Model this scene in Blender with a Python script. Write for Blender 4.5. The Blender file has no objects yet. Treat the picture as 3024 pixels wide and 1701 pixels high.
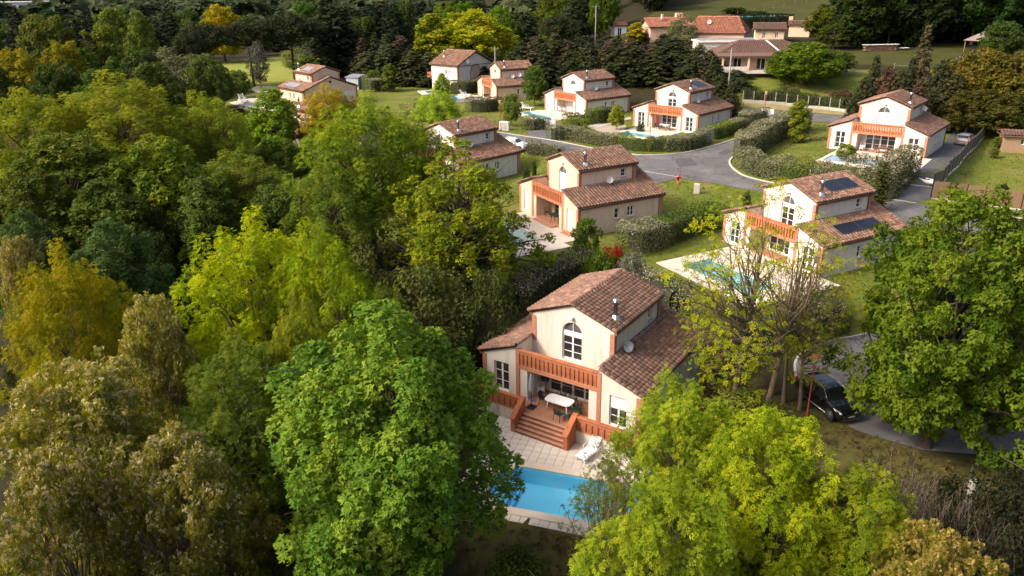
import bpy, bmesh, math, random
import numpy as np
from mathutils import Vector, Matrix
from mathutils.geometry import delaunay_2d_cdt

PI = math.pi
R = math.radians
scene = bpy.context.scene
C = scene.collection

# ------------------------------------------------------------------ camera, sky, sun, exposure
CAM_Z = 24.6
PITCH, ROLL, FPX = R(21.98), R(-0.992), 2200.0       # pitch below the horizon, focal length in photo pixels (3024 wide)
cam_d = bpy.data.cameras.new('camera')
cam_d.sensor_width = 36.0
cam_d.lens = FPX / 3024.0 * 36.0
cam_d.clip_start = 0.5
cam_d.clip_end = 6000.0
cam = bpy.data.objects.new('camera', cam_d)
C.objects.link(cam)
cam.matrix_world = Matrix.Translation((0, 0, CAM_Z)) @ Matrix.Rotation(PI / 2 - PITCH, 4, 'X') @ Matrix.Rotation(ROLL, 4, 'Z')
scene.camera = cam

SUN_FROM = Vector((-1.0, -0.30, 0.86)).normalized()   # hazy low spring sun from the left
world = bpy.data.worlds.new('World')
scene.world = world
world.use_nodes = True
wn = world.node_tree
for n in list(wn.nodes):
    wn.nodes.remove(n)
sky = wn.nodes.new('ShaderNodeTexSky')
sky.sky_type = 'NISHITA'
sky.sun_disc = False
sky.sun_elevation = math.asin(SUN_FROM.z)
sky.sun_rotation = math.atan2(SUN_FROM.x, SUN_FROM.y)
sky.air_density = 1.0
sky.dust_density = 8.0
sky.ozone_density = 1.0
bg = wn.nodes.new('ShaderNodeBackground')
bg.inputs['Strength'].default_value = 0.15
wo = wn.nodes.new('ShaderNodeOutputWorld')
wn.links.new(sky.outputs[0], bg.inputs[0])
wn.links.new(bg.outputs[0], wo.inputs[0])

sun_d = bpy.data.lights.new('sun', 'SUN')
sun_d.energy = 1.75
sun_d.angle = R(9.0)
sun_d.color = (1.0, 0.94, 0.86)
sun = bpy.data.objects.new('sun', sun_d)
C.objects.link(sun)
sun.rotation_euler = (-SUN_FROM).to_track_quat('-Z', 'Y').to_euler()

scene.view_settings.view_transform = 'Standard'
scene.view_settings.look = 'None'
scene.view_settings.exposure = 0.95
scene.view_settings.gamma = 1.0
scene.view_settings.use_curve_mapping = False
scene.render.engine = 'CYCLES'
scene.cycles.max_bounces = 6
scene.cycles.diffuse_bounces = 3
scene.cycles.glossy_bounces = 2
scene.cycles.transmission_bounces = 3
scene.cycles.transparent_max_bounces = 6
scene.cycles.caustics_reflective = False
scene.cycles.caustics_refractive = False

# ------------------------------------------------------------------ terrain heights
HOUSE = dict(A=(2.583, 38.995, .88, -.599), B=(3.512, 69.131, 3.63, -1.083), E=(42.977, 87.288, 5.78, -.701),
             D=(22.382, 108.451, 5.16, -.768), C=(9.276, 125.79, 5.07, -.961), G=(21.49, 58.934, 3.14, -1.096),
             H=(-38.54, 146.11, 5.51, -2.42), L=(-28.0, 103.5, 4.9, -2.30), J=(-4.06, 143.73, 5.35, -1.21), F=(-9.4, 86.3, 3.75, -.80))
YK = [-80, 10, 34, 42, 48, 54, 61, 70, 80, 90, 110, 140, 300, 5000]
ZK = [-2.5, -1.2, -.15, .0, .7, 2.2, 3.1, 3.6, 4.5, 5.2, 5.1, 5.1, 5.0, 5.0]
PADS = []
for k, zz in dict(A=0.0, B=3.38, E=5.72, D=5.12, C=5.03, G=3.1, H=5.4, J=5.3, F=3.72, L=4.9).items():
    hx, hy, hz, ha = HOUSE[k]
    for (lx, ly) in ((0, 4.5), (0, -4.5)):
        PADS.append((hx + math.cos(ha) * lx - math.sin(ha) * ly, hy + math.sin(ha) * lx + math.cos(ha) * ly, 7.5 if k != 'A' else 6.0, 12.0 if k != 'A' else 9.5, zz))


def sstep(a, b, x):
    t = np.clip((x - a) / (b - a), 0, 1)
    return t * t * (3 - 2 * t)


def gz(x, y):
    x = np.asarray(x, float)
    y = np.asarray(y, float)
    z = np.interp(y, YK, ZK)
    num = np.zeros_like(z)
    den = np.zeros_like(z)
    for (px, py, r0, r1, pz) in PADS:
        w = 1 - sstep(r0, r1, np.hypot(x - px, y - py))
        num += w * pz
        den = np.maximum(den, w)
        num = num
    # blend: weighted mean of the pads, by the strongest pad
    wsum = np.zeros_like(z)
    zp = np.zeros_like(z)
    for (px, py, r0, r1, pz) in PADS:
        w = (1 - sstep(r0, r1, np.hypot(x - px, y - py))) ** 2
        wsum += w
        zp += w * pz
    zp = zp / np.maximum(wsum, 1e-9)
    z = np.where(den > 0, z * (1 - den) + zp * den, z)
    # hill to the right behind the main road
    m = sstep(2, 48, x - 0.02 * (y - 130))
    hz = np.interp(y, [126, 150, 200, 260, 330, 460, 900], [0, 4.3, 6.6, 11.5, 19, 42, 70])
    z = z + m * hz
    # distant rolling ground
    z = z + sstep(350, 1400, y) * (10 + 9 * np.sin(x / 210 + 1.0) + 7 * np.sin(x / 90 + y / 300)) + sstep(1200, 3000, y) * 45
    return z


_c, _s = math.cos(ROLL), math.sin(ROLL)


def ray(u, v):
    uu, vv = u - 1512.0, v - 850.5
    a, b = _c * uu + _s * vv, -_s * uu + _c * vv
    a /= FPX
    b /= FPX
    return np.array([a, math.cos(PITCH) - b * math.sin(PITCH), -math.sin(PITCH) - b * math.cos(PITCH)])


def at(u, v, dz=0.0):
    """ground point (plus dz) seen at photo pixel u, v"""
    d = ray(u, v)
    lo, hi = 5.0, 5.0
    prev = 5.0
    t = 5.0
    while t < 4000:
        if CAM_Z + d[2] * t < float(gz(d[0] * t, d[1] * t)) + dz:
            lo, hi = prev, t
            for _ in range(30):
                m = .5 * (lo + hi)
                if CAM_Z + d[2] * m < float(gz(d[0] * m, d[1] * m)) + dz:
                    hi = m
                else:
                    lo = m
            break
        prev = t
        t *= 1.03
    t = hi
    return Vector((d[0] * t, d[1] * t, CAM_Z + d[2] * t - dz))


def at_y(u, v, Y):
    d = ray(u, v)
    t = Y / d[1]
    return Vector((d[0] * t, Y, CAM_Z + d[2] * t))


def hloc(k, x, y, z=0.0):
    hx, hy, hz, ha = HOUSE[k]
    c, s = math.cos(ha), math.sin(ha)
    return Vector((hx + c * x - s * y, hy + s * x + c * y, hz + z))


# ------------------------------------------------------------------ object helpers
def tag(o, label=None, cat=None, group=None, kind=None):
    if label:
        o['label'] = label
    if cat:
        o['category'] = cat
    if group:
        o['group'] = group
    if kind:
        o['kind'] = kind
    return o


def thing(name, label, cat, loc=(0, 0, 0), rz=0.0, group=None):
    o = bpy.data.objects.new(name, None)
    o.empty_display_size = 0.3
    C.objects.link(o)
    o.location = loc
    o.rotation_euler = (0, 0, rz)
    return tag(o, label, cat, group)


def link(name, mesh, parent=None, loc=None, rot=None, scale=None):
    o = bpy.data.objects.new(name, mesh)
    C.objects.link(o)
    if parent is not None:
        o.parent = parent
    if loc is not None:
        o.location = loc
    if rot is not None:
        o.rotation_euler = rot
    if scale is not None:
        o.scale = scale
    return o


def copy_tree(root, loc, rz, scale=None, label=None, group=None):
    r = root.copy()
    C.objects.link(r)
    r.location = loc
    r.rotation_euler = (0, 0, rz)
    if scale is not None:
        r.scale = scale
    if label:
        r['label'] = label
    if group:
        r['group'] = group
    for ch in list(root.children):
        c = ch.copy()
        C.objects.link(c)
        c.parent = r
        for g in list(ch.children):
            d = g.copy()
            C.objects.link(d)
            d.parent = c
    return r


class MB:
    """collects faces into one mesh"""

    def __init__(self):
        self.v, self.f, self.m, self.sm = [], [], [], []

    def add(self, vs, fs, mi=0, smooth=False):
        b = len(self.v)
        self.v += [tuple(p) for p in vs]
        for f in fs:
            self.f.append(tuple(b + i for i in f))
            self.m.append(mi)
            self.sm.append(smooth)
        return self

    def box(self, c, s, rz=0.0, mi=0, bev=0.0, mat=None):
        cx, cy, cz = c
        sx, sy, sz = s[0] / 2, s[1] / 2, s[2] / 2
        if bev <= 0:
            vs = [(x * sx, y * sy, z * sz) for z in (-1, 1) for y in (-1, 1) for x in (-1, 1)]
            fs = [(0, 2, 3, 1), (4, 5, 7, 6), (0, 1, 5, 4), (2, 6, 7, 3), (0, 4, 6, 2), (1, 3, 7, 5)]
        else:
            b = bev
            vs, ring = [], []
            for (zz, ins) in ((-sz, 0), (sz - b, 0), (sz, b)):
                for (x, y) in ((-1, -1), (1, -1), (1, 1), (-1, 1)):
                    vs.append((x * (sx - ins), y * (sy - ins), zz))
            fs = [(3, 2, 1, 0), (8, 9, 10, 11)]
            for k in (0, 4):
                for i in range(4):
                    j = (i + 1) % 4
                    fs.append((k + i, k + j, k + 4 + j, k + 4 + i))
        ca, sa = math.cos(rz), math.sin(rz)
        out = []
        for (x, y, z) in vs:
            p = (cx + ca * x - sa * y, cy + sa * x + ca * y, cz + z)
            out.append(p)
        if mat is not None:
            out = [tuple(mat @ Vector(p)) for p in out]
        return self.add(out, fs, mi)

    def beam(self, p, q, w, h, mi=0):
        """rectangular bar from p to q, width w (sideways) and height h"""
        p, q = Vector(p), Vector(q)
        d = (q - p).normalized()
        up = Vector((0, 0, 1)) if abs(d.z) < .95 else Vector((1, 0, 0))
        s = d.cross(up).normalized()
        u = s.cross(d).normalized()
        vs = []
        for e in (p, q):
            for (a, b) in ((-1, -1), (1, -1), (1, 1), (-1, 1)):
                vs.append(e + s * (a * w / 2) + u * (b * h / 2))
        fs = [(0, 1, 2, 3), (7, 6, 5, 4)] + [(i, i + 4, (i + 1) % 4 + 4, (i + 1) % 4) for i in range(4)]
        return self.add(vs, fs, mi)

    def tube(self, pts, rad, n=8, mi=0, cap=True, smooth=True):
        pts = [Vector(p) for p in pts]
        if not hasattr(rad, '__len__'):
            rad = [rad] * len(pts)
        vs, fs = [], []
        ref = None
        for i, p in enumerate(pts):
            d = (pts[min(i + 1, len(pts) - 1)] - pts[max(i - 1, 0)]).normalized()
            if ref is None:
                ref = Vector((1, 0, 0)) if abs(d.x) < .8 else Vector((0, 1, 0))
            s = d.cross(ref).normalized()
            u = s.cross(d).normalized()
            ref = u.cross(s) if False else ref
            for k in range(n):
                a = 2 * PI * k / n
                vs.append(p + (s * math.cos(a) + u * math.sin(a)) * rad[i])
        for i in range(len(pts) - 1):
            for k in range(n):
                j = (k + 1) % n
                fs.append((i * n + k, i * n + j, (i + 1) * n + j, (i + 1) * n + k))
        if cap:
            fs.append(tuple(range(n))[::-1])
            fs.append(tuple((len(pts) - 1) * n + k for k in range(n)))
        return self.add(vs, fs, mi, smooth)

    def lathe(self, prof, c=(0, 0, 0), n=16, mi=0, smooth=True, mat=None):
        vs, fs = [], []
        for (r, z) in prof:
            for k in range(n):
                a = 2 * PI * k / n
                vs.append(Vector((r * math.cos(a), r * math.sin(a), z)))
        for i in range(len(prof) - 1):
            for k in range(n):
                j = (k + 1) % n
                fs.append((i * n + k, i * n + j, (i + 1) * n + j, (i + 1) * n + k))
        if mat is not None:
            vs = [mat @ p for p in vs]
        vs = [(p.x + c[0], p.y + c[1], p.z + c[2]) for p in vs]
        return self.add(vs, fs, mi, smooth)

    def prism(self, poly, z0, z1, mi=0):
        n = len(poly)
        vs = [(x, y, z0) for x, y in poly] + [(x, y, z1) for x, y in poly]
        fs = [tuple(range(n))[::-1], tuple(range(n, 2 * n))] + [(i, (i + 1) % n, n + (i + 1) % n, n + i) for i in range(n)]
        return self.add(vs, fs, mi)

    def mesh(self, name, mats):
        me = bpy.data.meshes.new(name)
        me.from_pydata(self.v, [], self.f)
        for m in (mats if isinstance(mats, (list, tuple)) else [mats]):
            me.materials.append(m)
        me.polygons.foreach_set('material_index', self.m)
        me.polygons.foreach_set('use_smooth', self.sm)
        me.update()
        return me

    def build(self, name, mats, parent=None, loc=None, rot=None, scale=None):
        return link(name, self.mesh(name, mats), parent, loc, rot, scale)


def inpoly(x, y, poly):
    c = False
    n = len(poly)
    for i in range(n):
        x0, y0 = poly[i]
        x1, y1 = poly[i - 1]
        if (y0 > y) != (y1 > y) and x < (x1 - x0) * (y - y0) / (y1 - y0) + x0:
            c = not c
    return c


def fill2d(outline, holes=()):
    vs, es = [], []
    for lp in [outline] + list(holes):
        b = len(vs)
        vs += [Vector((float(a), float(c))) for a, c in lp]
        es += [(b + i, b + (i + 1) % len(lp)) for i in range(len(lp))]
    ov, oe, of, *_ = delaunay_2d_cdt(vs, es, [], 1, 1e-5)
    fs = []
    for f in of:
        cx = sum(ov[i].x for i in f) / len(f)
        cy = sum(ov[i].y for i in f) / len(f)
        if inpoly(cx, cy, outline) and not any(inpoly(cx, cy, h) for h in holes):
            fs.append(tuple(f))
    return [(p.x, p.y) for p in ov], fs


def panel(mb, o, ux, n, outline, holes=(), depth=.16, mi=0, mi_rev=None):
    """wall skin in the plane o + a*ux + b*z with openings and their reveals (n points outwards)"""
    o, ux, n = Vector(o), Vector(ux), Vector(n)
    up = Vector((0, 0, 1))
    v2, fs = fill2d(outline, holes)
    vs = [o + ux * a + up * b for a, b in v2]
    if fs:
        f = fs[0]
        if (vs[f[1]] - vs[f[0]]).cross(vs[f[2]] - vs[f[0]]).dot(n) < 0:
            fs = [tuple(reversed(f)) for f in fs]
    mb.add(vs, fs, mi)
    for h in holes:
        for i in range(len(h)):
            a, b = h[i], h[(i + 1) % len(h)]
            p, q = o + ux * a[0] + up * a[1], o + ux * b[0] + up * b[1]
            mb.add([p, q, q - n * depth, p - n * depth], [(0, 1, 2, 3)], mi if mi_rev is None else mi_rev)


def rect(x0, x1, z0, z1):
    return [(x0, z0), (x1, z0), (x1, z1), (x0, z1)]


def arch(xc, w, z0, z1, n=10):
    """rectangle with a half-round head starting at z1"""
    r = w / 2
    return [(xc - r, z0), (xc + r, z0)] + [(xc + r * math.cos(PI * i / n), z1 + r * math.sin(PI * i / n)) for i in range(n + 1)]


EXCL = []                              # ground areas that carry no grass


def sheet(name, poly, dz, mats, step=1.2, kind='structure', parent=None, hole=None, zf=None):
    """flat-lying sheet draped on the ground"""
    EXCL.append([tuple(q) for q in poly])
    xs = [p[0] for p in poly]
    ys = [p[1] for p in poly]
    bd = []
    for i in range(len(poly)):
        a, b = poly[i], poly[(i + 1) % len(poly)]
        n = max(1, int(math.hypot(b[0] - a[0], b[1] - a[1]) / step))
        bd += [(a[0] + (b[0] - a[0]) * k / n, a[1] + (b[1] - a[1]) * k / n) for k in range(n)]
    pts = [Vector(p) for p in bd]
    es = [(i, (i + 1) % len(bd)) for i in range(len(bd))]
    y = min(ys)
    while y < max(ys):
        x = min(xs)
        while x < max(xs):
            if inpoly(x, y, bd):
                pts.append(Vector((x, y)))
            x += step
        y += step
    ov, oe, of, *_ = delaunay_2d_cdt(pts, es, [], 1, 1e-4)
    fs = []
    for f in of:
        cx = sum(ov[i].x for i in f) / 3
        cy = sum(ov[i].y for i in f) / 3
        if inpoly(cx, cy, bd) and not (hole and inpoly(cx, cy, hole)):
            fs.append(tuple(f) if (ov[f[1]] - ov[f[0]]).cross(ov[f[2]] - ov[f[0]]) > 0 else tuple(reversed(f)))
    X = np.array([p.x for p in ov])
    Yy = np.array([p.y for p in ov])
    Z = (gz(X, Yy) if zf is None else np.full_like(X, zf)) + dz
    mb = MB()
    mb.add(list(zip(X, Yy, Z)), fs, 0, True)
    o = mb.build(name, mats, parent)
    if kind and parent is None:
        o['kind'] = kind
    return o


def smoothpath(pts, n=6):
    """Catmull-Rom through 2-D points"""
    P = [np.array(p[:2], float) for p in pts]
    P = [2 * P[0] - P[1]] + P + [2 * P[-1] - P[-2]]
    out = []
    for i in range(1, len(P) - 2):
        for k in range(n):
            t = k / n
            out.append(.5 * (2 * P[i] + (P[i + 1] - P[i - 1]) * t + (2 * P[i - 1] - 5 * P[i] + 4 * P[i + 1] - P[i + 2]) * t * t + (3 * P[i] - P[i - 1] - 3 * P[i + 1] + P[i + 2]) * t ** 3))
    out.append(P[-2])
    return out


def kerb(name, pts, mat, w=.16, h=.12):
    mb = MB()
    P = smoothpath(pts, 5)
    for i, p in enumerate(P):
        d = P[min(i + 1, len(P) - 1)] - P[max(i - 1, 0)]
        d /= np.linalg.norm(d)
        nn = np.array([-d[1], d[0]])
        z = float(gz(*p))
        b = len(mb.v)
        for (a, zz) in ((-w / 2, -.1), (-w / 2, h), (w / 2, h), (w / 2, -.1)):
            q = p + nn * a
            mb.v.append((q[0], q[1], z + zz))
        if i:
            for k in range(3):
                mb.f.append((b - 4 + k, b + k, b + k + 1, b - 3 + k))
                mb.m.append(0)
                mb.sm.append(False)
    o = mb.build(name, mat)
    o['kind'] = 'structure'
    return o


# ------------------------------------------------------------------ materials
def nodes(m):
    m.use_nodes = True
    nt = m.node_tree
    return nt, nt.nodes, nt.links, nt.nodes['Principled BSDF']


def mat(name, c1, c2=None, scale=4.0, rough=.8, bump=0.0, bscale=None, metal=0.0, spec=.4, detail=5, c3=None, coat=0.0, stretch=None):
    m = bpy.data.materials.new(name)
    nt, N, L, b = nodes(m)
    b.inputs['Roughness'].default_value = rough
    b.inputs['Metallic'].default_value = metal
    b.inputs['Specular IOR Level'].default_value = spec
    b.inputs['Coat Weight'].default_value = coat
    b.inputs['Base Color'].default_value = (*c1, 1)
    if c2 is not None or bump:
        tc = N.new('ShaderNodeTexCoord')
        src = tc.outputs['Object']
        if stretch:
            mp = N.new('ShaderNodeMapping')
            mp.inputs['Scale'].default_value = stretch
            L.new(src, mp.inputs[0])
            src = mp.outputs[0]
        nz = N.new('ShaderNodeTexNoise')
        nz.inputs['Scale'].default_value = scale
        nz.inputs['Detail'].default_value = detail
        nz.inputs['Roughness'].default_value = .62
        L.new(src, nz.inputs['Vector'])
        if c2 is not None:
            cr = N.new('ShaderNodeValToRGB')
            cr.color_ramp.elements[0].position = .32
            cr.color_ramp.elements[1].position = .68
            cr.color_ramp.elements[0].color = (*c1, 1)
            cr.color_ramp.elements[1].color = (*c2, 1)
            if c3 is not None:
                e = cr.color_ramp.elements.new(.5)
                e.color = (*c3, 1)
            L.new(nz.outputs['Fac'], cr.inputs[0])
            L.new(cr.outputs[0], b.inputs['Base Color'])
        if bump:
            n2 = N.new('ShaderNodeTexNoise')
            n2.inputs['Scale'].default_value = bscale or scale * 6
            n2.inputs['Detail'].default_value = 4
            L.new(src, n2.inputs['Vector'])
            bp = N.new('ShaderNodeBump')
            bp.inputs['Strength'].default_value = bump
            bp.inputs['Distance'].default_value = .03
            L.new(n2.outputs['Fac'], bp.inputs['Height'])
            L.new(bp.outputs[0], b.inputs['Normal'])
    return m


def stucco(name, c, stain):
    """rendered wall with faint weathering streaks and blotches"""
    m = bpy.data.materials.new(name)
    nt, N, L, b = nodes(m)
    b.inputs['Roughness'].default_value = .9
    b.inputs['Specular IOR Level'].default_value = .2
    tc = N.new('ShaderNodeTexCoord')
    mp = N.new('ShaderNodeMapping')
    mp.inputs['Scale'].default_value = (1.6, 1.6, .35)
    L.new(tc.outputs['Object'], mp.inputs[0])
    nz = N.new('ShaderNodeTexNoise')
    nz.inputs['Scale'].default_value = 1.3
    nz.inputs['Detail'].default_value = 7
    nz.inputs['Roughness'].default_value = .65
    L.new(mp.outputs[0], nz.inputs['Vector'])
    cr = N.new('ShaderNodeValToRGB')
    cr.color_ramp.elements[0].position = .50
    cr.color_ramp.elements[1].position = .80
    cr.color_ramp.elements[0].color = (*c, 1)
    cr.color_ramp.elements[1].color = (*stain, 1)
    L.new(nz.outputs['Fac'], cr.inputs[0])
    L.new(cr.outputs[0], b.inputs['Base Color'])
    n2 = N.new('ShaderNodeTexNoise')
    n2.inputs['Scale'].default_value = 60
    L.new(tc.outputs['Object'], n2.inputs['Vector'])
    bp = N.new('ShaderNodeBump')
    bp.inputs['Strength'].default_value = .25
    bp.inputs['Distance'].default_value = .01
    L.new(n2.outputs['Fac'], bp.inputs['Height'])
    L.new(bp.outputs[0], b.inputs['Normal'])
    return m


def brickmat(name, c1, c2, mortar, w=.22, h=.065):
    m = bpy.data.materials.new(name)
    nt, N, L, b = nodes(m)
    b.inputs['Roughness'].default_value = .85
    tc = N.new('ShaderNodeTexCoord')
    sep = N.new('ShaderNodeSeparateXYZ')
    L.new(tc.outputs['Object'], sep.inputs[0])
    ad = N.new('ShaderNodeMath')
    L.new(sep.outputs[0], ad.inputs[0])
    L.new(sep.outputs[1], ad.inputs[1])
    cb = N.new('ShaderNodeCombineXYZ')
    L.new(ad.outputs[0], cb.inputs[0])
    L.new(sep.outputs[2], cb.inputs[1])
    bt = N.new('ShaderNodeTexBrick')
    bt.inputs['Color1'].default_value = (*c1, 1)
    bt.inputs['Color2'].default_value = (*c2, 1)
    bt.inputs['Mortar'].default_value = (*mortar, 1)
    bt.inputs['Scale'].default_value = 1.0
    bt.inputs['Brick Width'].default_value = w
    bt.inputs['Row Height'].default_value = h
    bt.inputs['Mortar Size'].default_value = .009
    L.new(cb.outputs[0], bt.inputs['Vector'])
    L.new(bt.outputs['Color'], b.inputs['Base Color'])
    return m


def leafmat(name, var=.19, transl=.32, val=(.45, 1.5), rough=.5):
    """foliage: tint from the object's colour, every leaf a little different"""
    m = bpy.data.materials.new(name)
    nt, N, L, b = nodes(m)
    oi = N.new('ShaderNodeObjectInfo')
    at_ = N.new('ShaderNodeAttribute')
    at_.attribute_name = 'rnd'
    hs = N.new('ShaderNodeHueSaturation')
    mh = N.new('ShaderNodeMapRange')
    mh.inputs['To Min'].default_value = .5 + var * .22
    mh.inputs['To Max'].default_value = .5 - var * .22
    mv = N.new('ShaderNodeMapRange')
    mv.inputs['To Min'].default_value = val[0]
    mv.inputs['To Max'].default_value = val[1]
    L.new(at_.outputs['Fac'], mh.inputs['Value'])
    L.new(at_.outputs['Fac'], mv.inputs['Value'])
    L.new(oi.outputs['Color'], hs.inputs['Color'])
    L.new(mh.outputs[0], hs.inputs['Hue'])
    L.new(mv.outputs[0], hs.inputs['Value'])
    L.new(hs.outputs[0], b.inputs['Base Color'])
    b.inputs['Roughness'].default_value = rough
    b.inputs['Specular IOR Level'].default_value = .06
    tr = N.new('ShaderNodeBsdfTranslucent')
    h2 = N.new('ShaderNodeHueSaturation')
    h2.inputs['Hue'].default_value = .495
    h2.inputs['Saturation'].default_value = 1.1
    h2.inputs['Value'].default_value = 1.5
    L.new(hs.outputs[0], h2.inputs['Color'])
    L.new(h2.outputs[0], tr.inputs['Color'])
    mx = N.new('ShaderNodeMixShader')
    mx.inputs[0].default_value = transl
    L.new(b.outputs[0], mx.inputs[1])
    L.new(tr.outputs[0], mx.inputs[2])
    L.new(mx.outputs[0], N['Material Output'].inputs['Surface'])
    return m


def tilemat(name, per_object, cols):
    """clay roof tile, weathered; the shade differs tile by tile"""
    m = bpy.data.materials.new(name)
    nt, N, L, b = nodes(m)
    b.inputs['Roughness'].default_value = .88
    b.inputs['Specular IOR Level'].default_value = .25
    if per_object:
        src = N.new('ShaderNodeObjectInfo').outputs['Random']
    else:
        a = N.new('ShaderNodeAttribute')
        a.attribute_name = 'rnd'
        src = a.outputs['Fac']
    cr = N.new('ShaderNodeValToRGB')
    el = cr.color_ramp.elements
    el[0].position, el[1].position = 0, 1
    el[0].color = (*cols[0], 1)
    el[1].color = (*cols[-1], 1)
    for i, c in enumerate(cols[1:-1]):
        e = el.new((i + 1) / (len(cols) - 1))
        e.color = (*c, 1)
    L.new(src, cr.inputs[0])
    g = N.new('ShaderNodeNewGeometry')
    nz = N.new('ShaderNodeTexNoise')
    nz.inputs['Scale'].default_value = 2.2
    nz.inputs['Detail'].default_value = 7
    L.new(g.outputs['Position'], nz.inputs['Vector'])
    r2 = N.new('ShaderNodeValToRGB')
    r2.color_ramp.elements[0].position = .38
    r2.color_ramp.elements[1].position = .72
    L.new(nz.outputs['Fac'], r2.inputs[0])
    mx = N.new('ShaderNodeMixRGB')
    mx.blend_type = 'MIX'
    mf = N.new('ShaderNodeMath')
    mf.operation = 'MULTIPLY'
    mf.inputs[1].default_value = .68
    L.new(r2.outputs[0], mf.inputs[0])
    L.new(mf.outputs[0], mx.inputs[0])
    L.new(cr.outputs[0], mx.inputs[1])
    mx.inputs[2].default_value = (.10, .078, .06, 1)
    L.new(mx.outputs[0], b.inputs['Base Color'])
    return m


def watermat(name, tint, rough=.02, scale=3.0, strength=.12):
    m = bpy.data.materials.new(name)
    nt, N, L, b = nodes(m)
    N.remove(b)
    tr = N.new('ShaderNodeBsdfTransparent')
    tr.inputs[0].default_value = (*tint, 1)
    gl = N.new('ShaderNodeBsdfGlossy')
    gl.inputs['Roughness'].default_value = rough
    fr = N.new('ShaderNodeFresnel')
    fr.inputs['IOR'].default_value = 1.33
    nz = N.new('ShaderNodeTexNoise')
    nz.inputs['Scale'].default_value = scale
    nz.inputs['Detail'].default_value = 3
    tc = N.new('ShaderNodeTexCoord')
    L.new(tc.outputs['Object'], nz.inputs['Vector'])
    bp = N.new('ShaderNodeBump')
    bp.inputs['Strength'].default_value = strength
    bp.inputs['Distance'].default_value = .05
    L.new(nz.outputs['Fac'], bp.inputs['Height'])
    L.new(bp.outputs[0], gl.inputs['Normal'])
    L.new(bp.outputs[0], fr.inputs['Normal'])
    mx = N.new('ShaderNodeMixShader')
    L.new(fr.outputs[0], mx.inputs[0])
    L.new(tr.outputs[0], mx.inputs[1])
    L.new(gl.outputs[0], mx.inputs[2])
    L.new(mx.outputs[0], N['Material Output'].inputs['Surface'])
    return m


M = {}
M['cream'] = stucco('cream_render', (.66, .59, .505), (.45, .395, .335))
M['peach'] = stucco('peach_render', (.69, .50, .36), (.46, .35, .27))
M['pinkish'] = stucco('pink_render', (.62, .40, .29), (.5, .34, .26))
M['white_render'] = stucco('white_render', (.74, .72, .69), (.55, .53, .5))
M['plinth'] = stucco('stained_plinth', (.56, .50, .42), (.10, .085, .06))
M['brick'] = brickmat('orange_brick', (.42, .14, .062), (.31, .09, .042), (.46, .28, .19))
M['soldier'] = brickmat('soldier_brick', (.44, .14, .056), (.34, .10, .042), (.46, .25, .15), w=.062, h=.21)
M['terra'] = mat('terracotta', (.41, .135, .052), (.24, .078, .036), scale=1.7, rough=.85, bump=.25, c3=(.37, .115, .045), detail=9)
M['floor_tile'] = mat('terracotta_floor', (.42, .20, .11), (.33, .15, .085), scale=2, rough=.7)
M['riser'] = mat('step_riser', (.22, .085, .05), (.17, .07, .04), scale=3, rough=.8)
M['step'] = mat('step_tile', (.46, .235, .14), (.36, .17, .10), scale=3, rough=.75)
TILES = [(.14, .078, .058), (.19, .10, .070), (.235, .122, .084), (.275, .148, .10), (.21, .115, .082), (.34, .205, .145)]
TILES2 = [(.16, .083, .058), (.24, .12, .078), (.31, .155, .10), (.36, .20, .135), (.22, .115, .078), (.40, .25, .175)]
M['tile_obj'] = tilemat('roof_tile_single', True, TILES)
M['tile'] = tilemat('roof_tile', False, TILES)
M['tile_warm'] = tilemat('roof_tile_warm', False, TILES2)
M['tile_orange'] = tilemat('roof_tile_orange', False, [(.36, .13, .08), (.42, .16, .10), (.38, .14, .09), (.46, .19, .12)])
M['tile_dark'] = tilemat('roof_tile_dark', False, [(.10, .055, .045), (.14, .075, .06), (.12, .07, .05), (.17, .09, .065)])
M['under'] = mat('roof_channel', (.11, .06, .045), (.16, .09, .06), scale=3, rough=.95)
M['fascia'] = mat('fascia', (.30, .10, .05), (.22, .08, .045), scale=3, rough=.8)
M['zinc'] = mat('zinc', (.42, .44, .47), (.30, .32, .35), scale=2, rough=.45, metal=.6)
M['steel'] = mat('polished_steel', (.62, .62, .63), rough=.32, metal=1.0)
M['white'] = mat('white_plastic', (.80, .80, .80), rough=.35)
M['white_frame'] = mat('white_frame', (.76, .76, .77), rough=.4)
M['glass'] = mat('window_glass', (.018, .02, .024), (.045, .045, .045), scale=1.2, rough=.06, spec=.7)
M['curtain'] = mat('net_curtain', (.11, .105, .11), (.05, .05, .055), scale=9, rough=.8, stretch=(3, 3, .2))
M['shutter'] = mat('white_shutter', (.66, .66, .68), rough=.45)
M['dark'] = mat('dark_recess', (.02, .02, .02), rough=.9)
M['panel'] = mat('solar_cells', (.010, .011, .016), (.018, .020, .028), scale=1.0, rough=.30, spec=.25)
M['panel_pale'] = mat('solar_cells_pale', (.22, .22, .24), (.28, .28, .30), scale=1.0, rough=.30, spec=.4)
M['alu'] = mat('aluminium', (.25, .25, .26), rough=.4, metal=.8)
M['paving'] = mat('pale_paving', (.58, .50, .41), (.49, .415, .335), scale=1.2, rough=.85, bump=.1)
M['slab'] = mat('pale_slab', (.64, .555, .455), (.55, .47, .38), scale=2.5, rough=.85, bump=.12)
M['coping'] = mat('pool_coping', (.66, .54, .41), (.57, .46, .35), scale=2, rough=.8)
M['joint'] = mat('paving_joint', (.34, .28, .21), rough=.95)
M['liner_blue'] = mat('blue_pool_liner', (.20, .74, .98), (.23, .77, .985), scale=1.0, rough=.5)
M['liner_pale'] = mat('pale_pool_liner', (.42, .86, .86), (.54, .89, .88), scale=1.0, rough=.5)
M['cover_green'] = mat('grey_green_pool_cover', (.30, .40, .37), (.35, .45, .41), scale=1.5, rough=.6)
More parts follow.
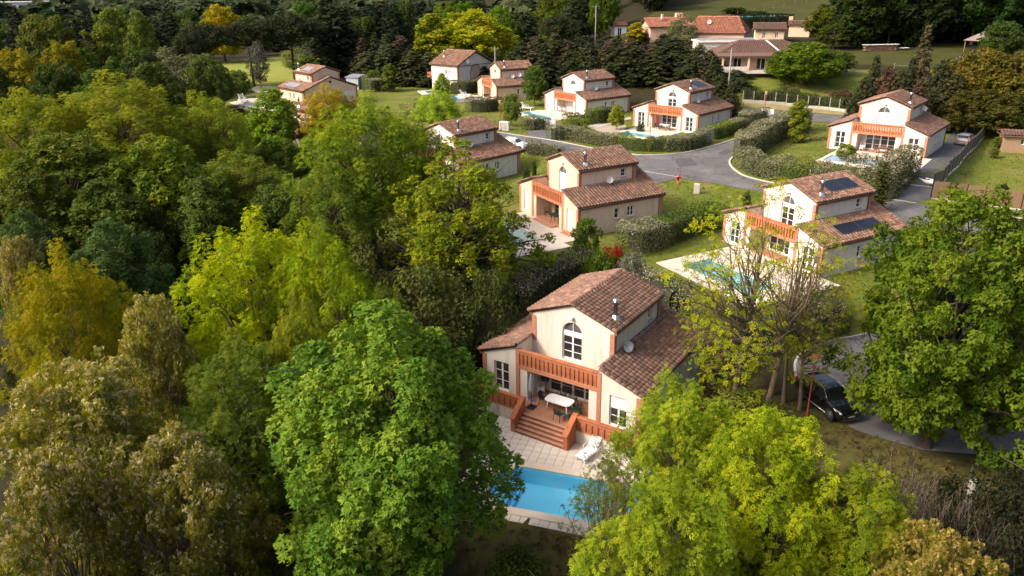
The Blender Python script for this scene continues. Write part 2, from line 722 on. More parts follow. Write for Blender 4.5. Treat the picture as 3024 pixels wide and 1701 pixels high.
M['cover_blue'] = mat('blue_pool_cover', (.20, .30, .40), (.26, .36, .46), scale=1.5, rough=.5)
M['water'] = watermat('pool_water', (.90, .975, .995))
def asphaltmat():
    """worn asphalt: mottled, with tar-dark repaired patches and fine cracks"""
    m = mat('asphalt', (.090, .083, .082), (.150, .139, .134), scale=.30, rough=.92, bump=.2, bscale=25, c3=(.112, .104, .102), detail=9)
    nt, N, L, b = nodes(m)
    src = b.inputs['Base Color'].links[0].from_socket
    tc = N.new('ShaderNodeTexCoord')
    vo = N.new('ShaderNodeTexVoronoi')
    vo.feature = 'DISTANCE_TO_EDGE'
    vo.inputs['Scale'].default_value = .35
    nz = N.new('ShaderNodeTexNoise')
    nz.inputs['Scale'].default_value = 1.4
    vm = N.new('ShaderNodeVectorMath')
    L.new(tc.outputs['Object'], nz.inputs['Vector'])
    L.new(tc.outputs['Object'], vm.inputs[0])
    L.new(nz.outputs['Color'], vm.inputs[1])
    L.new(vm.outputs[0], vo.inputs['Vector'])
    r = N.new('ShaderNodeValToRGB')
    r.color_ramp.elements[0].position = .006
    r.color_ramp.elements[1].position = .016
    r.color_ramp.elements[0].color = (.45, .45, .45, 1)
    L.new(vo.outputs['Distance'], r.inputs[0])
    mx = N.new('ShaderNodeMixRGB')
    mx.blend_type = 'MULTIPLY'
    mx.inputs[0].default_value = 1.0
    L.new(src, mx.inputs[1])
    L.new(r.outputs[0], mx.inputs[2])
    L.new(mx.outputs[0], b.inputs['Base Color'])
    return m


M['asphalt'] = asphaltmat()
M['patch'] = mat('asphalt_patch', (.060, .056, .056), (.085, .08, .078), scale=1.5, rough=.92, bump=.2)
M['asphalt_dark'] = mat('dark_driveway', (.050, .050, .056), (.085, .085, .092), scale=.8, rough=.9, bump=.2, bscale=20, detail=8)
M['kerb'] = mat('concrete_kerb', (.50, .46, .41), (.38, .35, .31), scale=2, rough=.9)
M['concrete'] = mat('concrete', (.42, .39, .35), (.33, .31, .28), scale=2, rough=.9)
M['line'] = mat('road_paint', (.68, .67, .64), (.45, .44, .42), scale=3, rough=.8)
M['gravel'] = mat('gravel_path', (.45, .38, .33), (.34, .29, .26), scale=6, rough=.95, bump=.2)
M['bark'] = mat('bark', (.085, .065, .048), (.16, .13, .10), scale=6, rough=.95, bump=.6, bscale=14, stretch=(3, 3, .6))
M['bark_dark'] = mat('dark_bark', (.045, .036, .028), (.08, .065, .05), scale=6, rough=.95, bump=.6, bscale=14, stretch=(3, 3, .6))
M['bark_gold'] = mat('ochre_bark', (.10, .075, .045), (.17, .13, .07), scale=6, rough=.95, bump=.5, bscale=14, stretch=(3, 3, .6))
M['bark_pale'] = mat('pale_bark', (.30, .27, .23), (.2, .18, .15), scale=6, rough=.9, stretch=(3, 3, .6))
M['leaf'] = leafmat('leaf')
M['leaf_needle'] = leafmat('needles', var=.05, transl=.12, val=(.5, 1.4), rough=.7)
M['leaf_hedge'] = leafmat('hedge_leaf', var=.07, transl=.25, val=(.6, 1.3))
M['flower'] = leafmat('cream_blossom', var=.02, transl=.3, val=(.75, 1.2), rough=.8)
M['light_block_core'] = mat('hedge_core', (.030, .032, .014), (.05, .045, .025), scale=5, rough=1.0)
M['lamp_red'] = mat('lamp_post_paint', (.34, .055, .022), (.28, .045, .018), scale=3, rough=.45)
M['lamp_head'] = mat('lamp_head', (.50, .18, .05), rough=.4)
M['lamp_glass'] = mat('lamp_glass', (.62, .60, .55), rough=.2)
M['dish'] = mat('dish_grey', (.46, .46, .46), rough=.5)
M['black_plastic'] = mat('black_plastic', (.02, .02, .022), rough=.5)
M['green_plastic'] = mat('dark_green_plastic', (.012, .045, .035), rough=.42)
M['blue_plastic'] = mat('blue_plastic', (.03, .13, .42), rough=.5)
M['red_paint'] = mat('red_paint', (.55, .03, .04), rough=.4)
M['grey_cloth'] = mat('grey_canvas', (.34, .36, .40), (.25, .27, .30), scale=5, rough=.9)
M['red_cloth'] = mat('red_canvas', (.55, .03, .03), rough=.8)
M['wood'] = mat('weathered_wood', (.22, .13, .075), (.15, .09, .055), scale=4, rough=.85, stretch=(4, 4, .5))
M['brush_fence'] = mat('brushwood', (.25, .155, .085), (.16, .10, .06), scale=7, rough=.95, bump=.6, bscale=40, stretch=(6, 6, .3))
M['mesh_fence'] = mat('grey_screen', (.16, .14, .105), (.125, .11, .085), scale=7, rough=.9, stretch=(6, 6, .3))
M['post'] = mat('dark_post', (.02, .02, .022), rough=.5)
M['pole'] = mat('weathered_pole', (.26, .23, .20), (.19, .17, .15), scale=4, rough=.9)
# ------------------------------------------------------------------ ground
def A2(*pp):
    return [tuple(at(u, v)[:2]) for u, v in pp]


def axis(knots):
    out = []
    for (a, b, n) in knots:
        out += list(np.linspace(a, b, n, endpoint=False))
    return np.array(out)


gx = axis([(-2600, -400, 20), (-400, -110, 28), (-110, -30, 54), (-30, 62, 122), (62, 120, 38), (120, 420, 28), (420, 2600, 20)])
gy = axis([(-60, 20, 24), (20, 26, 5), (26, 136, 146), (136, 150, 12), (150, 300, 60), (300, 700, 36), (700, 3600, 30)])
GX, GY = np.meshgrid(gx, gy)
GZ = gz(GX, GY)

LAWNS = [
    [(-30, 80), (-14, 66), (-3, 60), (1, 54), (7, 50.5), (12, 47), (20, 45.5), (30, 47), (60, 55), (120, 60), (130, 128), (60, 128), (34, 132), (22, 124), (16, 136), (-4, 152), (-20, 165), (-52, 168), (-58, 130), (-40, 100)],
    A2((2160, 250), (2190, 312), (2560, 345), (2600, 250), (2560, 205), (2160, 205)),
    A2((2480, 150), (2480, 185), (2800, 215), (2870, 150), (2780, 105), (2700, 150)),
    A2((1960, 140), (2150, 128), (2160, 95), (1960, 95)),
    [(30, 225), (180, 205), (200, 300), (95, 300), (50, 262)],
]
DRY = [[(-2.5, 27), (10, 22), (28, 22), (44, 28), (44, 33), (24, 34.5), (20, 39), (17, 41), (15, 46), (12, 47), (9, 43), (6, 34), (0, 33), (-2, 35)]]
FAIR = [[(-92, 168), (-50, 164), (-46, 182), (-48, 240), (-72, 250), (-96, 232)]]


def cover(polys):
    w = np.zeros(GX.shape)
    for poly in polys:
        xs, ys = [p[0] for p in poly], [p[1] for p in poly]
        idx = np.argwhere((GX >= min(xs)) & (GX <= max(xs)) & (GY >= min(ys)) & (GY <= max(ys)))
        for i, j in idx:
            if inpoly(GX[i, j], GY[i, j], poly):
                w[i, j] = 1
    return w


lawn = cover(LAWNS)
fair = cover(FAIR)
dry = cover(DRY)
meadow = cover([LAWNS[4], LAWNS[2]])
lawn = lawn * (1 - .72 * meadow)  # far lawns darkened in their colour to carry the vignette
ny, nx = GX.shape
ii = np.arange(ny * nx).reshape(ny, nx)
quads = np.stack([ii[:-1, :-1], ii[:-1, 1:], ii[1:, 1:], ii[1:, :-1]], -1).reshape(-1, 4)


def fast_mesh(name, V, F, mats, face_attr=None, mi=None, smooth=True):
    """V (n,3), F (m,k): all faces with the same number of corners"""
    me = bpy.data.meshes.new(name)
    n, m, k = len(V), len(F), F.shape[1]
    me.vertices.add(n)
    me.vertices.foreach_set('co', np.ascontiguousarray(V, dtype=np.float32).ravel())
    me.loops.add(m * k)
    me.loops.foreach_set('vertex_index', np.ascontiguousarray(F, dtype=np.int32).ravel())
    me.polygons.add(m)
    me.polygons.foreach_set('loop_start', np.arange(0, m * k, k, dtype=np.int32))
    me.polygons.foreach_set('use_smooth', np.full(m, smooth, dtype=bool))
    for mm in (mats if isinstance(mats, (list, tuple)) else [mats]):
        me.materials.append(mm)
    if mi is not None:
        me.polygons.foreach_set('material_index', np.asarray(mi, dtype=np.int32))
    if face_attr is not None:
        a = me.attributes.new('rnd', 'FLOAT', 'FACE')
        a.data.foreach_set('value', np.asarray(face_attr, dtype=np.float32))
    me.update(calc_edges=True)
    me.validate()
    return me


def groundmat():
    m = bpy.data.materials.new('ground')
    nt, N, L, b = nodes(m)
    b.inputs['Roughness'].default_value = .95
    b.inputs['Specular IOR Level'].default_value = .1
    tc = N.new('ShaderNodeTexCoord')

    def noise(s, d=6):
        n = N.new('ShaderNodeTexNoise')
        n.inputs['Scale'].default_value = s
        n.inputs['Detail'].default_value = d
        n.inputs['Roughness'].default_value = .65
        L.new(tc.outputs['Object'], n.inputs['Vector'])
        return n.outputs['Fac']

    def ramp(src, stops):
        r = N.new('ShaderNodeValToRGB')
        el = r.color_ramp.elements
        el[0].position, el[0].color = stops[0][0], (*stops[0][1], 1)
        el[1].position, el[1].color = stops[-1][0], (*stops[-1][1], 1)
        for p, c in stops[1:-1]:
            e = el.new(p)
            e.color = (*c, 1)
        L.new(src, r.inputs[0])
        return r.outputs[0]

    def mix(f, a, c):
        x = N.new('ShaderNodeMixRGB')
        L.new(f, x.inputs[0])
        L.new(a, x.inputs[1])
        L.new(c, x.inputs[2])
        return x.outputs[0]

    litter = ramp(noise(.9), [(.3, (.016, .014, .006)), (.5, (.032, .026, .012)), (.72, (.024, .030, .009))])
    g1 = ramp(noise(.16, 9), [(.34, (.060, .090, .012)), (.5, (.115, .135, .018)), (.64, (.20, .165, .055))])
    g2 = ramp(noise(1.6, 10), [(.34, (.055, .085, .010)), (.66, (.165, .16, .034))])
    mg = N.new('ShaderNodeMixRGB')
    mg.inputs[0].default_value = .40
    L.new(g1, mg.inputs[1])
    L.new(g2, mg.inputs[2])
    fw = ramp(noise(.08, 5), [(.3, (.17, .20, .03)), (.7, (.22, .22, .05))])

    def att(nm):
        a = N.new('ShaderNodeAttribute')
        a.attribute_name = nm
        return a.outputs['Fac']

    col = mix(att('lawn'), litter, mg.outputs[0])
    col = mix(att('fair'), col, fw)
    dr = ramp(noise(1.3, 12), [(.36, (.026, .024, .009)), (.5, (.075, .060, .022)), (.62, (.085, .085, .018))])
    col = mix(att('dry'), col, dr)
    L.new(col, b.inputs['Base Color'])
    bp = N.new('ShaderNodeBump')
    bp.inputs['Strength'].default_value = .5
    bp.inputs['Distance'].default_value = .06
    L.new(noise(7, 5), bp.inputs['Height'])
    L.new(bp.outputs[0], b.inputs['Normal'])
    return m


POOLS = []


def build_ground():
    """the ground sheet, open where the pools are dug"""
    VX, VY = GX.ravel(), GY.ravel()
    cut = np.zeros(len(VX), bool)
    for poly in POOLS:
        xs, ys = [p[0] for p in poly], [p[1] for p in poly]
        for i in np.flatnonzero((VX > min(xs)) & (VX < max(xs)) & (VY > min(ys)) & (VY < max(ys))):
            cut[i] = inpoly(VX[i], VY[i], poly)
    Q = quads[~cut[quads].any(1)]
    gme = fast_mesh('ground', np.stack([GX, GY, GZ], -1).reshape(-1, 3), Q, groundmat())
    for nm, w in (('lawn', lawn), ('fair', fair), ('dry', dry)):
        a = gme.attributes.new(nm, 'FLOAT', 'POINT')
        a.data.foreach_set('value', w.astype(np.float32).ravel())
    g = link('ground', gme)
    g['kind'] = 'structure'


# roads
north = [(1300, 362), (1380, 374), (1468, 391), (1634, 416), (1747, 438), (1861, 456), (1907, 459), (1985, 456), (2047, 447), (2109, 431), (2171, 411), (2233, 386), (2274, 372), (2289, 362)]
tip = [(2284, 351), (2262, 342), (2200, 337)]
main_up = [(2199, 316), (2350, 330), (2446, 339), (2560, 350)]
main_lo = [(2560, 368), (2420, 360), (2345, 360)]
eside = [(2308, 374), (2274, 392), (2228, 424), (2190, 452), (2163, 466), (2154, 480), (2164, 498), (2195, 519), (2243, 533), (2292, 543)]
east = [(2400, 557), (2520, 574), (2602, 586), (2705, 601), (2750, 608), (2850, 622), (2930, 636), (3100, 662)]
east_lo = [(3100, 720), (2900, 690), (2700, 668), (2560, 640), (2400, 600), (2222, 562)]
south = [(2153, 550), (2050, 534), (2002, 527), (1965, 537), (1939, 542), (1900, 530), (1830, 497), (1740, 470), (1660, 452), (1560, 437), (1468, 424), (1380, 408), (1300, 396)]
sheet('road', A2(*(north + tip + main_up + main_lo + eside + east + east_lo + south)), .035, M['asphalt'], step=1.6)
lane = [(2352, 1127), (2350, 1065), (2395, 1028), (2453, 1007), (2560, 985), (2700, 980), (2900, 1000), (3100, 1030), (3100, 1325), (2900, 1345), (2719, 1329), (2600, 1295), (2529, 1272), (2440, 1220), (2380, 1165)]
sheet('lane', A2(*lane), .035, M['asphalt'], step=1.2)
sheet('driveway', A2((2602, 583), (2640, 543), (2678, 536), (2730, 486), (2733, 473), (2788, 427), (2802, 402), (2832, 378), (2880, 372), (2905, 405), (2780, 545), (2755, 560), (2748, 590), (2705, 598)), .042, M['asphalt_dark'], step=1.2)
sheet('gate_apron', A2((1555, 388), (1603, 383), (1628, 387), (1640, 416), (1560, 402)), .030, M['asphalt'], step=1.2)
sheet('gravel_path', A2((1729, 374), (1864, 345), (1864, 352), (1750, 382)), .030, M['gravel'], step=1.2)
sheet('bare_soil', A2((1752, 381), (1830, 364), (1850, 372), (1842, 388), (1790, 400)), .028, M['joint'], step=1.2)
sheet('road_verge', A2((2196, 299), (2360, 312), (2560, 338), (2560, 348), (2446, 337), (2350, 328), (2199, 314)), .03, mat('dry_verge', (.30, .22, .10), (.17, .16, .05), scale=.8, rough=.95), step=1.5)
sheet('side_path', A2((2060, 965), (2100, 962), (2245, 1018), (2245, 1030), (2100, 990), (2060, 985)), .03, M['gravel'], step=1.0)
sheet('bunker', A2((738, 264), (760, 255), (800, 254), (822, 258), (822, 270), (760, 274)), .05, mat('sand', (.50, .40, .28), (.42, .33, .22), scale=1, rough=.95), step=1.5)

kerb('kerb', A2(*north[1:]) + A2(*tip[:2]), M['kerb'])
kerb('kerb', A2((2330, 366), *eside, (2400, 557)), M['kerb'], w=.22)
kerb('kerb', A2((2602, 585), (2705, 600)), M['kerb'], w=.2, h=.05)
kerb('kerb', A2((2660, 541), (2700, 547), (2752, 553)), M['kerb'], w=.12, h=.05)
kerb('kerb', A2((2352, 1127), (2350, 1065), (2395, 1028), (2453, 1007), (2560, 985)), M['concrete'], w=.16, h=.06)
kerb('kerb', A2((2880, 625), (2935, 634), (3060, 652)), M['kerb'], w=.2, h=.08)
mb = MB()
for (p, q) in (((2209, 328), (2262, 332)), ((2280, 334), (2335, 339)), ((1888, 504), (2000, 523))):
    a, b_ = at(*p), at(*q)
    d = (b_ - a).normalized()
    s = Vector((-d.y, d.x, 0)) * .06
    mb.add([a - s + Vector((0, 0, .05)), b_ - s + Vector((0, 0, .05)), b_ + s + Vector((0, 0, .05)), a + s + Vector((0, 0, .05))], [(0, 1, 2, 3)])
lm = mb.build('road_marking', M['line'])
lm['kind'] = 'structure'

for (name_, pp) in (('road_patch', ((1990, 470), (2040, 466), (2060, 490), (2005, 494))), ('road_patch', ((2120, 452), (2150, 440), (2165, 448), (2135, 462))), ('road_patch', ((1660, 436), (1700, 443), (1690, 455), (1650, 447)))):
    sheet(name_, A2(*pp), .045, M['patch'], step=1.0)

sheet('paved_deck', A2((676, 304), (735, 290), (845, 300), (835, 327), (742, 332)), .06, M['paving'], step=2.0)
sheet('paved_deck', A2((850, 402), (905, 390), (925, 412), (860, 425)), .06, M['paving'], step=2.0)
# ------------------------------------------------------------------ villas
HW, W1, YB, DD, ZE, ZA, ZB, ZW, ZR, OV, DW = 2.8, 2.617, 1.735, 8.211, 5.237, 6.314, 3.62, 2.593, 3.352, .222, 9.557
WS = (ZB - ZW) / (W1 + OV)            # slope of the wing roofs
ZG = ZB + WS * HW                     # ridge of the rear gable
XO = HW + W1
PITCHX, EXPO = .335, .285             # roof tile spacing across and along the slope


def tile_proto(wd=.138, wu=.122, length=.36, seg=5, lift=.026):
    """one barrel tile; x across, y up the slope, z off the roof"""
    vs, fs = [], []
    for (y, w, z) in ((0, wd, lift), (length, wu, 0.0)):
        for k in range(seg + 1):
            a = PI * k / seg
            vs.append((w * math.cos(a), y, z + w * .92 * math.sin(a)))
    for k in range(seg):
        fs.append((k, k + 1, seg + 2 + k, seg + 1 + k))
    # the thickness that shows at the lower end
    b = len(vs)
    for k in range(seg + 1):
        a = PI * k / seg
        vs.append(((wd - .022) * math.cos(a), 0.0, lift + (wd - .022) * .92 * math.sin(a) - .004))
    for k in range(seg):
        fs.append((k + 1, k, b + k, b + k + 1))
    return np.array(vs), np.array(fs)


TV, TF = tile_proto()
tile_mesh = fast_mesh('roof_tile', TV, TF, M['tile_obj'], smooth=True)


def plane_tiles(e0, e1, up, length, rng, pitch=PITCHX, expo=EXPO):
    """frames of the tiles on one slope: eave from e0 to e1, `up` the unit vector up the slope"""
    e0, e1, up = Vector(e0), Vector(e1), Vector(up).normalized()
    ax = (e1 - e0)
    n = max(1, int(round(ax.length / pitch)))
    ax_n = ax.normalized()
    nor = ax_n.cross(up).normalized()
    flip = nor.z < 0
    if flip:
        nor = -nor
    rows = max(1, int(math.ceil(length / expo)))
    ex = length / rows
    out = []
    for i in range(n):
        wob = rng.uniform(-.012, .012)
        for j in range(rows):
            p = e0 + ax * ((i + .5) / n) + up * (ex * j - .03) + ax_n * (wob + rng.uniform(-.008, .008)) + nor * (.045 + rng.uniform(0, .008))
            x = ax_n if not flip else -ax_n
            x = (x + up * rng.uniform(-.025, .025)).normalized()
            y = nor.cross(x).normalized()
            out.append((i, j, p, Matrix(((x.x, y.x, nor.x), (x.y, y.y, nor.y), (x.z, y.z, nor.z)))))
    return out


def tiles_join(frames, rng, sx=1.0):
    V = np.concatenate([TV * np.array([sx, 1, sx]) @ np.array(m).T + np.array(p) for (_, _, p, m) in frames])
    nf = len(frames)
    F = np.concatenate([TF + k * len(TV) for k in range(nf)])
    rn = np.repeat(np.array([rng.random() for _ in range(nf)]), len(TF))
    return V, F, rn


def roof_frames(seed):
    rng = random.Random(seed)
    fr = {}
    su = Vector((-(HW + OV), 0, ZA - ZE)).normalized()
    lu = math.hypot(HW + OV, ZA - ZE)
    fr['upper_right'] = plane_tiles((HW + OV, YB - .12, ZE), (HW + OV, DD + .12, ZE), su, lu - .06, rng)
    fr['upper_left'] = plane_tiles((-HW - OV, YB - .12, ZE), (-HW - OV, DD + .12, ZE), Vector((-su.x, 0, su.z)), lu - .06, rng)
    sw = Vector((-1, 0, WS)).normalized()
    lw = (W1 + OV) * math.hypot(1, WS)
    fr['wing_right'] = plane_tiles((XO + OV, -.12, ZW), (XO + OV, DW + .12, ZW), sw, lw - .05, rng)
    fr['wing_left'] = plane_tiles((-XO - OV, -.12, ZW), (-XO - OV, DW + .12, ZW), Vector((1, 0, WS)).normalized(), lw - .05, rng)
    fr['rear_right'] = plane_tiles((HW, DD + .06, ZB), (HW, DW + .12, ZB), sw, HW * math.hypot(1, WS) - .05, rng)
    fr['rear_left'] = plane_tiles((-HW, DD + .06, ZB), (-HW, DW + .12, ZB), Vector((1, 0, WS)).normalized(), HW * math.hypot(1, WS) - .05, rng)
    return fr


def cap_frames(p, q, rng, step=.36):
    """a row of larger tiles along a ridge, verge or coping from p to q"""
    p, q = Vector(p), Vector(q)
    d = q - p
    n = max(1, int(round(d.length / step)))
    y = d.normalized()
    up = Vector((0, 0, 1))
    x = y.cross(up).normalized()
    nor = x.cross(y).normalized()
    return [(0, j, p + d * (j / n) + nor * rng.uniform(-.006, .006), Matrix(((x.x, y.x, nor.x), (x.y, y.y, nor.y), (x.z, y.z, nor.z)))) for j in range(n)]


RSEED = 5
FR = roof_frames(RSEED)
_rng = random.Random(77)
CAPS = []
CAPS += cap_frames((0, YB - .2, ZA + .05), (0, DD + .2, ZA + .05), _rng)
CAPS += cap_frames((0, DD + .05, ZG + .05), (0, DW + .2, ZG + .05), _rng)
for s in (-1, 1):
    for yy in (YB - .13, DD + .13):
        CAPS += cap_frames((s * (HW + OV + .02), yy, ZE + .05), (0, yy, ZA + .05), _rng)
    for yy in (-.13, DW + .13):
        top = (s * HW, yy, ZB + .05) if yy < 0 else (0, yy, ZG + .05)
        CAPS += cap_frames((s * (XO + OV + .02), yy, ZW + .05), top, _rng)
    CAPS += cap_frames((s * (HW + .02), -.15, ZB + .05), (s * (HW + .02), YB - .1, ZB + .05), _rng)


def roof_meshes(key, matname):
    rng = random.Random(9)
    allf = [f for k in FR for f in FR[k]]
    V, F, rn = tiles_join(allf, rng)
    a = fast_mesh('roof_tiles_' + key, V, F, M[matname], rn)
    V, F, rn = tiles_join(CAPS, rng, .98)
    b = fast_mesh('cap_tiles_' + key, V, F, M[matname], rn)
    return a, b


ROOF_MESH = {k: roof_meshes(k, k) for k in ('tile', 'tile_warm')}


def slab_mesh():
    """boards under the tiles"""
    mb = MB()
    t = .09

    def pl(a, b, c, d):
        up = Vector((0, 0, t))
        P = [Vector(x) for x in (a, b, c, d)]
        mb.add(P + [p - up for p in P], [(0, 1, 2, 3), (7, 6, 5, 4), (0, 4, 5, 1), (1, 5, 6, 2), (2, 6, 7, 3), (3, 7, 4, 0)])
    for s in (-1, 1):
        pl((s * (HW + OV), YB - .12, ZE), (s * (HW + OV), DD + .12, ZE), (0, DD + .12, ZA), (0, YB - .12, ZA))
        pl((s * (XO + OV), -.12, ZW), (s * (XO + OV), DW + .12, ZW), (s * HW, DW + .12, ZB), (s * HW, -.12, ZB))
        pl((s * HW, DD + .01, ZB), (s * HW, DW + .12, ZB), (0, DW + .12, ZG), (0, DD + .01, ZG))
    return mb.mesh('roof_boards', M['under'])


def fascia_mesh():
    mb = MB()
    for s in (-1, 1):
        mb.box((s * (HW + .09), (YB + DD) / 2, ZE - .165), (.18, DD - YB + .1, .15))
        mb.box((s * (XO + .09), DW / 2, ZW - .165), (.18, DW + .1, .15))
    return mb.mesh('eave_band', M['fascia'])


def gutter_row():
    """half-round gutters under the eaves with one downpipe at each front corner"""
    mb = MB()
    for s in (-1, 1):
        mb.tube([(s * (HW + OV + .05), YB - .1, ZE - .05), (s * (HW + OV + .05), DD + .1, ZE - .05)], .055, 8)
        mb.tube([(s * (XO + OV + .05), -.1, ZW - .05), (s * (XO + OV + .05), DW + .1, ZW - .05)], .055, 8)
        mb.tube([(s * (XO + OV + .05), DW - .45, ZW - .06), (s * (XO + .06), DW - .45, ZW - .35), (s * (XO + .06), DW - .45, -.3)], .04, 7)
        mb.tube([(s * (HW + OV + .05), DD - .4, ZE - .06), (s * (HW + .06), DD - .4, ZE - .35), (s * (HW + .06), DD - .4, ZB + .12)], .035, 7)
    return mb.mesh('gutter', M['gutter'])


M['gutter'] = mat('brown_gutter', (.085, .05, .038), (.06, .038, .03), scale=3, rough=.5)
GUTTER = gutter_row()
SLAB, FASCIA = slab_mesh(), fascia_mesh()


def gutter_mesh():
    mb = MB()
    for s in (-1, 1):
        mb.box((s * (HW + .10), (YB + DD) / 2, ZB + .06), (.2, DD - YB, .05))
        mb.box((s * (HW + .012), (YB + DD) / 2, ZB + .12), (.02, DD - YB, .14))
    return mb.mesh('flashing', M['zinc'])


FLASH = gutter_mesh()


def column_mesh(w, h, z0=-.9):
    mb = MB()
    mb.box((0, 0, (h + z0) / 2), (w, w, h - z0))
    return mb.mesh('brick_column', M['brick'])


COL_LOW = column_mesh(.30, 2.42)
COL_MID = column_mesh(.26, ZR - .02)
COL_UP = column_mesh(.30, ZE - .25, z0=ZB - .3)


def window(parent, o, ux, n, x0, x1, z0, z1, cols=2, rows=3, rec=.12, shutter=0.0, single=True, glass='glass', arched=False, name='window'):
    """a framed window in the opening x0..x1, z0..z1 of the wall plane o, ux (n outwards); shutter = closed share from the top"""
    o, ux, n = Vector(o), Vector(ux), Vector(n)
    up = Vector((0, 0, 1))

    def P(a, b, d):
        return o + ux * a + up * b - n * d
    fw = .07
    fm = MB()

    def bar(a0, a1, b0, b1, d0, d1):
        vs = [P(a, b, d) for d in (d0, d1) for b in (b0, b1) for a in (a0, a1)]
        fm.add(vs, [(0, 1, 3, 2), (4, 6, 7, 5), (0, 4, 5, 1), (2, 3, 7, 6), (0, 2, 6, 4), (1, 5, 7, 3)])
    zt = z1
    if arched:
        r = (x1 - x0) / 2
        xc = (x0 + x1) / 2
        nseg = 10
        for i in range(nseg):
            a, b = PI * i / nseg, PI * (i + 1) / nseg
            vs = []
            for d in (rec, rec + .06):
                for (rr, t) in ((r, a), (r, b), (r - fw, b), (r - fw, a)):
                    vs.append(P(xc + rr * math.cos(t), z1 + rr * math.sin(t), d))
            fm.add(vs, [(0, 1, 2, 3), (7, 6, 5, 4), (0, 4, 5, 1), (2, 6, 7, 3)])
        bar(xc - .02, xc + .02, z1 + .02, z1 + r - .03, rec, rec + .05)
        bar(x0, x1, z1 - .24, z1 + .04, rec - .02, rec + .07)      # shutter box under the fanlight
        zt = z1 - .24
    bar(x0, x0 + fw, z0, zt, rec, rec + .06)
    bar(x1 - fw, x1, z0, zt, rec, rec + .06)
    bar(x0 + fw, x1 - fw, zt - fw, zt, rec + .002, rec + .062)
    bar(x0 + fw, x1 - fw, z0, z0 + fw + .03, rec + .002, rec + .062)
    leaf = (x1 - x0 - 2 * fw) / cols
    for c in range(1, cols):
        x = x0 + fw + leaf * c
        w = .055 if (cols == 2 or c % 2 == 0) else .02
        bar(x - w, x + w, z0 + fw, zt - fw, rec - .004, rec + .055)
    for r_ in range(1, rows):
        z = z0 + (zt - z0) * r_ / rows
        bar(x0 + fw, x1 - fw, z - .018, z + .018, rec + .008, rec + .045)
    win = fm.build(name, M['white_frame'], parent)
    if single:
        pm = MB()
        pm.add([P(x0 + .01, z0 + .01, rec + .03), P(x1 - .01, z0 + .01, rec + .03), P(x1 - .01, zt - .01, rec + .03), P(x0 + .01, zt - .01, rec + .03)], [(0, 1, 2, 3)])
        pm.build('pane', M[glass], win)
    else:
        for c in range(cols):
            for r_ in range(rows):
                a0, a1 = x0 + fw + leaf * c, x0 + fw + leaf * (c + 1)
                b0, b1 = z0 + (zt - z0) * r_ / rows, z0 + (zt - z0) * (r_ + 1) / rows
                pm = MB()
                j = random.uniform(-.004, .004)
                pm.add([P(a0, b0, rec + .03 + j), P(a1, b0, rec + .03), P(a1, b1, rec + .03 - j), P(a0, b1, rec + .03)], [(0, 1, 2, 3)])
                pm.build('pane', M[glass], win)
    if arched:
        pm = MB()
        pts = [P(xc - r + .02, z1 + .03, rec + .03)] + [P(xc + (r - .03) * math.cos(PI * (1 - i / 10)), z1 + .03 + (r - .04) * math.sin(PI * i / 10), rec + .03) for i in range(11)]
        pm.add(pts, [tuple(range(len(pts)))])
        pm.build('fanlight', M['curtain'], win)
    if shutter > 0:
        sm = MB()
        zb = zt - (zt - z0) * shutter
        k = max(2, int((zt - zb) / .06))
        for i in range(k):
            b0, b1 = zb + (zt - zb) * i / k, zb + (zt - zb) * (i + 1) / k
            sm.add([P(x0 + .02, b0, rec - .035), P(x1 - .02, b0, rec - .035), P(x1 - .02, b1 - .006, rec - .05), P(x0 + .02, b1 - .006, rec - .05)], [(0, 1, 2, 3)])
            sm.add([P(x0 + .02, b1 - .006, rec - .05), P(x1 - .02, b1 - .006, rec - .05), P(x1 - .02, b1, rec - .03), P(x0 + .02, b1, rec - .03)], [(0, 1, 2, 3)])
        sm.build('roller_shutter', M['shutter'], win)
    return win


def balustrade(parent, p, q, z0, z1, nb, name='balcony_rail', base=.26, single=True, mats=None):
    """terracotta rail from p to q (x, y): soldier course, wide balusters with slots, coping"""
    p, q = Vector((p[0], p[1], 0)), Vector((q[0], q[1], 0))
    d = (q - p)
    L_ = d.length
    d = d / L_
    rz = math.atan2(d.y, d.x)
    mid = (p + q) / 2
    mb = MB()
    if base > 0:
        mb.box((mid.x, mid.y, z0 + base / 2), (L_, .17, base), rz)
    rail = mb.build(name, M['soldier'], parent) if base > 0 else None
    m2 = MB()
    m2.box((mid.x, mid.y, z1 - .2), (L_, .155, .15), rz)
    if rail is None:
        rail = m2.build(name, M['soldier'], parent)
    else:
        m2.build('soldier_course', M['soldier'], rail)
    m3 = MB()
    m3.box((mid.x, mid.y, z1 - .063), (L_ + .02, .26, .12), rz, bev=.03)
    m3.build('coping', M['terra'], rail)
    zb0, zb1 = z0 + base, z1 - .275
    bw = L_ / nb
    me = MB()
    me.box((0, 0, 0), (bw - .105, .13, zb1 - zb0))
    meb = me.mesh('baluster', M['terra'])
    big = MB()
    for i in range(nb):
        c = p + d * (bw * (i + .5))
        if single:
            link('baluster', meb, rail, (c.x, c.y, (zb0 + zb1) / 2), (0, 0, rz))
        else:
            big.box((c.x, c.y, (zb0 + zb1) / 2), (bw - .105, .13, zb1 - zb0), rz)
    if not single:
        o = big.build('baluster_row', M['terra'], rail)
        o['kind'] = 'stuff'
    return rail


